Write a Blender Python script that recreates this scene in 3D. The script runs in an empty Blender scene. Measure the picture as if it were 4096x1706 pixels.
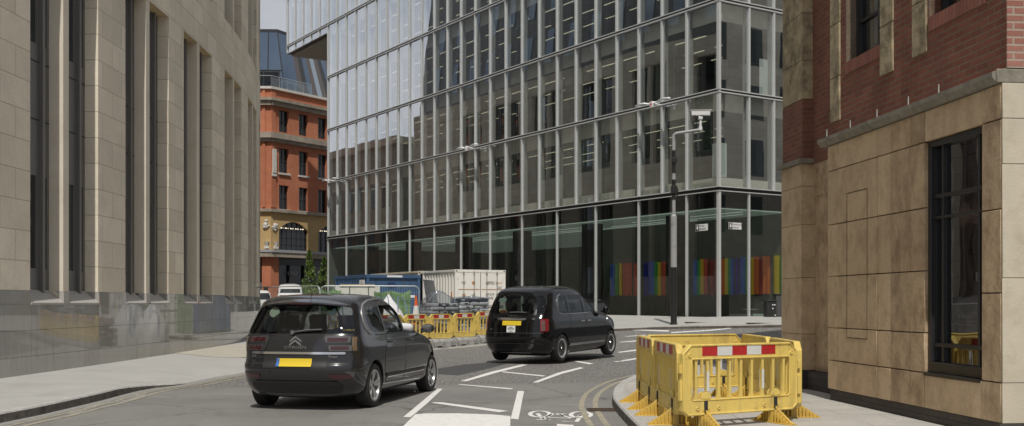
import bpy, bmesh, math, random
import numpy as np
from mathutils import Vector, Matrix

RND = random.Random(11)
SC = bpy.context.scene
COL = SC.collection
rad = math.radians

# ---------------------------------------------------------------- helpers
def pchip(xs, ys):
    xs = np.array(xs, float); ys = np.array(ys, float)
    h = np.diff(xs); d = np.diff(ys) / h
    m = np.zeros(len(xs)); m[0] = d[0]; m[-1] = d[-1]
    for i in range(1, len(xs) - 1):
        if d[i - 1] * d[i] <= 0: m[i] = 0
        else:
            w1 = 2 * h[i] + h[i - 1]; w2 = h[i] + 2 * h[i - 1]
            m[i] = (w1 + w2) / (w1 / d[i - 1] + w2 / d[i])
    def f(x):
        x = min(max(x, xs[0]), xs[-1])
        i = min(max(int(np.searchsorted(xs, x) - 1), 0), len(xs) - 2)
        t = (x - xs[i]) / h[i]
        return float((2*t**3-3*t*t+1)*ys[i] + (t**3-2*t*t+t)*h[i]*m[i] + (3*t*t-2*t**3)*ys[i+1] + (t**3-t*t)*h[i]*m[i+1])
    return f

class MB:
    """collects vertices and faces for one mesh"""
    def __init__(s):
        s.v = []; s.f = []; s.m = []; s.uv = {}
    def add(s, vs, fs, mi=0, uvs=None):
        b = len(s.v)
        s.v += [tuple(p) for p in vs]
        for q in fs:
            s.f.append(tuple(b + i for i in q)); s.m.append(mi)
        if uvs:
            for i, u in enumerate(uvs): s.uv[b + i] = u
        return b
    def quad(s, a, b, c, d, mi=0, uvs=None): s.add([a, b, c, d], [(0, 1, 2, 3)], mi, uvs)
    def poly(s, pts, mi=0): s.add(pts, [tuple(range(len(pts)))], mi)
    def box(s, x0, y0, z0, x1, y1, z1, mi=0, M=None):
        if x0 > x1: x0, x1 = x1, x0
        if y0 > y1: y0, y1 = y1, y0
        if z0 > z1: z0, z1 = z1, z0
        vs = [(x0,y0,z0),(x1,y0,z0),(x1,y1,z0),(x0,y1,z0),(x0,y0,z1),(x1,y0,z1),(x1,y1,z1),(x0,y1,z1)]
        if M is not None: vs = [tuple(M @ Vector(p)) for p in vs]
        s.add(vs, [(0,3,2,1),(4,5,6,7),(0,1,5,4),(1,2,6,5),(2,3,7,6),(3,0,4,7)], mi)
    def cyl(s, p0, p1, r0, r1=None, n=12, mi=0, caps=True):
        r1 = r0 if r1 is None else r1
        p0 = Vector(p0); p1 = Vector(p1); d = (p1 - p0)
        if d.length < 1e-6: return
        d.normalize()
        a = d.orthogonal().normalized(); b = d.cross(a)
        vs = []
        for p, r in ((p0, r0), (p1, r1)):
            for i in range(n):
                t = 2 * math.pi * i / n
                vs.append(p + a * (r * math.cos(t)) + b * (r * math.sin(t)))
        fs = [(i, (i + 1) % n, n + (i + 1) % n, n + i) for i in range(n)]
        if caps: fs += [tuple(range(n - 1, -1, -1)), tuple(range(n, 2 * n))]
        s.add(vs, fs, mi)
    def pipe(s, pts, r, n=8, mi=0, closed=False):
        pts = [Vector(p) for p in pts]; N = len(pts); vs = []; fs = []
        prev = None
        for i, p in enumerate(pts):
            if closed: d = pts[(i + 1) % N] - pts[i - 1]
            else: d = pts[min(i + 1, N - 1)] - pts[max(i - 1, 0)]
            d.normalize()
            a = d.orthogonal().normalized() if prev is None else (prev - d * prev.dot(d)).normalized()
            prev = a; b = d.cross(a)
            rr = r[i] if isinstance(r, (list, tuple)) else r
            for k in range(n):
                t = 2 * math.pi * k / n
                vs.append(p + a * (rr * math.cos(t)) + b * (rr * math.sin(t)))
        for i in range(N if closed else N - 1):
            j = (i + 1) % N
            for k in range(n):
                fs.append((i*n+k, i*n+(k+1) % n, j*n+(k+1) % n, j*n+k))
        if not closed: fs += [tuple(range(n - 1, -1, -1)), tuple((N-1)*n + k for k in range(n))]
        s.add(vs, fs, mi)
    def lathe(s, prof, n=24, mi=0, M=None, cap=False):
        """profile of (r, h) turned about local z"""
        vs = []; fs = []
        for r, h in prof:
            for k in range(n):
                t = 2 * math.pi * k / n
                p = Vector((r * math.cos(t), r * math.sin(t), h))
                vs.append(M @ p if M is not None else p)
        for i in range(len(prof) - 1):
            for k in range(n):
                fs.append((i*n+k, i*n+(k+1) % n, (i+1)*n+(k+1) % n, (i+1)*n+k))
        if cap:
            fs += [tuple(range(n - 1, -1, -1)), tuple((len(prof)-1)*n + k for k in range(n))]
        s.add(vs, fs, mi)
    def prism(s, pts, axis, a0, a1, mi=0, M=None):
        n = len(pts)
        def P(p, a):
            v = {'y': (p[0], a, p[1]), 'x': (a, p[0], p[1]), 'z': (p[0], p[1], a)}[axis]
            return tuple(M @ Vector(v)) if M is not None else v
        vs = [P(p, a0) for p in pts] + [P(p, a1) for p in pts]
        fs = [(i, (i + 1) % n, n + (i + 1) % n, n + i) for i in range(n)]
        fs += [tuple(range(n - 1, -1, -1)), tuple(range(n, 2 * n))]
        s.add(vs, fs, mi)
    def grid(s, fn, nu, nv, mi=0, uvfn=None):
        vs = []; us = []
        for j in range(nv + 1):
            for i in range(nu + 1):
                vs.append(fn(i / nu, j / nv))
                if uvfn: us.append(uvfn(i / nu, j / nv))
        fs = [(j*(nu+1)+i, j*(nu+1)+i+1, (j+1)*(nu+1)+i+1, (j+1)*(nu+1)+i) for j in range(nv) for i in range(nu)]
        s.add(vs, fs, mi, us or None)
    def fix(s):
        """consistent outward normals"""
        bm = bmesh.new()
        vs = [bm.verts.new(p) for p in s.v]
        for q, mi in zip(s.f, s.m):
            try:
                f = bm.faces.new([vs[i] for i in q]); f.material_index = mi
            except ValueError: pass
        bmesh.ops.recalc_face_normals(bm, faces=bm.faces)
        return bm
    def build(s, name, mats, parent=None, smooth=None, bevel=0, recalc=True, loc=None, rotz=None, seg=2):
        if not isinstance(mats, (list, tuple)): mats = [mats]
        me = bpy.data.meshes.new(name)
        me.from_pydata(s.v, [], s.f)
        for m in mats: me.materials.append(m)
        me.polygons.foreach_set('material_index', s.m)
        if recalc:
            bm = bmesh.new(); bm.from_mesh(me)
            bmesh.ops.recalc_face_normals(bm, faces=bm.faces)
            bm.to_mesh(me); bm.free()
        uvl = me.uv_layers.new(name='UVMap')
        data = np.zeros(len(me.loops) * 2, np.float32)
        co = me.vertices; k = 0
        for p in me.polygons:
            n = p.normal
            flat = abs(n.z) > 0.75
            if not flat:
                L = math.hypot(n.x, n.y) or 1.0
                # tangent kept to one sign so neighbouring walls match
                tx, ty = -n.y / L, n.x / L
                if tx + 0.31 * ty < 0: tx, ty = -tx, -ty
            for li in p.loop_indices:
                vi = me.loops[li].vertex_index
                if vi in s.uv: u = s.uv[vi]
                else:
                    c = co[vi].co
                    u = (c.x, c.y) if flat else (c.x * tx + c.y * ty, c.z)
                data[2 * li] = u[0]; data[2 * li + 1] = u[1]
        uvl.data.foreach_set('uv', data)
        if smooth is not None:
            me.polygons.foreach_set('use_smooth', [True] * len(me.polygons))
            me.set_sharp_from_angle(angle=rad(smooth))
        me.update()
        o = bpy.data.objects.new(name, me); COL.objects.link(o)
        if parent is not None: o.parent = parent
        if loc is not None: o.location = loc
        if rotz is not None: o.rotation_euler.z = rotz
        if bevel:
            b = o.modifiers.new('edge', 'BEVEL'); b.width = bevel; b.segments = seg
            b.limit_method = 'ANGLE'; b.angle_limit = rad(35)
            if smooth is None:
                me.polygons.foreach_set('use_smooth', [True] * len(me.polygons))
                me.set_sharp_from_angle(angle=rad(50))
        return o

def tag(o, label=None, cat=None, group=None, kind=None):
    if label: o['label'] = label
    if cat: o['category'] = cat
    if group: o['group'] = group
    if kind: o['kind'] = kind
    return o

def empty(name, loc=(0, 0, 0), rz=0.0, label=None, cat=None, group=None):
    o = bpy.data.objects.new(name, None); COL.objects.link(o)
    o.empty_display_size = 0.3
    o.location = loc; o.rotation_euler.z = rz
    return tag(o, label, cat, group)

def copy_tree(o, parent=None):
    c = o.copy(); COL.objects.link(c)
    if parent is not None: c.parent = parent
    for ch in list(o.children): copy_tree(ch, c)
    return c

def text(body, size, name, mat, parent, loc, rot, ext=0.002, align='CENTER', sx=1.0):
    cu = bpy.data.curves.new(name, 'FONT'); cu.body = body; cu.size = size
    cu.align_x = align; cu.align_y = 'CENTER'; cu.extrude = ext; cu.resolution_u = 2
    tmp = bpy.data.objects.new(name + '_tmp', cu); COL.objects.link(tmp)
    dg = bpy.context.evaluated_depsgraph_get()
    me = bpy.data.meshes.new_from_object(tmp.evaluated_get(dg)); me.name = name
    bpy.data.objects.remove(tmp)
    for v in me.vertices: v.co.x *= sx
    me.materials.clear(); me.materials.append(mat)
    o = bpy.data.objects.new(name, me); COL.objects.link(o)
    o.parent = parent; o.location = loc; o.rotation_euler = rot
    return o

# ---------------------------------------------------------------- the view and the lie of the land
F, CX, HY, EYE = 4300.0, 2048.0, 1212.0, 1.5
CXY = (8.85, 46.0)                     # street corner of the glass building
U2 = (-0.544, 0.839); N2 = (-0.839, -0.544)

def G(x, y):
    s = (CXY[0] - x) * 0.839 + (CXY[1] - y) * 0.544
    t = min(max(s / 15.0, 0), 1)
    return 0.78 * (1 - t) ** 1.2

def gp(px, py, dz=0.0):
    """ground point seen at a point of the survey photo"""
    d = 20.0
    for _ in range(40):
        z = G((px - CX) / F * d, d) + dz
        nd = (EYE - z) * F / max(py - HY, 1)
        d = 0.5 * d + 0.5 * nd
    return Vector(((px - CX) / F * d, d, G((px - CX) / F * d, d) + dz))

def at(px, py, d):
    return Vector(((px - CX) / F * d, d, EYE + (HY - py) / F * d))

# ---------------------------------------------------------------- materials
def nodes(name):
    m = bpy.data.materials.new(name); m.use_nodes = True
    nt = m.node_tree; b = nt.nodes['Principled BSDF']
    return m, nt, b

def N(nt, typ, **kw):
    n = nt.nodes.new(typ)
    for k, v in kw.items():
        if k in n.inputs.keys(): n.inputs[k].default_value = v
        else: setattr(n, k, v)
    return n

def noise(nt, scale, detail=5, rough=0.6, coord='Object', stretch=None):
    tc = N(nt, 'ShaderNodeTexCoord')
    src = tc.outputs[coord]
    if stretch:
        mp = N(nt, 'ShaderNodeMapping'); mp.inputs['Scale'].default_value = stretch
        nt.links.new(src, mp.inputs['Vector']); src = mp.outputs['Vector']
    n = N(nt, 'ShaderNodeTexNoise', Scale=scale, Detail=detail, Roughness=rough)
    nt.links.new(src, n.inputs['Vector'])
    return n

def ramp(nt, src, p0, p1, c0=(0, 0, 0, 1), c1=(1, 1, 1, 1)):
    r = N(nt, 'ShaderNodeValToRGB')
    r.color_ramp.elements[0].position = p0; r.color_ramp.elements[1].position = p1
    r.color_ramp.elements[0].color = c0; r.color_ramp.elements[1].color = c1
    nt.links.new(src, r.inputs['Fac']); return r

def mixc(nt, fac, a, b, mode='MIX'):
    m = N(nt, 'ShaderNodeMix', data_type='RGBA', blend_type=mode)
    for sock, v in ((m.inputs['Factor'], fac), (m.inputs['A'], a), (m.inputs['B'], b)):
        pass
    ins = [i for i in m.inputs if i.enabled] if False else None
    fi, ai, bi = m.inputs[0], m.inputs[6], m.inputs[7]
    for s, v in ((fi, fac), (ai, a), (bi, b)):
        if hasattr(v, 'is_output') or isinstance(v, bpy.types.NodeSocket): nt.links.new(v, s)
        elif isinstance(v, (int, float)): s.default_value = v
        else: s.default_value = (v[0], v[1], v[2], 1)
    return m.outputs[2]

def c3(c, k=1.0): return tuple(min(max(x * k, 0), 1) for x in c[:3])

def bump(nt, b, h, strength, dist=0.02):
    n = N(nt, 'ShaderNodeBump', Strength=strength, Distance=dist)
    nt.links.new(h, n.inputs['Height']); nt.links.new(n.outputs['Normal'], b.inputs['Normal'])

def MAT(name, col, rough=0.6, metal=0.0, var=0.0, vs=3.0, bmp=0.0, bs=40.0, coat=0.0, spec=0.5, emit=0.0,
        dirt=None, ds=1.2, dlo=0.5, dhi=0.72, stretch=None, rvar=0.0, isl=0.0, streak=None):
    m, nt, b = nodes(name)
    b.inputs['Roughness'].default_value = rough; b.inputs['Metallic'].default_value = metal
    b.inputs['Specular IOR Level'].default_value = spec
    if coat:
        b.inputs['Coat Weight'].default_value = coat; b.inputs['Coat Roughness'].default_value = 0.03
    src = None
    if var:
        n = noise(nt, vs, 6, 0.62, stretch=stretch)
        src = mixc(nt, ramp(nt, n.outputs['Fac'], 0.28, 0.72).outputs['Color'], c3(col, 1 - var), c3(col, 1 + var))
    if dirt:
        n = noise(nt, ds, 8, 0.7, stretch=stretch)
        r = ramp(nt, n.outputs['Fac'], dlo, dhi)
        src = mixc(nt, r.outputs['Color'], src if src is not None else c3(col), dirt)
    if streak:
        n = noise(nt, 7.0, 6, 0.7, stretch=(1, 1, 0.10)); n2 = noise(nt, 1.1, 4, 0.6)
        mm = N(nt, 'ShaderNodeMath', operation='MULTIPLY'); nt.links.new(ramp(nt, n.outputs['Fac'], 0.48, 0.70).outputs['Color'], mm.inputs[0]); nt.links.new(ramp(nt, n2.outputs['Fac'], 0.40, 0.65).outputs['Color'], mm.inputs[1])
        src = mixc(nt, mm.outputs[0], src if src is not None else c3(col), streak)
    if isl:
        gi = N(nt, 'ShaderNodeNewGeometry')
        r = ramp(nt, gi.outputs['Random Per Island'], 0.0, 1.0, (1 - isl,) * 3 + (1,), (1 + isl,) * 3 + (1,))
        src = mixc(nt, 1.0, src if src is not None else c3(col), r.outputs['Color'], 'MULTIPLY')
    if src is not None: nt.links.new(src, b.inputs['Base Color'])
    else: b.inputs['Base Color'].default_value = (*c3(col), 1)
    if rvar:
        n = noise(nt, 2.5, 6)
        r = ramp(nt, n.outputs['Fac'], 0.3, 0.7, (max(rough - rvar, 0.02),) * 3 + (1,), (min(rough + rvar, 1),) * 3 + (1,))
        nt.links.new(r.outputs['Color'], b.inputs['Roughness'])
    if bmp:
        n = noise(nt, bs, 6, 0.6); bump(nt, b, n.outputs['Fac'], bmp)
    if emit:
        b.inputs['Emission Color'].default_value = (*c3(col), 1); b.inputs['Emission Strength'].default_value = emit
    return m

def BRICK(name, c1, c2, mortar, w, h, ms, rough=0.85, offset=0.5, var=0.15, vs=1.0, bmp=0.4, dirt=None, ds=0.6, dlo=0.48, dhi=0.7, freq=2, stretch=None, bias=0.0):
    m, nt, b = nodes(name)
    tc = N(nt, 'ShaderNodeTexCoord')
    t = N(nt, 'ShaderNodeTexBrick', offset=offset, offset_frequency=freq)
    t.inputs['Scale'].default_value = 1.0; t.inputs['Brick Width'].default_value = w
    t.inputs['Row Height'].default_value = h; t.inputs['Mortar Size'].default_value = ms
    t.inputs['Mortar Smooth'].default_value = 0.2; t.inputs['Bias'].default_value = bias
    t.inputs['Color1'].default_value = (*c1, 1); t.inputs['Color2'].default_value = (*c2, 1); t.inputs['Mortar'].default_value = (*mortar, 1)
    nt.links.new(tc.outputs['UV'], t.inputs['Vector'])
    n = noise(nt, vs, 8, 0.65, stretch=stretch)
    r = ramp(nt, n.outputs['Fac'], 0.3, 0.7, (1 - var,) * 3 + (1,), (1 + var,) * 3 + (1,))
    col = mixc(nt, 1.0, t.outputs['Color'], r.outputs['Color'], 'MULTIPLY')
    n3 = noise(nt, 45, 4, 0.7)
    r3 = ramp(nt, n3.outputs['Fac'], 0.3, 0.7, (0.86,) * 3 + (1,), (1.12,) * 3 + (1,))
    col = mixc(nt, 1.0, col, r3.outputs['Color'], 'MULTIPLY')
    if dirt:
        n2 = noise(nt, ds, 9, 0.72, stretch=stretch)
        col = mixc(nt, ramp(nt, n2.outputs['Fac'], dlo, dhi).outputs['Color'], col, dirt)
    nt.links.new(col, b.inputs['Base Color']); b.inputs['Roughness'].default_value = rough
    hgt = mixc(nt, 0.12, t.outputs['Fac'], n3.outputs['Fac'])
    bp = N(nt, 'ShaderNodeBump', Strength=bmp, Distance=0.012, invert=True)
    nt.links.new(hgt, bp.inputs['Height']); nt.links.new(bp.outputs['Normal'], b.inputs['Normal'])
    return m

def GLASS(name, tint, refl, edge=0.45, wav=0.0, gcol=(0.92, 0.95, 1.0), ws=0.35, rough=0.0):
    m = bpy.data.materials.new(name); m.use_nodes = True
    nt = m.node_tree; nt.nodes.clear()
    out = N(nt, 'ShaderNodeOutputMaterial'); mx = N(nt, 'ShaderNodeMixShader')
    tr = N(nt, 'ShaderNodeBsdfTransparent'); tr.inputs['Color'].default_value = (*tint, 1)
    gl = N(nt, 'ShaderNodeBsdfGlossy'); gl.inputs['Roughness'].default_value = rough; gl.inputs['Color'].default_value = (*gcol, 1)
    lw = N(nt, 'ShaderNodeLayerWeight'); lw.inputs['Blend'].default_value = 0.5
    p = N(nt, 'ShaderNodeMath', operation='POWER'); p.inputs[1].default_value = 2.2
    a = N(nt, 'ShaderNodeMath', operation='MULTIPLY_ADD', use_clamp=True); a.inputs[1].default_value = edge; a.inputs[2].default_value = refl
    nt.links.new(lw.outputs['Facing'], p.inputs[0]); nt.links.new(p.outputs[0], a.inputs[0]); nt.links.new(a.outputs[0], mx.inputs['Fac'])
    nt.links.new(tr.outputs[0], mx.inputs[1]); nt.links.new(gl.outputs[0], mx.inputs[2]); nt.links.new(mx.outputs[0], out.inputs['Surface'])
    if wav:
        n = noise(nt, ws, 1, 0.4)
        bp = N(nt, 'ShaderNodeBump', Strength=1.0, Distance=wav)
        nt.links.new(n.outputs['Fac'], bp.inputs['Height']); nt.links.new(bp.outputs['Normal'], gl.inputs['Normal'])
    return m

def ROADMAT():
    m, nt, b = nodes('asphalt')
    tc = N(nt, 'ShaderNodeTexCoord')
    sep = N(nt, 'ShaderNodeSeparateXYZ'); nt.links.new(tc.outputs['Object'], sep.inputs[0])
    big = noise(nt, 0.5, 8, 0.65); fine = noise(nt, 32, 5, 0.8); chips = noise(nt, 17, 3, 0.85)
    base = mixc(nt, ramp(nt, big.outputs['Fac'], 0.3, 0.7).outputs['Color'], (0.19, 0.183, 0.173), (0.265, 0.257, 0.243))
    smooth = mixc(nt, ramp(nt, fine.outputs['Fac'], 0.35, 0.7).outputs['Color'], c3((0.8,)*3), c3((1.0,)*3))
    smooth = mixc(nt, 1.0, base, smooth, 'MULTIPLY')
    r = ramp(nt, chips.outputs['Fac'], 0.46, 0.66)
    coarse = mixc(nt, r.outputs['Color'], (0.09, 0.086, 0.083), (0.42, 0.40, 0.37))
    mul = N(nt, 'ShaderNodeMath', operation='MULTIPLY_ADD'); mul.inputs[1].default_value = 0.7; mul.inputs[2].default_value = 0
    nt.links.new(big.outputs['Fac'], mul.inputs[0])
    y2 = N(nt, 'ShaderNodeMath', operation='MULTIPLY_ADD'); y2.inputs[1].default_value = -0.18
    nt.links.new(sep.outputs['X'], y2.inputs[0]); nt.links.new(sep.outputs['Y'], y2.inputs[2])
    ad = N(nt, 'ShaderNodeMath', operation='ADD'); nt.links.new(y2.outputs[0], ad.inputs[0]); nt.links.new(mul.outputs[0], ad.inputs[1])
    ss = N(nt, 'ShaderNodeMapRange'); ss.inputs['From Min'].default_value = 20.0; ss.inputs['From Max'].default_value = 20.5
    nt.links.new(ad.outputs[0], ss.inputs['Value'])
    col = mixc(nt, ss.outputs[0], smooth, coarse)
    worn = noise(nt, 0.9, 7, 0.7, stretch=(1.6, 0.35, 1))
    col = mixc(nt, ramp(nt, worn.outputs['Fac'], 0.56, 0.74, (0,)*3+(1,), (0.55,)*3+(1,)).outputs['Color'], col, (0.25, 0.245, 0.23))
    oil = noise(nt, 1.7, 6, 0.7, stretch=(1.0, 0.5, 1))
    col = mixc(nt, ramp(nt, oil.outputs['Fac'], 0.55, 0.75, (0,)*3+(1,), (0.6,)*3+(1,)).outputs['Color'], col, (0.085, 0.082, 0.08))
    speck = noise(nt, 90, 2, 0.5)
    col = mixc(nt, ramp(nt, speck.outputs['Fac'], 0.66, 0.72).outputs['Color'], col, (0.42, 0.41, 0.38))
    vor = N(nt, 'ShaderNodeTexVoronoi', feature='DISTANCE_TO_EDGE', Scale=0.42)
    warp = noise(nt, 1.5, 5); wm = mixc(nt, 0.3, tc.outputs['Object'], warp.outputs['Color'])
    nt.links.new(wm, vor.inputs['Vector'])
    crack = ramp(nt, vor.outputs['Distance'], 0.0, 0.006, (0.45,)*3+(1,), (1,)*3+(1,))
    col = mixc(nt, 1.0, col, crack.outputs['Color'], 'MULTIPLY')
    nt.links.new(col, b.inputs['Base Color']); b.inputs['Roughness'].default_value = 0.8
    bump(nt, b, chips.outputs['Fac'], 0.35, 0.02)
    return m

asphalt = ROADMAT()
white_paint = MAT('road_paint', (0.74, 0.73, 0.70), 0.7, var=0.10, vs=9, dirt=(0.35, 0.34, 0.32), ds=16, dlo=0.58, dhi=0.72, bmp=0.2)
yellow_paint = MAT('yellow_road_paint', (0.40, 0.36, 0.25), 0.75, var=0.15, vs=7, dirt=(0.22, 0.21, 0.19), ds=9, dlo=0.42, dhi=0.62)
pave = MAT('york_paving', (0.40, 0.395, 0.375), 0.8, var=0.07, vs=1.2, dirt=(0.30, 0.295, 0.28), ds=0.8, dlo=0.55, dhi=0.8, bmp=0.12, bs=30)
slab_pave = BRICK('slab_paving', (0.44, 0.42, 0.385), (0.40, 0.385, 0.35), (0.22, 0.21, 0.19), 0.9, 0.6, 0.006, 0.8, var=0.12, vs=1.5, bmp=0.25)
tactile = MAT('buff_paving', (0.43, 0.40, 0.335), 0.85, var=0.12, vs=2, bmp=0.5, bs=24)
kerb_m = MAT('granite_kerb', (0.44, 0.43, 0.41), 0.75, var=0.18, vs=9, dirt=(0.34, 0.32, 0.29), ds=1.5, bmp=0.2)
kerb_face = MAT('shaded_dirty_kerb_face', (0.115, 0.10, 0.085), 0.9, var=0.35, vs=5, dirt=(0.05, 0.045, 0.04), ds=3, bmp=0.8, bs=14)  # shade on the upright face put into the dark colour, with real dirt
stone = BRICK('portland_stone', (0.68, 0.605, 0.485), (0.82, 0.74, 0.605), (0.40, 0.34, 0.26), 1.15, 0.575, 0.008, 0.85, var=0.10, vs=0.7, bmp=0.25, dirt=(0.58, 0.515, 0.42), ds=0.9, dlo=0.5, dhi=0.8)
stone_pier = MAT('pale_stone', (0.70, 0.635, 0.525), 0.8, var=0.06, vs=1.5, dirt=(0.62, 0.545, 0.43), ds=0.8)
granite = MAT('polished_granite', (0.37, 0.36, 0.335), 0.03, var=0.14, vs=55, dirt=(0.31, 0.29, 0.255), ds=0.8, dlo=0.5, dhi=0.85, spec=0.7, isl=0.08, streak=(0.28, 0.26, 0.23))
granite_dull = MAT('flamed_granite', (0.42, 0.40, 0.37), 0.5, var=0.25, vs=30)
joint_m = MAT('dark_joint', (0.03, 0.03, 0.03), 0.9)
bronze = MAT('dark_anodised_metal', (0.19, 0.185, 0.178), 0.45, metal=0.3, var=0.06, vs=2)
bronze_d = MAT('shadow_gap', (0.02, 0.02, 0.021), 0.6)
soffit_m = MAT('bounce_lit_soffit', (0.55, 0.42, 0.25), 0.8, var=0.1)  # warm bounce light put into the soffit colour
win_dark = GLASS('tinted_window_glass', (0.10, 0.115, 0.11), 0.16, 0.5)
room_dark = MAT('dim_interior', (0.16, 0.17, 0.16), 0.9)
blind_m = MAT('window_blind', (0.30, 0.34, 0.31), 0.8, var=0.1, vs=1)
silver = MAT('silver_anodised', (0.62, 0.63, 0.62), 0.38, metal=0.25, var=0.03)
fin_m = MAT('pale_grey_fin', (0.47, 0.475, 0.45), 0.5, var=0.04, vs=1)
spandrel_m = MAT('grey_olive_spandrel', (0.80, 0.775, 0.67), 0.55, var=0.08, vs=1.2)
facade_glass = GLASS('facade_glass', (0.90, 0.94, 0.93), 0.31, 0.60, wav=0.0045, ws=0.45)
shop_glass = GLASS('ground_floor_glass', (0.56, 0.60, 0.57), 0.09, 0.38, wav=0.003, ws=0.5)
black_m = MAT('black_fascia', (0.012, 0.013, 0.014), 0.35)
dark_gap = MAT('joint_black', (0.015, 0.015, 0.015), 0.7)
ceiling_m = MAT('office_ceiling', (0.34, 0.35, 0.32), 0.8)
green_ceiling = MAT('lobby_ceiling_glow', (0.42, 0.52, 0.45), 0.8, emit=0.16)  # faint emission added to brighten the ceiling, no lamp of its own
strip_light = MAT('strip_light', (1.0, 0.86, 0.66), 0.5, emit=1.5)
lobby_light = MAT('lobby_light', (0.9, 1.0, 0.9), 0.5, emit=0.5)
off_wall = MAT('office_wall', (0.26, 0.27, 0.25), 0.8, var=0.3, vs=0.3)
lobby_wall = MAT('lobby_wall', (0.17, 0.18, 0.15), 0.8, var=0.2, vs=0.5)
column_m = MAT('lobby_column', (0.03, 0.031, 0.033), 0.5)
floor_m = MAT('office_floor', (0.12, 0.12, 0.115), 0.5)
white_board = MAT('whiteboard', (0.72, 0.78, 0.74), 0.4)
# ================================================================ camera, light, sky
cam = bpy.data.cameras.new('camera'); co = bpy.data.objects.new('camera', cam); COL.objects.link(co)
co.location = (0, 0, EYE); co.rotation_euler = (rad(90), 0, 0)
cam.sensor_width = 36; cam.lens = 36 * F / 4096; cam.shift_y = (HY - 853) / 4096; cam.clip_start = 0.1; cam.clip_end = 6000
SC.camera = co
SC.view_settings.view_transform = 'Standard'; SC.view_settings.look = 'None'
SC.view_settings.exposure = 0; SC.view_settings.gamma = 1
SUN_EL, SUN_AZ = rad(57), rad(1.5)       # azimuth east of straight behind the camera
sd = Vector((math.sin(SUN_AZ) * math.cos(SUN_EL), -math.cos(SUN_AZ) * math.cos(SUN_EL), math.sin(SUN_EL)))
sun = bpy.data.lights.new('sun', 'SUN'); sun.energy = 3.2; sun.angle = rad(0.53); sun.color = (1.0, 0.955, 0.88)
so = bpy.data.objects.new('sun', sun); COL.objects.link(so)
so.rotation_euler = (-sd).to_track_quat('-Z', 'Y').to_euler()
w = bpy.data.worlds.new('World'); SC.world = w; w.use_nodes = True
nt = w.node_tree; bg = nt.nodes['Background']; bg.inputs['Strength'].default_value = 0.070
sky = N(nt, 'ShaderNodeTexSky', sky_type='NISHITA', sun_disc=False)
sky.sun_elevation = SUN_EL; sky.sun_rotation = math.pi - SUN_AZ
sky.air_density = 1.2; sky.dust_density = 2.0; sky.ozone_density = 1.5
tc = N(nt, 'ShaderNodeTexCoord')
mp = N(nt, 'ShaderNodeMapping'); mp.inputs['Scale'].default_value = (1.4, 1.4, 2.6); mp.inputs['Location'].default_value = (0.35, 0.1, 0.2)
nt.links.new(tc.outputs['Generated'], mp.inputs['Vector'])
cn = N(nt, 'ShaderNodeTexNoise', Scale=1.9, Detail=8, Roughness=0.58); nt.links.new(mp.outputs[0], cn.inputs['Vector'])
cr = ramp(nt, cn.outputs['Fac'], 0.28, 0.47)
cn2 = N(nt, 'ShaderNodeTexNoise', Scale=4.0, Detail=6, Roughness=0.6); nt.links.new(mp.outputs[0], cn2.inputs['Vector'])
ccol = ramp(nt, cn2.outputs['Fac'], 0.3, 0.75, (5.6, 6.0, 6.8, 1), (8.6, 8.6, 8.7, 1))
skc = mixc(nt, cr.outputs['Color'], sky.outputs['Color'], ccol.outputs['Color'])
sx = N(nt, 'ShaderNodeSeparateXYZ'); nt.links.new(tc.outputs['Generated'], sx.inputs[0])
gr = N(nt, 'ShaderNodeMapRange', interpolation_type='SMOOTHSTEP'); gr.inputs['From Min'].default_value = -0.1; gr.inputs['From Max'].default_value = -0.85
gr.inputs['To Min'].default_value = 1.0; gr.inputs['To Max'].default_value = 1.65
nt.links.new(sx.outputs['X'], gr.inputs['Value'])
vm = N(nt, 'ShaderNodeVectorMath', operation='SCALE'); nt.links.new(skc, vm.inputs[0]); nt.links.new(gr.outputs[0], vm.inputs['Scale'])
nt.links.new(vm.outputs[0], bg.inputs['Color'])   # sky gain rising westward, added to brighten reflections in the glass

# ================================================================ ground, road, pavements
m = MB()
m.lathe([(0.0, -0.35), (60, -0.35), (400, -0.6), (3000, -1.0)], 48, M=Matrix.Translation((0, 40, 0)))
tag(m.build('ground', MAT('far_ground', (0.2, 0.195, 0.18), 0.9, var=0.2, vs=0.02)), kind='structure')

m = MB()
X0, X1, Y0, Y1 = -44, 40, -14, 130
m.grid(lambda u, v: (X0 + u * (X1 - X0), Y0 + v * (Y1 - Y0), G(X0 + u * (X1 - X0), Y0 + v * (Y1 - Y0))), 84, 144)
road = tag(m.build('road', asphalt, smooth=60), kind='structure')

def resample(pts, n):
    pts = [Vector((p[0], p[1], 0)) for p in pts]
    L = [0]
    for a, b in zip(pts, pts[1:]): L.append(L[-1] + (b - a).length)
    fx = pchip(L, [p.x for p in pts]); fy = pchip(L, [p.y for p in pts])
    return [Vector((fx(L[-1] * i / n), fy(L[-1] * i / n), 0)) for i in range(n + 1)]

def normals2(pts):
    out = []
    for i in range(len(pts)):
        d = pts[min(i + 1, len(pts) - 1)] - pts[max(i - 1, 0)]
        d.normalize(); out.append(Vector((-d.y, d.x, 0)))
    return out

def ribbon(name, pts, o0, o1, dz, mat, parent=None, n=80):
    P = resample(pts, n); NN = normals2(P)
    m = MB()
    def fn(u, v):
        i = round(u * n); p = P[i] + NN[i] * (o0 + (o1 - o0) * v)
        return (p.x, p.y, G(p.x, p.y) + dz)
    m.grid(fn, n, 1)
    return m.build(name, mat, parent)

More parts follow.
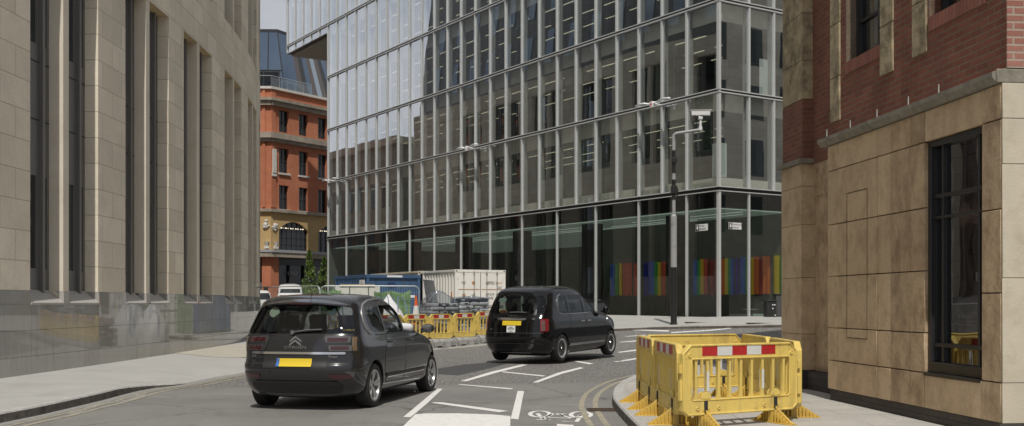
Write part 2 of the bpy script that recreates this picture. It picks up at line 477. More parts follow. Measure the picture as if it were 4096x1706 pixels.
def pavement(name, kerb, back, mat, hfn, n=60, kw=0.16, inner=1, rows=8):
    """raised pavement between a kerb line and a building line; hfn(u) is the kerb height. The kerb stones are a part."""
    K = resample(kerb, n); B = resample(back, n); NN = normals2(K)
    m = MB()
    def top(u, v):
        i = round(u * n)
        a = K[i] + NN[i] * (inner * kw); p = a.lerp(B[i], v)
        h = hfn(u) + (0.125 - hfn(u)) * min(v * 3, 1)
        return (p.x, p.y, G(p.x, p.y) + h)
    m.grid(top, n, rows)
    pv = tag(m.build(name, mat, smooth=60), kind='structure')
    k = MB()
    step = max(n // 34, 1)
    # granite kerb stones with open joints
    L = 0.0
    for i in range(0, n, 1):
        a, b = K[i], K[i + 1]; na, nb = NN[i], NN[i + 1]
        d = (b - a).normalized() * (0.006 if i % 2 == 0 else 0.0)
        a = a + d
        ha, hb = hfn(i / n), hfn((i + 1) / n)
        jit = RND.uniform(-0.004, 0.004)
        vs = []
        for p, nn, h in ((a, na, ha), (b, nb, hb)):
            q = p + nn * (inner * (kw + 0.002))
            pf = p + nn * (-inner * (0.012 + jit))
            for r, z in ((pf, -0.05), (p, h - 0.018), (p + nn * (inner * 0.015), h + 0.003), (q, h + 0.003), (q, -0.05)):
                vs.append((r.x, r.y, G(p.x, p.y) + z))
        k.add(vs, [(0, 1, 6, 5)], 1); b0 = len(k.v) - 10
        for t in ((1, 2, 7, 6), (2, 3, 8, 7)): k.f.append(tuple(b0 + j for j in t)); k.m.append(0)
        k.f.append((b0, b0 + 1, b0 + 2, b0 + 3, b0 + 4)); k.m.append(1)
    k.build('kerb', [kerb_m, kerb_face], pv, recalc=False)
    return pv

# wall line of the curved stone building (outer face)
WX = pchip([2, 8, 14, 19, 24, 28, 32, 36, 40, 44, 48, 52, 56, 60, 66, 72, 78, 84],
           [-10.0, -9.75, -9.5, -9.33, -9.2, -9.18, -9.25, -9.45, -9.82, -10.4, -11.25, -12.5, -14.2, -16.4, -20.0, -23.9, -27.8, -31.7])
def wp(y, d=0.0):
    """point on the wall line, d metres out from it"""
    s = (WX(y + 0.05) - WX(y - 0.05)) / 0.1
    L = math.hypot(1, s)
    return (WX(y) + d / L, y - d * s / L)

KL = [(-6.5, 4), (-6.42, 9), (-6.38, 13.4), (-6.31, 14.4), (-6.30, 16.2), (-6.36, 18.0), (-6.28, 18.9), (-6.05, 19.5), (-5.98, 20.6), (-5.68, 23.2), (-5.1, 26.5), (-4.3, 30.5), (-3.5, 33.6), (-2.75, 35.45)]
def hl(u):
    y = resample(KL, 60)[round(u * 60)].y
    return 0.125 if y < 17.4 else max(0.02, 0.125 - (y - 17.4) * 0.042) if y < 26 else 0.02 + min((y - 26) * 0.02, 0.1)
left_pave = pavement('left_pavement', KL, [(wp(y)[0] - 0.05, y) for y in (4, 9, 13.4, 16, 20, 24, 28, 32, 36, 39, 41)], pave, hl, inner=1)
# buff paving patch near the dropped kerb
m = MB()
pat = [gp(690, 1432), gp(850, 1402), gp(1020, 1392), gp(1040, 1440), gp(1010, 1452), gp(860, 1450)]
m.poly([(p.x, p.y, G(p.x, p.y) + 0.131) for p in pat]); m.build('paving_patch', tactile, left_pave)

KS = [(-2.75, 35.45), (-1.9, 36.6), (-0.9, 37.9), (-0.1, 39.0), (0.5, 40.2), (1.6, 41.2), (3.2, 41.7), (4.9, 41.7), (6.3, 41.2), (8.2, 40.1), (10.2, 38.9), (14, 36.4), (22, 31.2)]
BS = [(-10.2, 42.0), (-11.5, 49), (-15, 57.5), (-15, 70), (-14, 81.4), (-8, 72.2), (-2, 62.9), (4, 53.7), (8.85, 46.2), (10.5, 47.2), (13, 48.8), (20, 53), (30, 60)]
m = MB()
BK = resample(BS, 70); KK = resample(KS, 70)
site_pave = pavement('far_pavement', KS, BS, pave, lambda u: 0.11, n=70, rows=30)

KR = [(1.40, 2), (1.41, 6), (1.42, 10), (1.42, 13), (1.45, 15.2), (1.60, 17), (2.0, 19.2), (2.75, 21.6), (4.0, 23.6), (6.0, 25.2), (9, 26.2), (14, 26.5), (24, 25.5)]
BR_ = [(5.9, 2), (5.5, 6), (5.2, 10), (4.97, 10.9), (4.75, 13), (4.6, 15.0), (4.9, 16.0), (5.0, 17.3), (4.75, 18), (4.9, 18.3), (8, 19), (14, 20), (24, 20)]
right_pave = pavement('right_pavement', KR, BR_, slab_pave, lambda u: 0.125, inner=-1, rows=10)

# ---------------------------------------------------------------- road markings: parts of the road
Z0, SCL = (1500, 1260), 2576 / 1200
def zp(x, y, dz=0.004):
    return gp(Z0[0] + x / SCL, Z0[1] + y / SCL, dz)
def mark(name, pts, mat=white_paint, dz=0.004, label=None):
    P = [gp(Z0[0] + x / SCL, Z0[1] + y / SCL, 0) for x, y in pts]
    m = MB(); m.poly([(p.x, p.y, G(p.x, p.y) + dz) for p in P])
    o = m.build(name, mat, road)
    bm = bmesh.new(); bm.from_mesh(o.data); bmesh.ops.triangulate(bm, faces=bm.faces)
    bmesh.ops.subdivide_edges(bm, edges=bm.edges, cuts=3, use_grid_fill=True)
    for v in bm.verts: v.co.z = G(v.co.x, v.co.y) + dz
    bm.to_mesh(o.data); bm.free()
    return o
for pts in ([(735,571),(790,572),(1040,500),(1310,432),(1260,428),(1000,490)],
            [(1090,487),(1100,496),(1440,531),(1465,524)],
            [(708,596),(735,604),(1165,642),(1188,634)],
            [(1350,582),(1400,583),(1600,510),(1795,458),(1760,452),(1580,496)],
            [(1652,392),(1690,389),(1882,420),(1840,427)],
            [(243,880),(305,882),(440,770),(580,638),(535,636)],
            [(486,758),(510,752),(590,756),(1145,828),(1065,839),(800,802)],
            [(1165,895),(1232,901),(1280,657),(1225,656)],
            [(2045,402),(2075,406),(2265,379),(2262,368)],
            [(2072,323),(2105,326),(2290,304),(2285,292)],
            [(2085,236),(2120,238),(2300,226),(2300,216)],
            [(2140,186),(2170,188),(2330,178),(2330,172)],
            [(2100,122),(2110,130),(2520,146),(2525,135)],
            [(2540,150),(2545,158),(2860,140),(3060,120),(3060,112),(2850,132)],
            [(1562,940),(1700,948),(1720,975),(1560,975)]):
    mark('road_line', pts)
mark('painted_block', [(215,985),(345,858),(430,850),(700,848),(1000,858),(1163,872),(1160,985)])
patch_m = MAT('fresh_asphalt', (0.062, 0.062, 0.064), 0.75, var=0.12, vs=20, bmp=0.3, bs=60)
mark('asphalt_patch', [(540,462),(760,428),(1060,405),(1130,420),(1020,452),(720,520),(540,510)], patch_m, 0.003)
scar_m = MAT('worn_trench_seam', (0.27, 0.265, 0.25), 0.9, var=0.35, vs=20, bmp=0.4)
def seam(pts, wd):
    P = [gp(x, y) for x, y in pts]
    return ribbon('trench_seam', P, -wd / 2, wd / 2, 0.003, scar_m, road, 40)
seam([(1610,1600),(1760,1606),(1990,1612),(2130,1618),(2300,1628)], 0.06)
seam([(280,1660),(400,1620),(520,1600),(580,1576)], 0.12)
seam([(590,1575),(800,1580),(1000,1582)], 0.10)
# bicycle symbol
def ell(cx, cy, rx, ry, w, n=40, ph=(0, 2 * math.pi)):
    m = MB(); pts = []
    for k in range(n + 1):
        t = ph[0] + (ph[1] - ph[0]) * k / n
        pts.append((cx + rx * math.cos(t), cy + ry * math.sin(t)))
    return pts
def strip(mb, pts, wx, wy):
    """a painted stroke through image points, wx and wy half widths"""
    vs = []
    for i, p in enumerate(pts):
        a = pts[max(i - 1, 0)]; b = pts[min(i + 1, len(pts) - 1)]
        A, B = zp(*a), zp(*b); d = (B - A); d.z = 0; d.normalize(); nn = Vector((-d.y, d.x, 0))
        P = zp(*p)
        for s in (-1, 1):
            q = P + nn * (s * wx); vs.append((q.x, q.y, G(q.x, q.y) + 0.004))
    mb.add(vs, [(2*i, 2*i+1, 2*i+3, 2*i+2) for i in range(len(pts) - 1)])
mb = MB()
strip(mb, ell(1416, 852, 84, 26, 1), 0.03, 0); strip(mb, ell(1768, 858, 86, 27, 1), 0.03, 0)
mb.build('bicycle_wheel_marking', white_paint, road)
mb = MB()
for pts in ([(1395,846),(1440,895),(1480,905)],[(1440,895),(1540,845),(1640,850)],[(1540,845),(1700,890),(1775,858)],[(1540,845),(1590,848),(1610,868)],
            [(1385,900),(1510,903)],[(1610,915),(1730,918),(1775,860)],[(1700,890),(1460,880)]):
    strip(mb, pts, 0.028, 0)
mb.build('bicycle_frame_marking', white_paint, road)
# double yellow lines
RY = [(1.42, 4), (1.42, 10), (1.42, 13), (1.45, 15.2), (1.60, 17), (2.0, 19.2), (2.75, 21.6), (4.0, 23.6), (6.0, 25.2), (9, 26.2)]
ribbon('yellow_line', RY, 0.22, 0.30, 0.0045, yellow_paint, road); ribbon('yellow_line', RY, 0.42, 0.50, 0.0045, yellow_paint, road)
LY = [p for p in KL]
ribbon('yellow_line', LY[:-1], -0.30, -0.22, 0.0045, yellow_paint, road); ribbon('yellow_line', LY[:-1], -0.50, -0.42, 0.0045, yellow_paint, road)
ribbon('gutter_strip', LY[:-1], -0.20, -0.014, 0.0035, scar_m, road)
FY = [(4.9, 41.7), (6.3, 41.2), (8.2, 40.1), (10.2, 38.9), (14, 36.4)]
ribbon('yellow_line', FY, -0.35, -0.27, 0.0045, yellow_paint, road)
ribbon('gutter_strip', [(-5.2, 26.5), (-4.45, 30.4), (-3.65, 33.5), (-2.9, 35.3), (-1.6, 36.9), (0.0, 39.0)], -0.9, -0.15, 0.0035, MAT('pale_gutter', (0.33, 0.325, 0.3), 0.85, var=0.2, vs=3), road)
# drain grate and covers
iron = MAT('cast_iron', (0.10, 0.065, 0.045), 0.6, metal=0.4, var=0.3, vs=20)
def cover(p, w, l, ang, h, label, name='manhole_cover', bars=9):
    e = empty(name, (p.x, p.y, G(p.x, p.y) + h), ang, label, name.split('_')[0] + ' cover')
    m = MB(); t = 0.03
    m.box(-w/2, -l/2, 0, w/2, -l/2 + t, 0.012); m.box(-w/2, l/2 - t, 0, w/2, l/2, 0.012)
    m.box(-w/2, -l/2 + t, 0, -w/2 + t, l/2 - t, 0.012); m.box(w/2 - t, -l/2 + t, 0, w/2, l/2 - t, 0.012)
    m.build('frame', iron, e)
    m = MB(); m.box(-w/2 + t, -l/2 + t, 0.001, w/2 - t, l/2 - t, 0.004)
    for k in range(bars):
        x = -w/2 + t + (w - 2*t) * (k + 0.5) / bars
        m.box(x - 0.012, -l/2 + t, 0.004, x + 0.012, l/2 - t, 0.011)
    m.build('grate', iron, e)
cover(gp(2440, 1642), 0.62, 0.34, 0.05, 0.005, 'rusty slotted drain grate in the road beside the right hand kerb', 'drain_grate')
cover(gp(2790, 1291, 0.11), 1.0, 0.55, 0.0, 0.113, 'rusty metal cover set in the pavement below the street corner sign', 'manhole_cover', 6)
cover(gp(3040, 1294, 0.11), 1.0, 0.55, 0.0, 0.113, 'rusty slotted cover in the far pavement in front of the black cabinets', 'manhole_cover', 10)
# ================================================================ the corner office building in glass
GB = empty('glass_building', (CXY[0], CXY[1], 0), math.atan2(U2[1], U2[0]),
           'glass office block with pale vertical fins on the street corner', 'office building')
LV = [6.40, 10.60, 14.50, 18.50, 22.50, 26.50, 30.50]
TL = [0.0, 2.0] + [2.0 + 1.655 * i for i in range(1, 25)]        # mullions of the long front
TE = TL[-1]
TC = [TE + 1.655 * i for i in range(1, 6)]                        # cantilever
TR = [0.0, -1.77, -3.30, -4.95, -6.60, -8.25, -9.90, -11.55, -13.2]
BASE = 0.74
def fin(z0, z1, x, side, wdt=0.05, deep=0.36):
    """one vertical fin: bright outer cap and pale web"""
    m = MB()
    if side == 'L':
        m.box(x - wdt, -0.02, z0, x + wdt, 0.07, z1, 0); m.box(x - 0.035, -deep, z0, x + 0.035, -0.0205, z1, 1)
    else:
        m.box(-0.07, x - wdt, z0, 0.02, x + wdt, z1, 0); m.box(0.0205, x - 0.035, z0, deep, x + 0.035, z1, 1)
    return m.build('fin', [silver, fin_m], GB)
def fin_floor(x, side):
    for z0, z1 in ((LV[0] + 0.10, LV[1] - 0.10),): pass
# fins run the full height, stopping at each floor line joint
m = MB(); m.box(-0.07, -0.07, LV[0] + 0.08, 0.07, 0.07, LV[-1]); m.build('corner_post', silver, GB)
for x in TL[1:]: fin(LV[0] + 0.08, LV[-1], x, 'L')
for x in TC: fin(LV[4] - 0.60, LV[-1], x, 'L')
for x in TR[1:]: fin(LV[0] + 0.08, LV[-1], x, 'R')
# floor lines: two bright rails with a black joint between
for k, z in enumerate(LV[:-1]):
    xe = TC[-1] if k >= 4 else TE
    m = MB()
    if k == 0:
        m.box(0, -0.3, z - 0.10, xe + 0.05, 0.02, z + 0.08, 1)
        m.box(-0.08, 0.0205, z + 0.06, xe + 0.05, 0.10, z + 0.10, 0); m.box(-0.08, 0.0205, z - 0.12, xe + 0.05, 0.10, z - 0.085, 0)
        m.box(-0.02, -14, z - 0.10, 0.3, -0.3005, z + 0.08, 1); m.box(-0.10, -14, z + 0.06, -0.0205, 0.0995, z + 0.10, 0); m.box(-0.10, -14, z - 0.12, -0.0205, 0.0995, z - 0.085, 0)
    else:
        m.box(0, -0.3, z - 0.05, xe, 0.074, z + 0.03, 1)
        m.box(-0.1, -0.0, z + 0.0305, xe + 0.05, 0.095, z + 0.075, 0); m.box(-0.1, 0.0, z - 0.10, xe + 0.05, 0.095, z - 0.0505, 0)
        m.box(-0.074, -14, z - 0.05, 0.3, -0.3005, z + 0.03, 1); m.box(-0.095, -14, z + 0.0305, 0, 0.0945, z + 0.075, 0); m.box(-0.095, -14, z - 0.10, 0, 0.0945, z - 0.0505, 0)
    m.build('floor_rail', [silver, dark_gap], GB)
# spandrels and sills behind the glass
for k in range(6):
    zt = LV[k + 1]; m = MB(); xe = TC[-1] if k >= 4 else TE
    m.box(0.14, -0.34, zt - 0.80, xe, -0.30, zt - 0.06); m.box(0.30, -14, zt - 0.80, 0.34, -0.345, zt - 0.06)
    m.build('spandrel', spandrel_m, GB)
m = MB(); m.box(TE + 0.2, -0.34, LV[4] - 0.60, TC[-1], -0.30, LV[4] - 0.11); m.build('spandrel', spandrel_m, GB)
m = MB(); m.box(0.14, -0.34, LV[0] + 0.09, TE, -0.30, LV[0] + 0.52); m.box(0.30, -14, LV[0] + 0.09, 0.34, -0.345, LV[0] + 0.52)
m.build('sill', spandrel_m, GB)
# inner glazing set back behind the outer skin
inner_glass = GLASS('inner_glazing_glass', (0.36, 0.40, 0.36), 0.05, 0.2)
for k in range(6):
    xe = TC[-1] if k >= 4 else TE
    za = LV[k] + (0.52 if k == 0 else 0.05); zb = LV[k + 1] - 0.80
    m = MB(); m.quad((0.32, -0.32, za), (xe, -0.32, za), (xe, -0.32, zb), (0.32, -0.32, zb)); m.quad((0.32, -0.32, za), (0.32, -14, za), (0.32, -14, zb), (0.32, -0.32, zb))
    m.build('inner_glazing', inner_glass, GB, recalc=False)
# panes
def pane(x0, x1, z0, z1, side, mb=None):
    mb2 = mb or MB()
    a, b, c = (RND.gauss(0, 0.0022) for _ in range(3))
    xm, zm = (x0 + x1) / 2, (z0 + z1) / 2
    q = []
    for x, z in ((x0, z0), (x1, z0), (x1, z1), (x0, z1)):
        o = a * (x - xm) + b * (z - zm)
        q.append((x, -0.012 + o, z) if side == 'L' else (0.012 - o, x, z))
    mb2.quad(*q)
    if mb is None: return mb2.build('window', facade_glass, GB, recalc=False)
rest = MB(); count = 0
xs_ = [TE] + TC
for i in range(5): pane(xs_[i] + 0.05, xs_[i + 1] - 0.05, LV[4] - 0.60, LV[4] - 0.11, 'L', rest)
order = []
for k in range(6):
    for i in range(len(TL) - 1): order.append((k, TL[i], TL[i + 1], 'L'))
    if k < 3:
        for i in range(3): order.append((k, TR[i + 1], TR[i], 'R'))
    else:
        for i in range(3): order.append((9, TR[i + 1], TR[i], 'R', k))
    for i in range(3, len(TR) - 1): order.append((9, TR[i + 1], TR[i], 'R', k))
    if k >= 4:
        xs = [TE] + TC
        for i in range(5): order.append((9, xs[i], xs[i + 1], 'L', k))
for it in order:
    k = it[4] if it[0] == 9 else it[0]
    z0 = LV[k] + (0.10 if k == 0 else 0.075); z1 = LV[k + 1] - 0.10
    x0, x1 = it[1] + 0.05, it[2] - 0.05
    single = it[0] in (0, 1, 2) or (it[0] == 3 and it[1] > 16)
    if single and count < 100: pane(x0, x1, z0, z1, it[3]); count += 1
    else: pane(x0, x1, z0, z1, it[3], rest)
tag(rest.build('window', facade_glass, GB, recalc=False), kind='stuff')
# ground floor glazing on every second line, slender posts
TG = [0.0, 2.0] + [2.0 + 3.31 * i for i in range(1, 13)]
for x in TG:
    m = MB(); r = 0.075 if x == 0 else 0.045
    m.box(x - r, -0.06, BASE, x + r, 0.06, LV[0] - 0.12)
    m.build('glazing_post', silver, GB)
for x in (-1.77, -4.95, -8.25):
    m = MB(); m.box(-0.06, x - 0.045, BASE, 0.06, x + 0.045, LV[0] - 0.12); m.build('glazing_post', silver, GB)
TGR = [0.0, -1.77, -4.95, -8.25]
for a, b in zip(TG, TG[1:]):
    m = MB(); o = RND.gauss(0, 0.003)
    m.quad((a + 0.045, -0.01 - o, BASE), (b - 0.045, -0.01 + o, BASE), (b - 0.045, -0.01 + o, LV[0] - 0.12), (a + 0.045, -0.01 - o, LV[0] - 0.12))
    m.build('shop_window', shop_glass, GB, recalc=False)
for a, b in zip(TGR, TGR[1:]):
    m = MB(); m.quad((0.01, b + 0.045, BASE), (0.01, a - 0.045, BASE), (0.01, a - 0.045, LV[0] - 0.12), (0.01, b + 0.045, LV[0] - 0.12))
    m.build('shop_window', shop_glass, GB, recalc=False)
# black band behind the top of the ground floor glass
m = MB(); m.box(0.25, -0.30, 5.62, TE, -0.25, LV[0] - 0.11); m.box(0.25, -14, 5.62, 0.30, -0.3005, LV[0] - 0.11); m.build('fascia_band', black_m, GB)
m = MB(); m.box(0.02, -0.2, BASE - 0.6, TE, 0.02, BASE); m.box(-0.02, -14, BASE - 0.6, 0.2, -0.2005, BASE); m.build('plinth', fin_m, GB)
# slabs, ceilings, inner walls
for k, z in enumerate(LV):
    m = MB(); xe = TC[-1] if k >= 4 else TE
    zz = 5.60 if k == 0 else z - 0.80
    m.box(0.36, -16, zz, xe - 0.02, -0.36, z - 0.12)
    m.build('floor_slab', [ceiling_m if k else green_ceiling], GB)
m = MB(); m.box(0.34, -16, BASE - 0.5, TE, -0.31, BASE - 0.01); m.build('lobby_floor', floor_m, GB)
m = MB(); m.box(0.4, -16.2, 0.4, TC[-1], -16.01, LV[-1]); m.box(TE - 0.02, -16, 0.2, TE + 0.18, -0.05, LV[4] - 0.6); m.box(TC[-1], -16, LV[4] - 0.6, TC[-1] + 0.15, 0.05, LV[-1] + 0.1)
m.build('outer_wall', off_wall, GB)
m = MB(); m.box(TE + 0.2, -9, LV[4] - 0.68, TC[-1], -0.02, LV[4] - 0.60); m.build('cantilever_soffit', MAT('dark_soffit', (0.055, 0.048, 0.042), 0.6), GB)
m = MB(); m.box(-0.05, -16.2, LV[-1], TC[-1] + 0.1, 0.1, LV[-1] + 0.5); m.build('roof', fin_m, GB)
for k in range(0, 6):
    z0, z1 = (LV[k] - 0.12, LV[k + 1] - 0.80)
    m = MB()
    y = -7.5 if k % 2 else -8.5
    for a, b in ((5.5, 17), (19, 31), (33, TE)):
        m.box(a, y - 0.1, z0, b, y, z1)
    m.box(2.2, -6.0, z0, 2.35, -2.5, z1); 
    m.build('office_partition', off_wall, GB)
for k in range(6):
    z = LV[k + 1] - 0.815
    for y, seg, gap in ((-1.7, 9.0, 1.2), (-3.6, 1.4, 0.75), (-5.4, 1.4, 0.75)):
        m = MB(); x = 2.6
        while x < TE - 1:
            m.box(x, y - 0.05, z, min(x + seg, TE - 0.5), y + 0.05, z + 0.012); x += seg + gap
        m.build('ceiling_light', strip_light, GB)
    for x in (7.0, 16.9, 26.8, 36.8):
        m = MB(); m.box(x - 0.3, -2.3, LV[k] - 0.12, x + 0.3, -1.7, z); m.build('column', off_wall, GB)
blind_w = MAT('roller_blind', (0.36, 0.36, 0.33), 0.9)
for k, i, h in ((0, 4, 1.4), (0, 9, 0.8), (0, 10, 0.8), (0, 17, 2.0), (1, 6, 1.2), (1, 12, 0.7), (1, 13, 1.6), (1, 20, 1.0), (2, 3, 1.9), (2, 8, 1.0), (2, 9, 1.0), (2, 15, 0.6), (3, 5, 1.3), (3, 11, 1.8), (3, 14, 0.9)):
    m = MB(); m.box(TL[i] + 0.12, -0.40, LV[k + 1] - 0.81 - h, TL[i + 1] - 0.12, -0.385, LV[k + 1] - 0.81); m.build('roller_blind', blind_w, GB)
# boards and blinds standing in the corner rooms
for q in ((0.345, -0.312, 6.95, 0.72, -0.304, 8.42), (0.304, -0.76, 6.95, 0.312, -0.345, 8.42), (0.304, -3.65, 10.72, 0.312, -2.75, 12.35)):
    m = MB(); m.box(*q); m.build('whiteboard', white_board, GB)
m = MB(); m.box(3.80, -0.90, 10.65, 5.2, -0.86, 13.65); m.build('pale_partition', MAT('pale_partition', (0.55, 0.60, 0.54), 0.7), GB)
# lobby: columns, ceiling strips, back wall, art
for x in (4.3, 10.9, 17.5, 24.1, 30.8, 37.4):
    m = MB(); m.box(x - 0.38, -1.9, BASE - 0.01, x + 0.38, -1.1, 5.59); m.build('lobby_column', column_m, GB)
for y, x0, x1 in ((-0.42, 0.45, TE - 0.5), (-2.6, 1.2, 9.0), (-2.6, 11.5, 20), (-2.6, 22, 38), (-3.6, 2.2, 12), (-3.6, 14, 30), (-4.3, 6, 40)):
    m = MB(); m.box(x0, y - 0.022, 5.585, x1, y + 0.022, 5.598); m.build('lobby_light', lobby_light, GB)
m = MB(); m.box(0.40, -12, 5.585, 0.47, -0.5, 5.598); m.build('lobby_light', lobby_light, GB)
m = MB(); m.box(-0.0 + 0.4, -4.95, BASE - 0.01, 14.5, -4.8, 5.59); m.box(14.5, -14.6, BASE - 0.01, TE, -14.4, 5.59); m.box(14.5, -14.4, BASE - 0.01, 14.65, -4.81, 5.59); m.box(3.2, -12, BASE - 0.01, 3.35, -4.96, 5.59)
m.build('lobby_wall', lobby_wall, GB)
# ---- art piece: coloured glass bars on the lobby wall
ART = empty('bar_artwork', (0, 0, 0), 0, 'long wall artwork of upright coloured bars inside the ground floor windows', 'artwork')
ART.parent = None
ART.location = GB.location; ART.rotation_euler = GB.rotation_euler
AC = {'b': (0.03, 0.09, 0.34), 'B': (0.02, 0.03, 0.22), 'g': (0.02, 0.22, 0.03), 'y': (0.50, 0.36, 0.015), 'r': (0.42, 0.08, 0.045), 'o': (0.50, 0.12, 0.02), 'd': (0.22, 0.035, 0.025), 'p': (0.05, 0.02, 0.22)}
AM = {k: MAT('art_' + k, c, 0.4, emit=0.19) for k, c in AC.items()}  # bars glow slightly, emission added to lift them behind the glass
bars = [(68,95,'b'),(95,101,'B'),(103,117,'g'),(130,145,'y'),(153,190,'r'),(190,213,'r'),(230,258,'r'),(260,272,'y'),(303,318,'B'),(330,345,'B'),(348,368,'b'),(373,395,'g'),(398,414,'y'),(422,458,'r'),(470,486,'d'),(488,502,'r'),
        (540,560,'b'),(640,668,'b'),(670,690,'g'),(692,710,'y'),(713,738,'r'),(752,780,'d'),(795,816,'r'),(818,835,'o'),(838,857,'o'),(860,881,'y'),(884,900,'g'),(900,919,'b'),(937,951,'p'),(965,1003,'b'),(1005,1022,'g'),(1043,1058,'y'),
        (1060,1096,'o'),(1098,1120,'d'),(1122,1146,'o'),(1152,1170,'o'),(1197,1236,'y'),(1245,1263,'g'),(1266,1290,'b'),(1300,1325,'B'),(1335,1360,'r')]
AY = -4.70
def art_x(px):
    q = (2400 + px / 1.731 - CX) / F
    # plane y=AY in the building frame
    bx, by = CXY[0] + N2[0] * AY, CXY[1] + N2[1] * AY
    return (q * by - bx) / (U2[0] - q * U2[1])
for a, b, c in bars:
    xa, xb = sorted((art_x(a), art_x(b)))
    m = MB(); n = 6
    r = (xb - xa) / 2; xm = (xa + xb) / 2
    dz = RND.uniform(-0.03, 0.03)
    m.prism([(xm + r * math.cos(t), AY - 0.08 + 0.12 * math.sin(t)) for t in [math.pi * j / n for j in range(n + 1)]], 'z', 1.90 + dz, 3.66 + dz)
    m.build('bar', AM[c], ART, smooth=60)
# ---- lobby furniture seen through the glass
chair_m = MAT('pale_wood_chair', (0.55, 0.52, 0.32), 0.5)
CH = empty('lobby_chair', tuple(Vector((12.35, 50.2, BASE))), 0.5, 'pale bentwood easy chair behind the corner glazing', 'chair')
m = MB()
for s in (-0.27, 0.27):
    m.pipe([(0.42, s, 0.0), (0.36, s, 0.35), (0.30, s, 0.56), (0.05, s, 0.55), (-0.2, s, 0.42)], 0.022, 8)
    m.pipe([(-0.42, s, 0.0), (-0.36, s, 0.2), (-0.22, s, 0.42), (0.05, s, 0.75), (0.2, s, 0.84)][:3], 0.022, 8)
m.build('chair_frame', chair_m, CH, smooth=50)
m = MB(); m.grid(lambda u, v: (0.35 - 0.62 * u, -0.25 + 0.5 * v, 0.36 + 0.05 * (u - 0.5) ** 2 * 4 - 0.08 * u), 8, 2); m.build('seat', MAT('pale_seat', (0.6, 0.6, 0.5), 0.6), CH, smooth=60)
m = MB(); m.grid(lambda u, v: (-0.26 - 0.30 * u, -0.25 + 0.5 * v, 0.33 + 0.55 * u - 0.06 * math.sin(u * 3.1)), 8, 2); m.build('backrest', chair_m, CH, smooth=60)
T_ = empty('lobby_table', (11.0, 49.7, BASE), 0, 'low round white table behind the glass of the corner lobby', 'table')
m = MB(); m.lathe([(0.0, 0.45), (0.38, 0.45), (0.38, 0.47), (0.0, 0.47)], 24); m.build('table_top', white_board, T_, smooth=40)
m = MB(); m.lathe([(0.03, 0.012), (0.03, 0.45)], 10); m.lathe([(0.0, 0.012), (0.2, 0.012), (0.03, 0.03)], 20); m.build('stem', column_m, T_, smooth=40)
m = MB(); m.box(-0.22, -0.2, 0, 0.22, 0.2, 0.26)
tag(m.build('lobby_box', MAT('pale_green_box', (0.45, 0.58, 0.5), 0.6), bevel=0.01, loc=(11.2, 49.1, BASE - 0.008)), 'small pale green box on the lobby floor behind the glass', 'box')
# ---- floor-mounted lamps on the front: gull-winged fittings
lamp_m = MAT('white_lamp_paint', (0.80, 0.80, 0.78), 0.35)
red_m = MAT('red_cross', (0.6, 0.03, 0.02), 0.4)
def gull(x, z, label, cross=False):
    e = empty('wall_lamp', tuple(GB.matrix_basis @ Vector((x, 0.0, z))), GB.rotation_euler.z, label, 'lamp', 'gull-winged lamps on the glass front')
    m = MB(); m.cyl((0, 0.09, 0), (0, 0.55, 0.02), 0.035, n=10); m.box(-0.09, 0.50, -0.16, 0.09, 0.68, 0.10)
    m.build('bracket', lamp_m, e, bevel=0.015)
    for s in (-1, 1):
        m = MB()
        prof = [(0.08, 0.02, 0.05), (0.3, 0.02, 0.055), (0.55, 0.09, 0.10), (0.85, 0.10, 0.16), (1.12, 0.07, 0.12), (1.2, 0.06, 0.03)]
        vs = []; fs = []
        for a, zz, wd in prof:
            vs += [(s*a, 0.59 - wd, zz), (s*a, 0.59, zz + 0.055), (s*a, 0.59 + wd, zz), (s*a, 0.59, zz - 0.02)]
        for i in range(len(prof) - 1):
            for k in range(4): fs.append((4*i+k, 4*i+(k+1) % 4, 4*i+4+(k+1) % 4, 4*i+4+k))
        fs += [(0, 1, 2, 3), tuple(4*(len(prof)-1) + k for k in range(4))]
        m.add(vs, fs); m.build('wing', lamp_m, e, smooth=45)
    if cross:
        m = MB(); m.box(-0.02, 0.681, -0.12, 0.02, 0.686, 0.06); m.box(-0.06, 0.6812, -0.05, 0.06, 0.6858, -0.01); m.build('emblem', red_m, e)
gull(3.655, 10.52, 'white gull-winged lamp with a red cross on the glass front above the camera mast', True)
gull(20.2, 10.52, 'white gull-winged lamp halfway along the glass front')
gull(40.2, 10.52, 'white gull-winged lamp at the far end of the glass front beside the red brick building')
# ---- street name plates
plate_w = MAT('enamel_white', (0.78, 0.78, 0.77), 0.35); ink = MAT('enamel_black', (0.02, 0.02, 0.02), 0.4)
def plate(p, rot, l1, l2, label):
    e = empty('street_sign', tuple(p), rot, label, 'street sign')
    m = MB(); m.box(-0.41, 0.0, -0.17, 0.41, 0.012, 0.17); m.build('backing', ink, e, bevel=0.01)
    m = MB(); m.box(-0.385, 0.012, -0.145, 0.385, 0.016, 0.145); m.build('face_plate', plate_w, e)
    m = MB(); m.box(0.16, 0.016, -0.13, 0.37, 0.019, 0.13); m.build('crest_panel', ink, e)
    m = MB()
    m.prism([(0.265 + 0.055, 0.05), (0.265 - 0.055, 0.05), (0.265 - 0.05, -0.05), (0.265, -0.09), (0.265 + 0.05, -0.05)], 'y', 0.019, 0.022)
    for k in range(-2, 3): m.box(0.258 + 0.022 * k, 0.019, 0.06, 0.27 + 0.022 * k, 0.022, 0.10 + 0.012 * (2 - abs(k)))
    m.build('crest', plate_w, e)
    text(l1, 0.10, 'lettering', ink, e, (0.135, 0.018, 0.055), (rad(90), 0, math.pi), align='LEFT')
    text(l2, 0.095, 'lettering', ink, e, (0.135, 0.018, -0.075), (rad(90), 0, math.pi), align='LEFT', sx=0.74)
e_rot = GB.rotation_euler.z
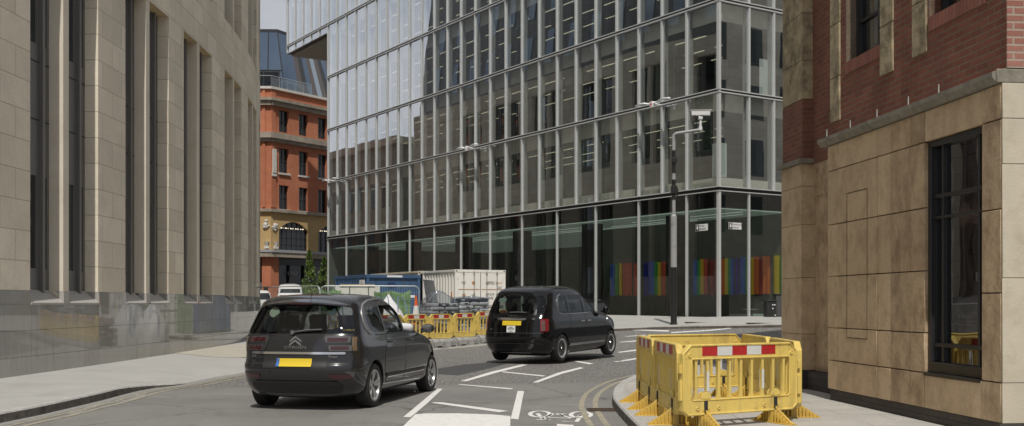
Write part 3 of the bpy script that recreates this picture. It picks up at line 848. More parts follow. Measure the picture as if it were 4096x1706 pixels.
plate(GB.matrix_basis @ Vector((1.02, 0.02, 4.78)), e_rot, 'LITTLE', 'BRITAIN EC1', 'white street nameplate reading LITTLE BRITAIN EC1 on the corner glass')
plate(GB.matrix_basis @ Vector((-0.02, -0.92, 4.82)), e_rot + math.pi / 2, 'MONTAGUE', 'STREET EC1', 'white street nameplate reading MONTAGUE STREET EC1 on the corner glass')
# ================================================================ curved stone building on the left
SB = empty('stone_building', (0, 0, 0), 0, 'curved pale stone building with tall dark window slots and polished granite base', 'stone building')
def cbox(m, y0, y1, d0, d1, z0, z1, mi=0, seg=0.6, ends=True, top=True, bot=True, back=False):
    n = max(1, int((y1 - y0) / seg))
    ys = [y0 + (y1 - y0) * i / n for i in range(n + 1)]
    for a, b in zip(ys, ys[1:]):
        A0, A1, B0, B1 = wp(a, d0), wp(a, d1), wp(b, d0), wp(b, d1)
        m.quad((*A1, z0), (*B1, z0), (*B1, z1), (*A1, z1), mi, [(a, z0), (b, z0), (b, z1), (a, z1)])
        if top: m.quad((*A0, z1), (*A1, z1), (*B1, z1), (*B0, z1), mi, [(a, d0), (a, d1), (b, d1), (b, d0)])
        if bot: m.quad((*A0, z0), (*B0, z0), (*B1, z0), (*A1, z0), mi, [(a, d0), (b, d0), (b, d1), (a, d1)])
        if back: m.quad((*A0, z0), (*A0, z1), (*B0, z1), (*B0, z0), mi)
    if ends:
        for y in (y0, y1):
            P0, P1 = wp(y, d0), wp(y, d1)
            m.quad((*P0, z0), (*P1, z0), (*P1, z1), (*P0, z1), mi, [(y + d0, z0), (y + d1, z0), (y + d1, z1), (y + d0, z1)])
ZG, ZS, ZB, ZT = 1.74, 9.14, 10.80, 17.2
OP = [(11.0, 14.2), (15.85, 19.05), (20.7, 23.9), (25.55, 28.75), (30.15, 33.3), (35.15, 38.3), (40.0, 43.15), (44.85, 48.0), (49.7, 52.8), (54.5, 57.6), (59.3, 62.4), (64.1, 67.2), (68.9, 72.0), (73.7, 76.8)]
END = 83.5
stone_wall = MB()
edges = [3.0] + [v for o in OP for v in o] + [END]
for a, b in zip(edges[0::2], edges[1::2]):
    cbox(stone_wall, a, b, -0.30, 0.0, ZG, ZS, top=False)
    cbox(stone_wall, a, b, -0.30, 0.0, ZB, ZT, top=False)
cbox(stone_wall, 3.0, END, -0.34, 0.004, ZS, ZB); cbox(stone_wall, 3.0, END, -0.34, 0.05, ZT, ZT + 1.2)
for y in (END,):
    P0, P1 = wp(y, 0), wp(y, -16)
    stone_wall.quad((*P0, 0), (*P1, 0), (*P1, ZT + 1.2), (*P0, ZT + 1.2))
stone_wall.build('stone_wall', stone, SB, recalc=False)
# soffits of the lower tier
for a, b in OP:
    m = MB(); A0, A1, B0, B1 = wp(a, -0.30), wp(a, 0.0), wp(b, -0.30), wp(b, 0.0)
    m.quad((*A0, ZS - 0.004), (*B0, ZS - 0.004), (*B1, ZS - 0.004), (*A1, ZS - 0.004)); m.build('soffit', soffit_m, SB, recalc=False)
for a, b in OP:
    mid = (a + b) / 2 - 0.05
    m = MB(); cbox(m, mid - 0.13, mid + 0.13, -0.30, 0.0, ZG, ZS - 0.006, top=False); cbox(m, mid - 0.13, mid + 0.13, -0.30, 0.0, ZB, ZT, top=False)
    m.build('pier', stone_pier, SB, recalc=False)
    # granite sill sloping out under each opening
    m = MB()
    for s0, s1 in ((a, mid - 0.13), (mid + 0.13, b)):
        p = [wp(s0, -0.30), wp(s1, -0.30), wp(s1 + 0.0, 0.03), wp(s0, 0.03)]
        m.quad((*p[0], ZG + 0.02), (*p[1], ZG + 0.02), (*p[2], 1.50), (*p[3], 1.50))
        m.quad((*p[3], 1.50), (*p[2], 1.50), (*p[2], 1.46), (*p[3], 1.46))
    cbox(m, mid - 0.13, mid + 0.13, -0.1, 0.012, 1.48, ZG)
    m.build('sloping_sill', granite_dull, SB, recalc=False)
    for s0, s1 in ((a, mid - 0.13), (mid + 0.13, b)):
        for (zb, zt, sp0, sp1) in ((ZG, ZS - 0.006, 4.05, 6.70), (ZB, ZT, 13.1, 14.2)):
            if zb > ZS and a > 60: pass
            m = MB(); w_ = (s1 - s0)
            cen = s0 + w_ * 0.72
            cbox(m, s0, s1, -0.36, -0.30, zb, zb + 0.45, ends=False)
            cbox(m, s0, s1, -0.36, -0.30, sp0, sp1, ends=False)
            for zz in [sp0 + (sp1 - sp0) * t for t in (0.42, 0.86)]: cbox(m, s0, s1, -0.30, -0.292, zz, zz + 0.025, 1, ends=False)
            if zt - sp1 > 0.1: cbox(m, s0, s1, -0.36, -0.31, zt - 0.08, zt, ends=False)
            # frame uprights and the projecting fin
            for u0, u1 in ((s0, s0 + 0.09), (cen - 0.13, cen - 0.05), (cen + 0.05, cen + 0.13), (s1 - 0.09, s1)): cbox(m, u0, u1, -0.36, -0.296, zb, zt, 0)
            cbox(m, cen - 0.05, cen + 0.05, -0.36, -0.215, zb - (0.10 if zb < ZS else 0), zt - 0.002)
            wb = m.build('window_bay', [bronze, bronze_d], SB, recalc=False)
            for z0, z1 in ((zb + 0.45, sp0), (sp1, zt - 0.08)):
                if z1 - z0 < 0.3: continue
                for u0, u1 in ((s0 + 0.09, cen - 0.13), (cen + 0.13, s1 - 0.09)):
                    g = MB(); A, B = wp(u0, -0.335), wp(u1, -0.335)
                    g.quad((*A, z0), (*B, z0), (*B, z1), (*A, z1)); g.build('pane', win_dark, wb, recalc=False)
# rooms behind: blinds and dark backs
m = MB(); 
for a, b in OP:
    for (z0, z1) in ((ZG, ZS), (ZB, ZT)):
        cbox(m, a, b, -1.2, -1.1, z0, z1, 0, ends=False, top=False, bot=False)
        if a < 50:
            zz = z0 + RND.uniform(0.6, 1.3)
            cbox(m, a, b, -0.5, -0.48, 4.2 if z0 < 5 else 14.4, z1 if z0 > 5 else 4.21, 1, ends=False, top=False, bot=False)
cbox(m, 3.0, END, -1.25, -0.37, ZS + 0.1, ZS + 0.2, 0, ends=False); cbox(m, 3.0, END, -1.25, -0.37, ZT + 0.05, ZT + 0.1, 0, ends=False)
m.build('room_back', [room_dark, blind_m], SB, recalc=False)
m = MB()
for a, b in OP[:7]:
    if a < 50:
        for s0, s1 in ((a + 0.1, a + 0.75), (a + 1.75, a + 2.35)):
            cbox(m, s0, s1, -0.46, -0.45, 2.7, 4.05, 0, ends=False, top=False, bot=False); cbox(m, s0, s1, -0.46, -0.45, 6.9, 9.0, 0, ends=False, top=False, bot=False)
m.build('blind', blind_m, SB, recalc=False)
# granite base in jointed panels
m = MB()
cbox(m, 3.0, 60.0, -0.2, 0.004, -0.2, 1.455, 1, ends=False, bot=False)
vj = [3.0]
for a, b in OP:
    if b < 60: vj += [a, b]
vj += [60.0]
for a, b in zip(vj, vj[1:]):
    isop = (a, b) in OP
    if not isop: cbox(m, a, b, -0.31, 0.004, 1.456, ZG - 0.004, 0)
    rows = [(-0.1, 0.47), (0.476, 0.97), (0.976, 1.47)] + ([] if isop else [(1.476, ZG - 0.015)])
    for z0, z1 in rows:
        n = 2 if (b - a) > 2.4 and z0 < 1.0 and False else 1
        cbox(m, a + 0.004, b - 0.004, 0.0, 0.02, z0, z1, 0, seg=0.7)
m.build('granite_base', [granite, joint_m], SB, recalc=False)
# dark set-back upper storeys with windows (seen mirrored in the glass building)
m = MB()
n = 80
ys = [3 + (END - 3) * i / n for i in range(n + 1)]
for a, b in zip(ys, ys[1:]):
    A, B = wp(a, -0.5), wp(b, -0.5); C, D = wp(b, -2.0), wp(a, -2.0)
    m.quad((*A, ZT + 1.2), (*B, ZT + 1.2), (*C, 30), (*D, 30)); E, F2 = wp(a, -14), wp(b, -14); m.quad((*D, 30), (*C, 30), (*F2, 30), (*E, 30))
P0, P1, P2, P3 = wp(END, -0.5), wp(END, -2.0), wp(END, -14), wp(END, -14)
m.poly([(*P0, ZT + 1.2), (*P1, 30), (*P2, 30), (*P3, ZT + 1.2)])
m.build('upper_storeys', bronze, SB, recalc=False)
m = MB()
y = 42
skyglass = MAT('sky_lit_window', (0.30, 0.36, 0.42), 0.12, metal=0.6)
while y < 82:
    for z0, z1 in ((19.6, 22.2), (23.6, 26.2)):
        t0 = -0.5 - 1.5 * (z0 - ZT - 1.2) / (30 - ZT - 1.2); t1 = -0.5 - 1.5 * (z1 - ZT - 1.2) / (30 - ZT - 1.2)
        A, B, C, D = wp(y, t0 + 0.05), wp(y + 0.8, t0 + 0.05), wp(y + 0.8, t1 + 0.05), wp(y, t1 + 0.05)
        m.quad((*A, z0), (*B, z0), (*C, z1), (*D, z1))
    y += 2.4
tag(m.build('dormer_window', skyglass, SB, recalc=False), kind='stuff')

# lower pale building beyond it, on the same side of the street
e = empty('pale_building', (-31.5, 85.5, 0), rad(122), 'low pale stone building beyond the curved block, seen only mirrored in glass', 'building')
m = MB(); m.box(0, 0, 0, 26, 12, 16.2); m.build('wall', BRICK('pale_ashlar', (0.42, 0.39, 0.34), (0.48, 0.45, 0.39), (0.25, 0.24, 0.2), 1.2, 0.6, 0.006), e)
m = MB(); m.box(-0.3, -0.3, 16.2, 26.3, 12.3, 16.9); m.build('cornice', stone_pier, e)
for i in range(9):
    for z in (2.5, 6.5, 10.5):
        m = MB(); m.box(1.2 + 2.7 * i, -0.03, z, 2.4 + 2.7 * i, 0.05, z + 2.2); m.build('window', MAT('far_window', (0.04, 0.045, 0.05), 0.15) if i == 0 and z == 2.5 else bpy.data.materials['far_window'], e)

# stone block on the far side of the cross street: mirrored in the corner glazing, and its shadow lies over the roadway
e = empty('stone_block', (7.8, 20.4, 0), math.atan2(0.544, 0.839), 'tall stone block along the cross street behind the brick building', 'building')
m = MB(); m.box(0, -14, 0, 60, 0, 24.0); m.build('wall', stone, e)
for i in range(16):
    for z in (2.0, 6.4, 10.4, 14.4, 18.4):
        m = MB(); m.box(1.5 + 3.6 * i, 0.001, z, 3.1 + 3.6 * i, 0.05, z + 2.6); m.build('window', bpy.data.materials['far_window'], e)
m = MB(); m.box(-0.2, -14.2, 24.0, 60.2, 0.3, 24.8); m.build('cornice', stone_pier, e)
# ================================================================ brick and stone building on the right
BB = empty('brick_building', (4.94, 10.85, 0), math.atan2(0.9949, -0.1006), 'dark red brick building with brown stained stone ground floor on the right', 'brick building')
red_brick = BRICK('dark_red_brick', (0.175, 0.060, 0.038), (0.25, 0.088, 0.055), (0.20, 0.135, 0.09), 0.235, 0.076, 0.010, 0.85, var=0.22, vs=1.3, bmp=0.9, dirt=(0.16, 0.075, 0.058), ds=1.6, dlo=0.5, dhi=0.8)
soldier = BRICK('soldier_bricks', (0.27, 0.09, 0.065), (0.34, 0.125, 0.085), (0.16, 0.12, 0.09), 0.076, 0.22, 0.009, 0.85, offset=0.0, var=0.2, bmp=0.9)
lit_end_brick = BRICK('lit_brick', (0.26, 0.10, 0.075), (0.31, 0.14, 0.11), (0.33, 0.27, 0.21), 0.235, 0.076, 0.011, 0.85, var=0.2, bmp=0.6)  # same brick with the sunlight on the end put into its colour
brown_stone = MAT('stained_brown_stone', (0.57, 0.435, 0.28), 0.85, var=0.10, vs=26, dirt=(0.36, 0.255, 0.155), ds=2.9, dlo=0.45, dhi=0.72, bmp=0.35, bs=22, stretch=(1, 1, 0.8), isl=0.08)
brown_stone2 = MAT('weathered_brown_stone', (0.49, 0.365, 0.23), 0.85, var=0.14, vs=26, dirt=(0.27, 0.185, 0.11), ds=3.6, dlo=0.42, dhi=0.66, bmp=0.5, bs=18, stretch=(1, 1, 0.7), isl=0.10)
jamb_stone = MAT('mossy_jamb_stone', (0.42, 0.345, 0.22), 0.9, var=0.2, vs=5, dirt=(0.16, 0.13, 0.08), ds=3.2, dlo=0.42, dhi=0.64, bmp=0.6, bs=20)
sunlit_stone = MAT('sunlit_cream_stone', (0.50, 0.445, 0.345), 0.8, var=0.08, vs=2, dirt=(0.36, 0.30, 0.21), ds=2.5, dlo=0.5, dhi=0.8, bmp=0.2)  # sunlit cream tone put into the stone colour, real stains over it
ledge_m = MAT('lichened_ledge', (0.22, 0.20, 0.16), 0.9, var=0.3, vs=8, bmp=0.5, bs=16)
plinth_brick = BRICK('black_plinth_brick', (0.05, 0.044, 0.04), (0.065, 0.055, 0.05), (0.03, 0.028, 0.026), 0.45, 0.10, 0.008, 0.75, var=0.25, bmp=0.6)
win_frame = MAT('black_window_frame', (0.022, 0.022, 0.023), 0.4)
brick_win = GLASS('old_window_glass', (0.16, 0.17, 0.17), 0.13, 0.45, wav=0.002, ws=2.0)
HB = 14.0
def stone_slabs(name, xs, zs, y0, y1, mat, par, gap=0.012, skip=()):
    """jointed stone facing: one part made of butted slabs with fine open joints"""
    m = MB()
    for i, (a, b) in enumerate(zip(xs, xs[1:])):
        for j, (c, d) in enumerate(zip(zs, zs[1:])):
            if (i, j) in skip: continue
            m.box(a + gap/2, y0, c + gap/2, b - gap/2, y1 + RND.uniform(-0.002, 0.002), d - gap/2)
    return m.build(name, mat, par, bevel=0.006, seg=1)
xs = [0.0, 0.37, 1.53, 1.97, 2.483, 2.865, 4.11, 4.47]
zs = [0.28, 0.69, 1.15, 1.87, 2.60, 3.36, 3.72]
# ground floor facing, with the window opening left out
stone_slabs('stone_facing', [2.483, 2.865, 4.11, 4.47], zs, -0.15, 0.0, brown_stone, BB)
stone_slabs('stone_facing', [1.61, 1.97, 2.483], zs, -0.15, 0.0, brown_stone2, BB)
stone_slabs('stone_facing', [0.0, 0.37], [0.28, 0.69, 1.6, 2.45, 3.36, 3.72], -0.15, 0.004, brown_stone2, BB)
stone_slabs('stone_facing', [0.37, 1.61], [0.28, 0.69], -0.15, 0.0, brown_stone, BB)
stone_slabs('stone_facing', [0.37, 1.61], [3.36, 3.72], -0.15, 0.0, brown_stone, BB)
m = MB(); m.box(0.02, -0.4, 0.0, 4.46, -0.155, 0.70); m.box(0.02, -0.4, 3.37, 4.46, -0.155, 3.75); m.box(1.6, -0.4, 0.7, 4.46, -0.155, 3.37); m.box(0.02, -0.4, 0.7, 0.37, -0.155, 3.37)
m.build('backing_wall', joint_m, BB)
# incised panel in the facing
m = MB()
for q in ((3.12, 1.0, 3.16, 1.005), ): pass
for x0, z0, x1, z1 in ((3.15, 1.02, 3.80, 1.032), (3.15, 2.98, 3.80, 2.992), (3.15, 1.032, 3.16, 2.98), (3.79, 1.032, 3.80, 2.98)):
    m.box(x0, 0.0005, z0, x1, 0.0045, z1)
m.build('incised_panel', MAT('incised_line', (0.10, 0.075, 0.045), 0.9), BB)
m = MB(); m.box(0.02, -0.2, -0.1, 4.44, -0.03, 0.278); m.build('plinth', plinth_brick, BB)
# window on the ground floor
W = MB()
x0, x1, z0, z1 = 0.374, 1.606, 0.70, 3.355
f = 0.07
W.box(x0, -0.16, z0, x1, -0.04, z0 + 0.12); W.box(x0, -0.16, z1 - f, x1, -0.04, z1)
W.box(x0, -0.16, z0 + 0.12, x0 + f, -0.04, z1 - f); W.box(x1 - f, -0.16, z0 + 0.12, x1, -0.04, z1 - f)
win = W.build('window', win_frame, BB, bevel=0.006)
m = MB(); m.box(0.40, -0.15, 0.66, 1.60, 0.02, 0.698); m.build('window_sill', win_frame, win)
m = MB()
for xx in (0.56, 1.33): m.box(xx - 0.022, -0.145, z0 + 0.12, xx + 0.022, -0.075, z1 - f)
for zz in (1.02, 2.72): m.box(x0 + f, -0.143, zz - 0.022, x1 - f, -0.073, zz + 0.022)
m.box(x0 + f, -0.142, 2.46, x1 - f, -0.074, 2.49)
m.build('glazing_bar', win_frame, win)
m = MB(); m.quad((x0 + f, -0.12, z0 + 0.12), (x1 - f, -0.12, z0 + 0.12), (x1 - f, -0.12, z1 - f), (x0 + f, -0.12, z1 - f)); m.build('pane', brick_win, win, recalc=False)
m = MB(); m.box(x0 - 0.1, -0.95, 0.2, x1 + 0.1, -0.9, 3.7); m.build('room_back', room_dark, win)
# string course and its pegs
m = MB(); m.prism([(-0.15, 3.72), (0.05, 3.72), (0.10, 3.78), (0.10, 3.83), (-0.07, 3.88), (-0.15, 3.88)], 'x', 0.0, 4.60); m.build('string_course', ledge_m, BB)
for xx in (4.42, 3.62, 2.80, 1.95, 1.22):
    m = MB(); m.cyl((xx, 0.03, 3.83), (xx, 0.03, 3.955), 0.009, 0.006, 8); m.build('ledge_peg', pave, BB, smooth=50)
# upper wall: brick with two stone-dressed windows
up = [(0.0, 0.39, 4.80, 9.0), (1.62, 2.875, 4.80, 9.0), (3.96, 4.47, 4.80, 9.0)]
m = MB()
m.box(0.0, -0.35, 3.88, 4.47, -0.06, 4.80)
for a, b, c, d in up: m.box(a, -0.35, c, b, -0.06, d)
m.box(0.0, -0.35, 9.0, 4.47, -0.06, HB); m.build('brick_wall', red_brick, BB)
for xa, xb in ((0.395, 1.615), (2.88, 3.955)):
    m = MB(); m.box(xa, -0.20, 4.64, xb, -0.045, 4.80); m.build('soldier_course', soldier, BB)
def dress(xa, xb, zl, name='stone_jamb'):
    m = MB(); z = zl
    hs = [0.62, 0.75, 0.7, 0.75, 0.7, 0.7]
    for h in hs:
        m.box(xa, -0.20, z + 0.004, xb, -0.035, z + h - 0.004); z += h
    m.build(name, jamb_stone, BB, bevel=0.008, seg=1)
dress(4.155, 4.475, 4.05); dress(2.52, 2.872, 4.38); dress(1.66, 2.0, 4.42); dress(0.06, 0.386, 4.95)
for xa, xb in ((0.39, 1.62), (2.875, 3.96)):
    W = MB(); z0, z1 = 4.80, 8.98
    W.box(xa, -0.30, z0, xb, -0.20, z0 + 0.09); W.box(xa, -0.30, z0 + 0.09, xa + 0.07, -0.20, z1); W.box(xb - 0.07, -0.30, z0 + 0.09, xb, -0.20, z1)
    win = W.build('window', win_frame, BB)
    m = MB(); c = (xa + xb) / 2
    m.box(xa + 0.28, -0.29, z0 + 0.09, xa + 0.33, -0.22, z1); m.box(xa + 0.07, -0.288, 5.33, xb - 0.07, -0.222, 5.37); m.box(xa + 0.42, -0.286, z0 + 0.09, xa + 0.46, -0.224, z1)
    m.build('glazing_bar', win_frame, win)
    m = MB(); m.quad((xa + 0.07, -0.26, z0 + 0.09), (xb - 0.07, -0.26, z0 + 0.09), (xb - 0.07, -0.26, z1), (xa + 0.07, -0.26, z1)); m.build('pane', brick_win, win, recalc=False)
    m = MB(); m.box(xa - 0.3, -1.2, 4.4, xb + 0.3, -1.15, 9.2); m.build('room_back', room_dark, win)
    # far jamb, sunlight put into its pale colour
    m = MB(); m.box(xb - 0.0, -0.199, z0, xb + 0.012, -0.06, z1); m.build('window_reveal', sunlit_stone, BB)
# the end that faces down the street: stone pier and brick above in painted sunlit tones, dark sign box
m = MB()
zz = [0.28, 0.69, 1.75, 2.9, 3.36, 3.72]
for a, b in zip(zz, zz[1:]): m.box(-0.022, -0.24, a + 0.003, -0.001, 0.0, b - 0.003)
m.build('end_pier', sunlit_stone, BB, bevel=0.004, seg=1)
m = MB(); m.box(-0.02, -1.2, 3.72, -0.001, 0.06, 3.86); m.build('end_ledge', ledge_m, BB, bevel=0.01)
m = MB(); m.box(-0.018, -4.0, 3.87, -0.001, -0.05, HB); m.build('end_brickwork', lit_end_brick, BB)
m = MB(); m.box(0.30, -4.0, 0.0, 0.42, -0.245, 3.72); m.build('end_wall', sunlit_stone, BB)
m = MB(); m.box(0.05, -1.6, 2.65, 0.30, -0.27, 3.62); m.build('sign_box', black_m, BB, bevel=0.02)
m = MB(); m.box(-0.02, -4.0, -0.1, -0.001, 0.03, 0.278); m.build('end_plinth', plinth_brick, BB)
# recess and corner pilaster further along
m = MB(); m.box(4.48, -0.9, 0.42, 6.30, -0.54, 3.2); m.box(4.48, -0.9, 3.2, 6.30, -0.52, 3.72); m.build('recess_stone', brown_stone2, BB)
m = MB(); m.box(4.48, -0.9, 3.724, 6.30, -0.5, HB); m.build('recess_brick', red_brick, BB)
m = MB(); m.box(4.46, -0.54, -0.1, 6.28, -0.40, 0.415); m.box(6.285, -0.9, -0.1, 7.2, -0.29, 0.415); m.build('recess_plinth', plinth_brick, BB)
m = MB()
zz = [0.42, 1.0, 1.9, 2.75, 3.36]
for a, b in zip(zz, zz[1:]): m.box(6.305, -0.9, a + 0.003, 7.2, -0.31, b - 0.003)
m.prism([(-0.9, 3.363), (-0.31, 3.363), (-0.31, 3.72), (-0.9, 3.72)], 'x', 6.305, 7.2)
m.build('corner_pilaster', brown_stone, BB, bevel=0.006, seg=1)
m = MB(); m.box(6.24, -0.9, 3.724, 7.26, -0.25, 3.80); m.build('pilaster_cap', ledge_m, BB, bevel=0.01)
m = MB(); m.box(6.305, -0.9, 3.805, 7.2, -0.33, 4.75); m.build('pilaster_brick', red_brick, BB); m = MB(); m.box(6.305, -0.9, 9.2, 7.2, -0.33, HB); m.build('pilaster_brick', red_brick, BB)
m = MB(); z = 4.755
for h in (0.62, 0.75, 0.7, 0.8, 0.75, 0.8): m.box(6.30, -0.9, z + 0.003, 7.19, -0.325, z + h - 0.003); z += h
m.build('pilaster_stone', jamb_stone, BB, bevel=0.006, seg=1)
m = MB(); m.box(7.205, -12, 0.0, 7.5, -0.55, HB); m.box(0.425, -12, 0, 7.2, -11.8, HB); m.box(0.43, -11.8, HB - 0.4, 7.2, -0.36, HB - 0.05); m.build('far_wall', red_brick, BB)
m = MB(); m.box(7.23, -0.54, 0.42, 7.45, -0.40, 3.7); m.build('far_pier', brown_stone2, BB)

# ================================================================ red brick building at the end of the street
RB = empty('red_brick_building', (-21.3, 95.0, 0), 0, 'orange red brick block with stone bands and a glass attic at the street end', 'brick building')
A1 = math.pi; A2 = math.atan2(-0.817, -0.576)
orange_brick = BRICK('orange_red_brick', (0.48, 0.145, 0.07), (0.54, 0.18, 0.09), (0.45, 0.24, 0.15), 0.235, 0.09, 0.010, 0.85, var=0.14, vs=0.5, bmp=0.4, dirt=(0.44, 0.13, 0.065), ds=0.3)
sandstone = MAT('yellow_sandstone', (0.52, 0.36, 0.17), 0.85, var=0.12, vs=0.6)
bandstone = MAT('grey_band_stone', (0.36, 0.31, 0.25), 0.85, var=0.18, vs=1.2, dirt=(0.2, 0.17, 0.14), ds=1.0)
white_stone = MAT('white_carved_stone', (0.62, 0.60, 0.55), 0.8, var=0.15, vs=6, bmp=0.6, bs=9)
rwin = MAT('far_dark_glass', (0.022, 0.025, 0.03), 0.12)
rframe = MAT('far_window_frame', (0.05, 0.055, 0.06), 0.5)
def rb(m, name, mat, ang, **k): return m.build(name, mat, RB, rotz=ang, **k)
# plain volumes (slightly behind every face)
m = MB(); m.box(0.02, -9, 0, 12, -0.3, 20.4); rb(m, 'core_wall', orange_brick, A1)
# facing pieces around the window openings
def facade(ang, xw, xa, xb, wsgn):
    """brick face between xa and xb with openings xw, floor by floor"""
    rows = [(9.85, 12.0), (13.1, 15.3), (16.75, 18.7)]
    m = MB(); z = 9.85
    cuts = [9.70] + [v for r in rows for v in r] + [20.4]
    for a, b in zip(cuts[0::2], cuts[1::2]): m.box(xa, -0.35, a, xb, 0, b)
    for a, b in rows:
        x = xa
        for w0, w1 in xw: m.box(x, -0.35, a, w0, 0, b); x = w1
        m.box(x, -0.35, a, xb, 0, b)
    rb(m, 'brick_face', orange_brick, ang)
    for a, b in rows:
        for w0, w1 in xw:
            m = MB(); t = 0.07
            m.box(w0, -0.30, a, w0 + t, -0.22, b); m.box(w1 - t, -0.30, a, w1, -0.22, b); m.box(w0 + t, -0.30, b - t, w1 - t, -0.22, b); m.box(w0 + t, -0.30, a, w1 - t, -0.22, a + t)
            m.box(w0 + t, -0.29, (a + b) / 2 - 0.03, w1 - t, -0.23, (a + b) / 2 + 0.03); m.box((w0 + w1) / 2 - 0.02, -0.288, a + t, (w0 + w1) / 2 + 0.02, -0.232, b - t)
            wn = rb(m, 'window', rframe, ang)
            m = MB(); m.box(w0 + t, -0.34, a + t, w1 - t, -0.295, b - t); m.build('pane', rwin, wn)
            if a > 9.9 and a < 16 or a < 9.9:
                m = MB(); m.box(w0 - 0.12, -0.2, a - 0.16, w1 + 0.12, 0.14, a - 0.001); rb(m, 'window_sill', white_stone, ang)
xw2 = [(-(t1), -(t0)) for t0, t1 in ((12.9, 13.9), (10.55, 11.6), (8.15, 9.2), (5.75, 6.85), (3.35, 4.45), (0.95, 2.1))]
facade(A2, xw2, -15, 0.0, 1)
m = MB(); m.box(-15, -8, 0, 0.0, -0.56, 20.3); rb(m, 'core_wall', orange_brick, A2)
m = MB(); m.box(0.0, -0.3, 9.70, 12, 0, 20.4); rb(m, 'brick_face', orange_brick, A1)
# corner pilaster strips
m = MB(); m.box(-0.5, 0.001, 9.95, 0.0, 0.10, 20.3); rb(m, 'brick_pilaster', orange_brick, A2)
m = MB(); m.box(0.5, 0.001, 9.95, 0.75, 0.10, 20.3); rb(m, 'brick_pilaster', orange_brick, A1)
# stone bands and cornices
for (z0, z1, out, nm, mt) in ((9.55, 9.80, 0.28, 'band', bandstone), (15.75, 16.05, 0.25, 'cornice', bandstone), (16.05, 16.55, 0.45, 'cornice', bandstone), (18.95, 19.35, 0.3, 'cornice', bandstone), (19.35, 19.60, 0.5, 'cornice', bandstone), (20.4, 20.62, 0.2, 'coping', white_stone)):
    m = MB(); m.box(-15, -0.3, z0, 0.0 + out * 0.35, out, z1); rb(m, nm, mt, A2)
    m = MB(); m.box(-out * 0.35, -0.3, z0 + 0.002, 12, out - 0.002, z1 - 0.002); rb(m, nm, mt, A1)
# sandstone floor with broad arched windows
AR = [(-4.5, -0.95), (-9.4, -5.8), (-14.2, -10.7)]
def arch_face(x0, x1, xl, xr, z0, z1, zt):
    """sandstone panel with a segmental arch opening"""
    m = MB(); n = 14
    cx = (x0 + x1) / 2
    top = [(x0 + (x1 - x0) * i / n, z1 + 0.75 * (1 - ((x0 + (x1 - x0) * i / n - cx) / ((x1 - x0) / 2)) ** 2)) for i in range(n + 1)]
    pts = [(xl, z0), (x0, z0), *top, (x1, z0), (xr, z0), (xr, zt), (xl, zt)]
    m.prism([(xl, z0), (x0, z0), (x0, zt), (xl, zt)], 'y', -0.3, 0.0); m.prism([(x1, z0), (xr, z0), (xr, zt), (x1, zt)], 'y', -0.3, 0.0)
    for a, b in zip(top, top[1:]): m.prism([a, b, (b[0], zt), (a[0], zt)], 'y', -0.3, 0.0)
    rb(m, 'sandstone_face', sandstone, A2)
    m = MB(); nx = 6
    for i in range(nx + 1):
        x = x0 + (x1 - x0) * i / nx; m.box(x - 0.03, -0.26, z0, x + 0.03, -0.2, z1 + 0.75 * (1 - ((x - cx) / ((x1 - x0) / 2)) ** 2))
    for i in range(4): m.box(x0, -0.262, z0 + (z1 - z0) * i / 3 - 0.03, x1, -0.202, z0 + (z1 - z0) * i / 3 + 0.03)
    w_ = rb(m, 'arched_window', rframe, A2)
    m = MB(); m.poly([(x0, -0.27, z0), (x1, -0.27, z0)] + [(a, -0.27, b) for a, b in reversed(top)]); m.build('pane', rwin, w_)
    m = MB()
    for i in range(5): m.box(x0 + 0.35 + 0.62 * i, -0.255, z1 + 0.12, x0 + 0.75 + 0.62 * i, -0.25, z1 + 0.2)
    m.build('ceiling_light', strip_light, w_)
lim = [-15.0, -10.05, -5.15, 0.0]
for (x0, x1), xl, xr in zip(reversed(AR), lim, lim[1:]): arch_face(x0, x1, xl, xr, 6.2, 8.05, 9.55)
m = MB(); m.box(0, -0.3, 6.2, 12, 0.001, 9.55); rb(m, 'sandstone_face', sandstone, A1)
# carved ornaments at the corner
for ang, x, z, s in ((A1, 0.45, 8.35, 0.55), (A1, 1.4, 8.4, 0.7), (A2, -0.4, 8.3, 0.5)):
    m = MB()
    for k in range(11):
        a = RND.uniform(0, 6.28); r = RND.uniform(0.1, 0.75) * s
        px, pz = x + r * math.cos(a), z + r * math.sin(a) - 0.2 * (k > 7)
        q = RND.uniform(0.12, 0.28) * s
        m.lathe([(0.001, -q), (q * .7, -q * .7), (q, 0), (q * .7, q * .7), (0.001, q)], 8, M=Matrix.Translation((px, 0.05, pz)))
    m.lathe([(0.001, -0.6 * s), (0.16 * s, -0.45 * s), (0.3 * s, 0), (0.26 * s, 0.4 * s), (0.001, 0.55 * s)], 10, M=Matrix.Translation((x, 0.06, z)))
    rb(m, 'carved_ornament', white_stone, ang, smooth=60)
m = MB(); m.box(-0.46, 0.101, 13.0, -0.06, 0.24, 15.1); m.box(-0.52, 0.1, 12.7, 0.0, 0.2, 12.995); rb(m, 'carved_bracket', white_stone, A2)
for x, ang in ((0.35, A1), (-0.5, A2)):
    m = MB(); m.box(x - 0.2, 0.0, 6.3, x + 0.2, 0.2, 6.55); m.cyl((x, 0.12, 6.9), (x, 0.12, 6.5), 0.22, 0.1, 8); rb(m, 'floodlight', white_stone, ang)
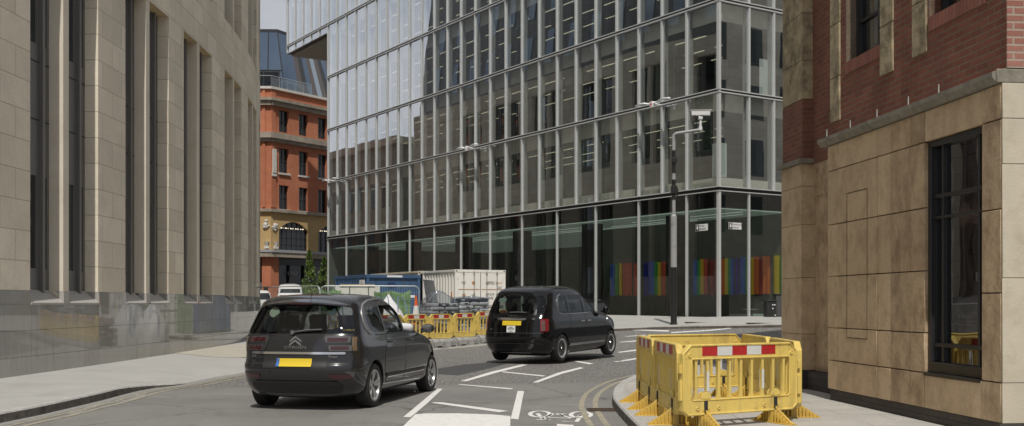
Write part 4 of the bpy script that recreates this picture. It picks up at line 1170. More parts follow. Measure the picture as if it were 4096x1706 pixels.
# projecting moulding over the shop front
m = MB(); m.box(-15, -0.3, 5.55, 0.3, 0.55, 5.95); rb(m, 'shop_cornice', bandstone, A2); m = MB(); m.box(-0.3, -0.3, 5.552, 12, 0.548, 5.948); rb(m, 'shop_cornice', bandstone, A1)
m = MB(); m.box(-15, -0.3, 5.951, 0.4, 0.62, 6.19); rb(m, 'lead_flashing', MAT('lead_grey', (0.34, 0.35, 0.36), 0.6), A2); m = MB(); m.box(-0.4, -0.3, 5.953, 12, 0.618, 6.188); rb(m, 'lead_flashing', bpy.data.materials['lead_grey'], A1)
# shop front
shop_dark = MAT('dark_shop_front', (0.018, 0.019, 0.02), 0.35)
m = MB(); m.box(-15, -0.5, 0.3, -0.9, -0.4, 5.55); m.box(-15, -0.4, 4.9, -0.9, -0.1, 5.55)
for x in (-14.8, -12.2, -9.6, -6.8, -4.2, -2.4, -1.05): m.box(x - 0.07, -0.4, 0.3, x + 0.07, -0.15, 4.9)
m.box(-15, -0.38, 3.1, -0.95, -0.17, 3.2); m.box(-15, -0.4, 0.3, -0.95, -0.1, 0.9)
rb(m, 'shop_front', shop_dark, A2)
m = MB(); m.box(-15, -0.39, 0.9, -0.95, -0.37, 4.9); rb(m, 'shop_glass', rwin, A2)
m = MB()
for x, z in ((-1.4, 2.2), (-4.0, 1.9), (-4.4, 1.85), (-4.9, 1.95), (-3.0, 1.7)): m.lathe([(0.001, -0.05), (0.05, 0), (0.001, 0.05)], 8, M=Matrix.Translation((x, -0.3, z)))
rb(m, 'bulb', MAT('lit_bulb', (1, 0.9, 0.75), 0.5, emit=2.0), A2)
m = MB(); m.box(-0.9, -0.5, 0.2, 0.0, 0.02, 5.55); rb(m, 'brick_pillar', orange_brick, A2); m = MB(); m.box(0.0, -0.5, 0.2, 0.8, 0.021, 5.55); rb(m, 'brick_pillar', orange_brick, A1)
m = MB(); m.box(0.25, 0.021, 2.0, 0.62, 0.14, 2.9); rb(m, 'wall_box', shop_dark, A1)
m = MB(); m.box(0.8, -0.4, 0.3, 5.0, -0.3, 5.55); m.box(0.8, -0.3, 4.85, 5, -0.05, 5.0); rb(m, 'entrance', shop_dark, A1)
m = MB(); m.box(0.82, -0.29, 0.4, 2.6, -0.2, 3.3)
d = rb(m, 'door', MAT('grey_door', (0.10, 0.11, 0.13), 0.5), A1)
m = MB()
for z in (0.7, 1.7, 2.6):
    for x in (0.95, 1.8): m.box(x, -0.199, z, x + 0.65, -0.17, z + 0.6)
m.build('door_panel', MAT('grey_door_panel', (0.15, 0.16, 0.18), 0.5), d, bevel=0.02)
m = MB(); m.box(1.2, -0.28, 3.7, 2.2, -0.25, 4.5); rb(m, 'window_notice', plate_w, A1)
text('LINO', 0.52, 'shop_sign', plate_w if False else MAT('dim_lettering', (0.30, 0.30, 0.29), 0.5), RB, tuple(Matrix.Rotation(A2, 3, 'Z') @ Vector((-2.7, -0.13, 4.15))), (rad(90), 0, A2 + math.pi))
# glass attic, leaning back, with dark roof edge
attic_glass = MAT('blue_attic_glass', (0.13, 0.18, 0.25), 0.06, metal=0.75, var=0.1, vs=0.4)
attic_dark = MAT('attic_grey_panel', (0.11, 0.095, 0.09), 0.4, metal=0.2); attic_edge = MAT('attic_frame', (0.03, 0.032, 0.035), 0.4)
att_pale = MAT('attic_pale_glass', (0.32, 0.38, 0.45), 0.08, metal=0.5)
H0, H1 = 20.6, 26.15
def V1(x, y, z):  return (Matrix.Rotation(A1, 3, 'Z') @ Vector((x, y, z)))
def V2_(x, y, z): return (Matrix.Rotation(A2, 3, 'Z') @ Vector((x, y, z)))
B1 = V1(0.6, -1.2, H0); T1 = V1(0.9, -3.0, H1); B0 = V1(8, -1.2, H0); T0 = V1(8, -3.0, H1)
m = MB(); m.quad(B0, B1, T1, T0); m.build('attic_glazing', attic_glass, RB)
mid0, mid1 = V1(-0.9, -1.35, H0), V1(0.1, -3.05, H1)
m = MB(); m.quad(B1, mid0, mid1, T1); m.build('attic_glazing', attic_glass, RB)
# long slope with stripes
n = 22
P0, Q0 = mid0, mid1; P1 = V2_(-16, -1.2, H0); Q1 = V2_(-15, -3.6, H1)
for i in range(n):
    a, b = i / n, (i + 1) / n
    m = MB(); m.quad(P0.lerp(P1, a), P0.lerp(P1, b), Q0.lerp(Q1, b), Q0.lerp(Q1, a))
    m.build('attic_panel', [attic_glass, attic_dark, att_pale, attic_dark, attic_edge][i % 5] if i > 2 else attic_glass, RB)
m = MB(); m.poly([T0, T1, mid1, Q1, V2_(-15, -9, H1), V1(8, -9, H1)]); m.poly([p + Vector((0, 0, 0.3)) for p in (T0, T1, mid1, Q1, V2_(-15, -9, H1), V1(8, -9, H1))])
E_ = [T0, T1, mid1, Q1]
for a, b in zip(E_, E_[1:]): m.quad(a, b, b + Vector((0, 0, 0.3)), a + Vector((0, 0, 0.3)))
m.build('attic_roof', attic_edge, RB)
m = MB()
for a, b in ((B1, T1), (mid0, mid1), (B1.lerp(T1, .33), mid0.lerp(mid1, .33)), (B0.lerp(T0, .33), B1.lerp(T1, .33)), (B0.lerp(T0, .30), B1.lerp(T1, .30))):
    m.cyl(a, b, 0.06, n=6)
m.build('attic_frame_bar', attic_edge, RB)
m = MB(); m.box(-0.55, -1.25, H0, 2.3, -1.05, H0 + 1.6); tw = rb(m, 'terrace_door', rframe, A1)
m = MB(); m.box(-0.45, -1.049, H0 + 0.05, 0.85, -1.03, H0 + 1.5); m.box(0.93, -1.049, H0 + 0.05, 2.2, -1.03, H0 + 1.5); m.build('pane', rwin, tw)
# terrace balustrade
m = MB(); pl = [V1(8, -0.1, H0 + 1.0), V1(0, -0.1, H0 + 1.0), V2_(-5.0, -0.1, H0 + 1.0)]
m.pipe(pl, 0.035, 6)
for p, q, k in ((pl[0], pl[1], 6), (pl[1], pl[2], 5)):
    for i in range(k + 1):
        c = p.lerp(q, i / k); m.cyl(c, c - Vector((0, 0, 1.0)), 0.025, n=6)
m.build('balustrade_rail', MAT('steel_rail', (0.5, 0.52, 0.53), 0.35, metal=0.6), RB)
m = MB()
for p, q in zip(pl, pl[1:]): m.quad(p - Vector((0, 0, .1)), q - Vector((0, 0, .1)), q - Vector((0, 0, .95)), p - Vector((0, 0, .95)))
m.build('balustrade_glass', GLASS('balustrade_glass', (0.75, 0.85, 0.85), 0.12, 0.3), RB, recalc=False)
# ================================================================ vehicles
def paintmat(name, col, metal, rough=0.32, coat=1.0, fl=0.0):
    m = MAT(name, col, rough, metal=metal, coat=coat, var=fl, vs=400 if fl else 3)
    return m
tyre_m = MAT('tyre_rubber', (0.018, 0.018, 0.018), 0.8, var=0.2, vs=9)
alloy_m = MAT('alloy_wheel', (0.55, 0.55, 0.54), 0.32, metal=0.8)
hub_black = MAT('black_hub', (0.02, 0.02, 0.021), 0.35)
plastic_m = MAT('black_trim_plastic', (0.02, 0.02, 0.021), 0.55)
liner_m = MAT('arch_liner', (0.008, 0.008, 0.008), 0.95)
cabin_m = MAT('cabin_trim', (0.022, 0.022, 0.024), 0.85)
seat_m = MAT('seat_cloth', (0.03, 0.03, 0.033), 0.9)
chrome_m = MAT('chrome', (0.75, 0.75, 0.76), 0.12, metal=1.0)
car_glass = GLASS('car_glass', (0.66, 0.70, 0.68), 0.05, 0.40)
privacy_glass = GLASS('dark_car_glass', (0.30, 0.32, 0.32), 0.05, 0.22)
red_lens = MAT('red_lens', (0.20, 0.012, 0.015), 0.12, coat=1.0)
dark_red_lens = MAT('dark_red_lens', (0.045, 0.008, 0.009), 0.1, coat=1.0)
clear_lens = MAT('clear_lens', (0.42, 0.42, 0.41), 0.1, metal=0.7, coat=1.0)
amber_lens = MAT('amber_lens', (0.17, 0.115, 0.07), 0.15, coat=1.0)
plate_y = MAT('yellow_number_plate', (0.72, 0.52, 0.03), 0.4)
plate_b = MAT('blue_plate_band', (0.05, 0.16, 0.45), 0.4)
plate_wm = MAT('white_licence_plate', (0.75, 0.75, 0.73), 0.45)
ink_m = MAT('printed_black', (0.02, 0.02, 0.02), 0.6)

class Body:
    """a car body as a stack of rounded horizontal outlines; x forward from the rear axle, y left, z up"""
    def __init__(s, xr, xf, w, ar, af, pr=3.0, pf=2.4, bow=0.0, low=None):
        s.low = low
        s.xr = pchip(*zip(*xr)); s.xf = pchip(*zip(*xf)); s.w = pchip(*zip(*w)); s.ar = ar; s.af = af; s.pr = pr; s.pf = pf; s.bow = bow
        s.z0 = xr[0][0]; s.z1 = xr[-1][0]
    def lens(s, z):
        ar = s.ar
        if s.low:
            t = min(max((z - s.low[0]) / (s.low[1] - s.low[0]), 0), 1); t = t * t * (3 - 2 * t); ar = s.low[2] + (s.ar - s.low[2]) * t
        L = s.xf(z) - s.xr(z); k = min(1, L / (1.15 * (ar + s.af)))
        return ar * k, s.af * k
    def y(s, x, z):
        xr, xf, w = s.xr(z), s.xf(z), s.w(z); a, b = s.lens(z)
        mid = (xr + xf) / 2; w = w * (1 - s.bow * ((x - mid) / ((xf - xr) / 2)) ** 2)
        if x < xr + a:
            t = min(max((xr + a - x) / a, 0), 1); return w * max(1 - t ** s.pr, 0) ** (1 / s.pr)
        if x > xf - b:
            t = min(max((x - xf + b) / b, 0), 1); return w * max(1 - t ** s.pf, 0) ** (1 / s.pf)
        return w
    def rear(s, y, z):
        w = s.w(z) * (1 - s.bow); a, b = s.lens(z)
        t = min(abs(y) / w, 1); return s.xr(z) + a * (1 - max(1 - t ** s.pr, 0) ** (1 / s.pr))
    def front(s, y, z):
        w = s.w(z) * (1 - s.bow); a, b = s.lens(z)
        t = min(abs(y) / w, 1); return s.xf(z) - b * (1 - max(1 - t ** s.pf, 0) ** (1 / s.pf))
    def ring(s, z, inset=0.0):
        xr, xf = s.xr(z) + inset, s.xf(z) - inset; a, b = s.lens(z)
        half = []
        for i in range(13):
            f = math.pi / 2 * i / 12; x = s.xr(z) + a * (1 - math.cos(f) ** (2 / s.pr)); half.append((x, s.y(x, z)))
        x0, x1 = s.xr(z) + a, s.xf(z) - b
        for i in range(1, 16): x = x0 + (x1 - x0) * i / 16; half.append((x, s.y(x, z)))
        for i in range(13):
            f = math.pi / 2 * i / 12; x = s.xf(z) - b * (1 - math.sin(f) ** (2 / s.pf)); half.append((x, s.y(x, z)))
        if inset:
            half = [(min(max(x, xr), xf), max(y - inset, 0.0)) for x, y in half]
        pts = half + [(x, -y) for x, y in reversed(half[1:-1])]
        return pts
    def mesh(s, zs, inset=0.0):
        m = MB(); n = None; vs = []
        for z in zs:
            r = s.ring(z, inset); n = len(r); vs += [(x, y, z) for x, y in r]
        fs = []
        for j in range(len(zs) - 1):
            for i in range(n): fs.append((j*n+i, j*n+(i+1) % n, (j+1)*n+(i+1) % n, (j+1)*n+i))
        fs += [tuple(range(n - 1, -1, -1)), tuple((len(zs)-1)*n + i for i in range(n))]
        m.add(vs, fs); return m
    # patches laid on the surface. rows: (z, a, b)
    def side(s, mb, rows, off, sg, nu=14, nv=10, mi=0, bulge=0):
        fa, fb = pchip([r[0] for r in rows], [r[1] for r in rows]), pchip([r[0] for r in rows], [r[2] for r in rows])
        z0, z1 = rows[0][0], rows[-1][0]
        def fn(u, v):
            z = z0 + (z1 - z0) * v; x = fa(z) + (fb(z) - fa(z)) * u
            return (x, sg * (s.y(x, z) + off + bulge * math.sin(math.pi * u) * math.sin(math.pi * v)), z)
        mb.grid(fn, nu, nv, mi)
    def back(s, mb, rows, off, nu=16, nv=8, mi=0, front=False):
        fa, fb = pchip([r[0] for r in rows], [r[1] for r in rows]), pchip([r[0] for r in rows], [r[2] for r in rows])
        z0, z1 = rows[0][0], rows[-1][0]
        def fn(u, v):
            z = z0 + (z1 - z0) * v; y = fa(z) + (fb(z) - fa(z)) * u
            return ((s.front(y, z) + off) if front else (s.rear(y, z) - off), y, z)
        mb.grid(fn, nu, nv, mi)
def outline(rows, n=10):
    fa, fb = pchip([r[0] for r in rows], [r[1] for r in rows]), pchip([r[0] for r in rows], [r[2] for r in rows])
    z0, z1 = rows[0][0], rows[-1][0]
    zs = [z0 + (z1 - z0) * i / n for i in range(n + 1)]
    return [(fa(z), z) for z in zs] + [(fb(z), z) for z in reversed(zs)]
def cut(o, mb):
    c = mb.build('cutter', liner_m, o.parent)
    md = o.modifiers.new('b', 'BOOLEAN'); md.operation = 'DIFFERENCE'; md.solver = 'EXACT'; md.object = c
    bpy.context.view_layer.update()
    dg = bpy.context.evaluated_depsgraph_get(); dg.update()
    me = bpy.data.meshes.new_from_object(o.evaluated_get(dg))
    o.modifiers.clear(); old = o.data; o.data = me; bpy.data.meshes.remove(old); bpy.data.objects.remove(c)

def wheel(parent, x, y, r, kind, sg):
    """tyre with rim; sg +1 for a left wheel"""
    e = None
    M_ = Matrix.Translation((x, y, r)) @ Matrix.Rotation(-sg * math.pi / 2, 4, 'X')
    wd = 0.11; m = MB(); ri = r * 0.70
    m.lathe([(ri - 0.02, -wd), (ri + 0.012, -wd), (r - 0.035, -wd * 0.98), (r - 0.008, -wd * 0.8), (r, -wd * 0.4), (r, wd * 0.4), (r - 0.008, wd * 0.8), (r - 0.035, wd * 0.98), (r * 0.83, wd * 1.02), (ri + 0.012, wd * 0.97), (ri, wd * 0.9), (ri - 0.02, 0)], 40, M=M_)
    tw = m.build('wheel', tyre_m, parent, smooth=40)
    m = MB()
    m.lathe([(ri + 0.004, wd * 0.9), (ri - 0.004, wd * 0.96), (ri - 0.022, wd * 0.9), (ri - 0.035, 0.0), (ri - 0.04, -0.05)], 40, M=M_)
    m.build('rim', alloy_m, tw, smooth=40)
    m = MB(); m.lathe([(0.001, -0.02), (ri - 0.03, -0.02)], 32, M=M_); m.build('brake_disc', liner_m, tw)
    m = MB()
    if kind == 'alloy':
        for k in range(5):
            for d in (-0.19, 0.19):
                a = 2 * math.pi * k / 5 + d + 0.2; a0 = 2 * math.pi * k / 5 + 0.2 + d * 0.35
                ps = []
                for rr, aa, hw in ((0.05, a0, 0.020), (ri - 0.012, a, 0.025)):
                    c = Vector((rr * math.cos(aa), rr * math.sin(aa), 0)); t = Vector((-math.sin(aa), math.cos(aa), 0))
                    ps.append((c - t * hw, c + t * hw))
                zz = wd * 0.62
                P = [ps[0][0] + Vector((0, 0, zz)), ps[0][1] + Vector((0, 0, zz)), ps[1][1] + Vector((0, 0, zz + 0.02)), ps[1][0] + Vector((0, 0, zz + 0.02))]
                vs = [M_ @ p for p in P] + [M_ @ (p - Vector((0, 0, 0.035))) for p in P]
                m.add(vs, [(0, 1, 2, 3), (4, 7, 6, 5), (0, 4, 5, 1), (1, 5, 6, 2), (2, 6, 7, 3), (3, 7, 4, 0)])
        m.lathe([(0.001, wd * 0.74), (0.05, wd * 0.72), (0.066, wd * 0.55), (0.066, 0.02)], 20, M=M_)
        m.build('spokes', alloy_m, tw, smooth=30)
        m = MB(); m.lathe([(0.001, wd * 0.77), (0.028, wd * 0.76), (0.03, wd * 0.7)], 16, M=M_); m.build('hub_cap', hub_black, tw, smooth=40)
    else:
        m.lathe([(0.001, wd * 0.72), (0.05, wd * 0.72), (0.07, wd * 0.60), (ri * 0.50, wd * 0.62), (ri * 0.62, wd * 0.72), (ri * 0.80, wd * 0.70)], 40, M=M_)
        for k in range(10):
            a = 2 * math.pi * k / 10
            R2 = M_ @ Matrix.Rotation(a, 4, 'Z')
            m.box(ri * 0.6, -0.022, wd * 0.60, ri - 0.03, 0.022, wd * 0.74, M=R2)
        m.build('wheel_disc', hub_black, tw, smooth=40)
        m = MB(); m.lathe([(ri * 0.80, wd * 0.71), (ri * 0.84, wd * 0.82), (ri * 0.93, wd * 0.86), (ri - 0.022, wd * 0.85)], 40, M=M_)
        m.build('trim_ring', alloy_m, tw, smooth=40)
        m = MB(); m.lathe([(0.001, wd * 0.80), (0.026, wd * 0.79), (0.03, wd * 0.7)], 16, M=M_); m.build('hub_cap', chrome_m, tw, smooth=40)
    return tw

def seat(parent, x, y, w=0.5, zb=0.42):
    m = MB()
    m.box(x - 0.25, y - w/2, zb - 0.12, x + 0.28, y + w/2, zb + 0.06)
    M_ = Matrix.Translation((x - 0.26, y, zb + 0.05)) @ Matrix.Rotation(rad(-14), 4, 'Y')
    m.box(-0.06, -w/2 + 0.02, 0, 0.06, w/2 - 0.02, 0.56, M=M_)
    s = m.build('seat', seat_m, parent, bevel=0.05, seg=3)
    m = MB(); m.box(-0.045, -0.13, 0.60, 0.045, 0.13, 0.79, M=M_); m.cyl(M_ @ Vector((0, -0.05, 0.5)), M_ @ Vector((0, -0.05, 0.62)), 0.008, n=6); m.cyl(M_ @ Vector((0, 0.05, 0.5)), M_ @ Vector((0, 0.05, 0.62)), 0.008, n=6)
    m.build('headrest', seat_m, s, bevel=0.03, seg=3)

def finish_body(o, B, wheels, r_arch, zfl):
    """pick out arches and cabin faces by where they lie"""
    me = o.data
    for p in me.polygons:
        c = p.center; mi = 0
        for wx in wheels:
            if (c.x - wx[0]) ** 2 + (c.z - wx[1]) ** 2 < (r_arch + 0.004) ** 2 and abs(p.normal.y) < 0.5 and abs(c.y) > 0.3 and B.y(c.x, max(c.z, B.z0)) - abs(c.y) > 0.008: mi = 1
            if (c.x - wx[0]) ** 2 + (c.z - wx[1]) ** 2 < (r_arch + 0.004) ** 2 and B.y(c.x, max(c.z, B.z0)) - abs(c.y) > 0.10: mi = 1
        if mi == 0 and zfl < c.z < B.z1 - 0.02:
            ins = min(B.y(c.x, c.z) - abs(c.y), c.x - B.rear(c.y, c.z), B.front(c.y, c.z) - c.x)
            if ins > 0.030: mi = 2
        if c.z < B.z0 + 0.004: mi = 1
        p.material_index = mi
    me.polygons.foreach_set('use_smooth', [True] * len(me.polygons))
    me.set_sharp_from_angle(angle=rad(32)); me.update()

# ---------------------------------------------------------------- the grey people carrier
P_rr, P_fr = Vector((-1.958, 15.45, 0)), Vector((-1.354, 18.20, 0))
hd = (P_fr - P_rr).normalized(); lf = Vector((-hd.y, hd.x, 0))
MPV = empty('people_carrier', tuple(P_rr + lf * 0.90 + Vector((0, 0, -0.006))), math.atan2(hd.y, hd.x), 'dark grey people carrier with open side windows, the nearer of the two cars', 'car')
grey_paint = MAT('dark_grey_metallic', (0.024, 0.024, 0.026), 0.2, metal=0.3, coat=0.7, var=0.12, vs=300)
WB = 2.84
B = Body(
    xr=[(0.20, -0.62), (0.27, -0.70), (0.36, -0.77), (0.45, -0.815), (0.55, -0.84), (0.63, -0.835), (0.68, -0.80), (0.80, -0.785), (0.92, -0.765), (1.02, -0.735), (1.08, -0.70), (1.20, -0.635), (1.35, -0.55), (1.46, -0.485), (1.50, -0.47), (1.54, -0.42), (1.58, -0.33), (1.61, -0.18), (1.63, 0.10), (1.642, 0.55)],
    xf=[(0.20, 3.45), (0.27, 3.62), (0.40, 3.71), (0.55, 3.73), (0.70, 3.70), (0.80, 3.63), (0.88, 3.48), (0.95, 3.25), (1.00, 3.02), (1.04, 2.80), (1.10, 2.62), (1.20, 2.42), (1.32, 2.16), (1.42, 1.92), (1.50, 1.74), (1.55, 1.58), (1.59, 1.43), (1.62, 1.28), (1.635, 1.14), (1.642, 1.0)],
    w=[(0.20, 0.80), (0.26, 0.865), (0.36, 0.895), (0.50, 0.905), (0.62, 0.913), (0.74, 0.908), (0.84, 0.905), (0.92, 0.900), (0.98, 0.885), (1.03, 0.872), (1.10, 0.858), (1.25, 0.82), (1.38, 0.785), (1.46, 0.76), (1.52, 0.73), (1.56, 0.70), (1.59, 0.65), (1.615, 0.56), (1.632, 0.40), (1.642, 0.18)],
    ar=0.36, af=1.05, pr=3.3, pf=2.2, bow=0.015, low=(0.75, 1.15, 0.60))
zs = [0.20, 0.23, 0.27, 0.31, 0.36, 0.42, 0.48, 0.55, 0.60, 0.63, 0.66, 0.68, 0.72, 0.76, 0.80, 0.84, 0.88, 0.92, 0.95, 0.98, 1.0, 1.02, 1.04, 1.07, 1.10, 1.15, 1.20, 1.26, 1.32, 1.38, 1.42, 1.46, 1.48, 1.50, 1.52, 1.54, 1.56, 1.58, 1.595, 1.61, 1.62, 1.63, 1.637, 1.642]
body = B.mesh(zs).build('body', [grey_paint, liner_m, cabin_m], MPV, smooth=40)
cut(body, B.mesh([0.36, 0.5, 0.7, 0.9, 1.0, 1.1, 1.25, 1.38, 1.46, 1.50, 1.54, 1.575], inset=0.05))
arch = 0.365
for wx in (0, WB):
    for sg in (-1, 1):
        c = MB(); c.cyl((wx, sg * 0.60, 0.325), (wx, sg * 1.2, 0.325), arch, n=40); cut(body, c)
# openings
REARW = [(1.075, -0.77, 0.77), (1.10, -0.785, 0.785), (1.20, -0.765, 0.765), (1.35, -0.72, 0.72), (1.43, -0.68, 0.68), (1.455, -0.65, 0.65)]
RQ = [(1.075, 0.10, 0.50), (1.10, -0.04, 0.50), (1.20, -0.14, 0.48), (1.32, -0.16, 0.455), (1.42, -0.06, 0.435), (1.455, 0.05, 0.425)]
RD = [(1.06, 0.56, 1.34), (1.20, 0.54, 1.32), (1.35, 0.51, 1.295), (1.44, 0.49, 1.275), (1.47, 0.50, 1.26)]
FD = [(1.045, 1.41, 2.36), (1.12, 1.40, 2.30), (1.25, 1.375, 2.03), (1.36, 1.355, 1.80), (1.44, 1.34, 1.62), (1.47, 1.345, 1.52)]
FQ = [(1.045, 2.43, 2.62), (1.08, 2.39, 2.56), (1.16, 2.27, 2.40), (1.21, 2.18, 2.27)]
WS = [(1.09, -0.72, 0.72), (1.20, -0.70, 0.70), (1.35, -0.64, 0.64), (1.50, -0.54, 0.54)]
for rows in (RQ, RD, FD):
    c = MB(); c.prism(outline(rows), 'y', -2, 2); cut(body, c)
c = MB(); c.prism(outline(REARW), 'x', -1.5, 0.0); cut(body, c)
c = MB(); c.prism(outline(WS), 'x', 1.75, 4.0); cut(body, c)
finish_body(body, B, [(0, 0.325), (WB, 0.325)], arch, 0.30)
g = MB(); B.back(g, REARW, -0.006); g.build('rear_window', privacy_glass, MPV, smooth=60)
g = MB(); B.back(g, WS, -0.006, front=True); g.build('windscreen', car_glass, MPV, smooth=60)
for sg in (-1, 1):
    g = MB(); B.side(g, RQ, -0.006, sg); g.build('quarter_window', privacy_glass, MPV, smooth=60)
    # rear door glass lowered half way, front door glass fully down on the driver's side
    z_ = 1.29 if sg < 0 else 1.47
    rows = [r for r in RD if r[0] < z_] + [(z_, 0.525, 1.305)] if sg < 0 else RD
    g = MB(); B.side(g, rows, -0.012, sg); g.build('door_window', privacy_glass, MPV, smooth=60)
    if sg > 0: g = MB(); B.side(g, FD, -0.010, sg); g.build('door_window', car_glass, MPV, smooth=60)
# doors: skins standing a hair proud, dark shut lines beneath
def door(B, par, rows, sg, paint, gap=0.011, name='door'):
    m = MB(); B.side(m, [(rows[0][0] - gap, rows[0][1] - gap, rows[0][2] + gap)] + [(r[0], r[1] - gap, r[2] + gap) for r in rows[1:-1]] + [(rows[-1][0] + gap, rows[-1][1] - gap, rows[-1][2] + gap)], 0.0015, sg)
    d0 = MB(); B.side(d0, rows, 0.0035, sg)
    d = d0.build(name, paint, par, smooth=60)
    m.build('shut_line', plastic_m, d, smooth=60)
    return d
RDD = [(0.34, 0.47, 1.27), (0.42, 0.44, 1.30), (0.55, 0.40, 1.335), (0.65, 0.40, 1.345), (0.80, 0.44, 1.355), (0.92, 0.50, 1.36), (1.035, 0.53, 1.36)]
FDD = [(0.34, 1.31, 2.36), (0.42, 1.335, 2.40), (0.60, 1.36, 2.42), (0.80, 1.375, 2.43), (0.92, 1.38, 2.43), (1.02, 1.38, 2.42)]
for sg in (-1, 1):
    for rows, hx in ((RDD, 0.58), (FDD, 1.50)):
        d = door(B, MPV, rows, sg, grey_paint)
        m = MB(); yy = sg * (B.y(hx + 0.1, 0.93) + 0.03); m.pipe([(hx, yy - sg * 0.03, 0.925), (hx + 0.02, yy, 0.93), (hx + 0.18, yy, 0.935), (hx + 0.20, yy - sg * 0.03, 0.935)], 0.013, 8); m.build('door_handle', grey_paint, d, smooth=50)
    # rubbing strips and sculpted waist crease on the doors
    m = MB(); B.side(m, [(0.425, 0.46, 2.36), (0.435, 0.45, 2.37), (0.455, 0.46, 2.38), (0.465, 0.47, 2.36)], 0.016, sg, 30, 4); m.build('sill_moulding', plastic_m, MPV, smooth=60)
    m = MB(); B.side(m, [(0.40, 0.50, 2.30), (0.407, 0.49, 2.31), (0.418, 0.50, 2.30)], 0.020, sg, 30, 2); m.build('chrome_strip', chrome_m, MPV, smooth=60)
    m = MB(); B.side(m, [(1.037, 0.10, 2.50), (1.045, 0.08, 2.52), (1.053, 0.08, 2.50)], 0.006, sg, 40, 2); m.build('waist_strip', plastic_m, MPV, smooth=60)
    # roof rail arching back into the rear pillar
    m = MB()
    rail = [(2.35, 1.13), (2.05, 1.30), (1.75, 1.44), (1.45, 1.52), (1.0, 1.562), (0.5, 1.562), (0.1, 1.535), (-0.15, 1.48), (-0.27, 1.38), (-0.30, 1.25), (-0.27, 1.14), (-0.12, 1.065)]
    m.pipe([(x, sg * (B.y(x, z) + 0.004), z) for x, z in rail], 0.017, 8); m.build('roof_rail', MAT('satin_silver_trim', (0.33, 0.33, 0.33), 0.35, metal=0.6) if sg < 0 else bpy.data.materials['satin_silver_trim'], MPV, smooth=60)
    # mirror
    m = MB(); M_ = Matrix.Translation((2.30, sg * 0.985, 1.085))
    m.lathe([(0.001, -0.09), (0.06, -0.08), (0.09, -0.03), (0.092, 0.03), (0.06, 0.08), (0.001, 0.09)], 16, M=M_ @ Matrix.Rotation(rad(90), 4, 'X') @ Matrix.Diagonal((0.75, 0.8, 1.15, 1)))
    mr = m.build('door_mirror', plastic_m, MPV, smooth=60)
    m = MB(); m.cyl((2.30, sg * 0.86, 1.03), (2.31, sg * 0.98, 1.06), 0.025, n=8); m.build('mirror_arm', plastic_m, mr, smooth=50)
    m = MB(); m.box(2.226, sg * 0.985 - 0.075, 1.03, 2.230, sg * 0.985 + 0.075, 1.14); m.build('mirror_glass', chrome_m, mr, bevel=0.003)
    for wx in (0, WB): wheel(MPV, wx, sg * 0.785, 0.322, 'alloy', sg)
# tail gate details
m = MB(); B.back(m, [(0.655, -0.83, 0.83), (0.662, -0.83, 0.83), (0.668, -0.83, 0.83)], 0.003, 30, 2); m.build('shut_line', plastic_m, MPV, smooth=60)
m = MB(); B.back(m, [(0.795, -0.70, 0.66), (0.803, -0.71, 0.67), (0.818, -0.71, 0.67), (0.826, -0.70, 0.66)], 0.018, 30, 4); m.build('chrome_strip', chrome_m, MPV, smooth=60)
m = MB(); B.back(m, [(0.60, -0.46, 0.46), (0.62, -0.47, 0.47), (0.74, -0.47, 0.47), (0.775, -0.46, 0.46)], 0.004, 16, 6); m.build('plate_recess', plastic_m, MPV, smooth=60)
m = MB(); B.back(m, [(0.627, -0.26, 0.26), (0.737, -0.26, 0.26)], 0.016, 10, 2); pl = m.build('number_plate', plate_y, MPV, smooth=60)
m = MB(); B.back(m, [(0.628, 0.215, 0.259), (0.736, 0.215, 0.259)], 0.018, 2, 2); m.build('plate_band', plate_b, pl)
# emblem: two stacked chevrons, and the lettering under it
def chev(z):
    m = MB()
    for s in (-1, 1):
        pts = [(0.0, z + 0.045), (s * 0.085, z - 0.02), (s * 0.085, z - 0.048), (0.0, z + 0.012)]
        m.prism([(a, b) for a, b in pts], 'x', B.rear(0, z) - 0.022, B.rear(0, z) + 0.01)
    return m
mm = chev(1.005); k = chev(0.955)
mm.add(k.v, k.f); mm.build('chevron_emblem', chrome_m, MPV)
text('CITROEN', 0.052, 'lettering', chrome_m, MPV, (B.rear(0, 0.89) - 0.006, 0, 0.888), (rad(90), 0, rad(-90)), 0.004, sx=1.5)
text('Picasso', 0.045, 'lettering', chrome_m, MPV, (B.rear(-0.46, 0.765) - 0.006, -0.56, 0.765), (rad(90), 0, rad(-90)), 0.003)
text('C4', 0.045, 'lettering', chrome_m, MPV, (B.rear(0.58, 0.765) - 0.006, 0.63, 0.765), (rad(90), 0, rad(-90)), 0.003)
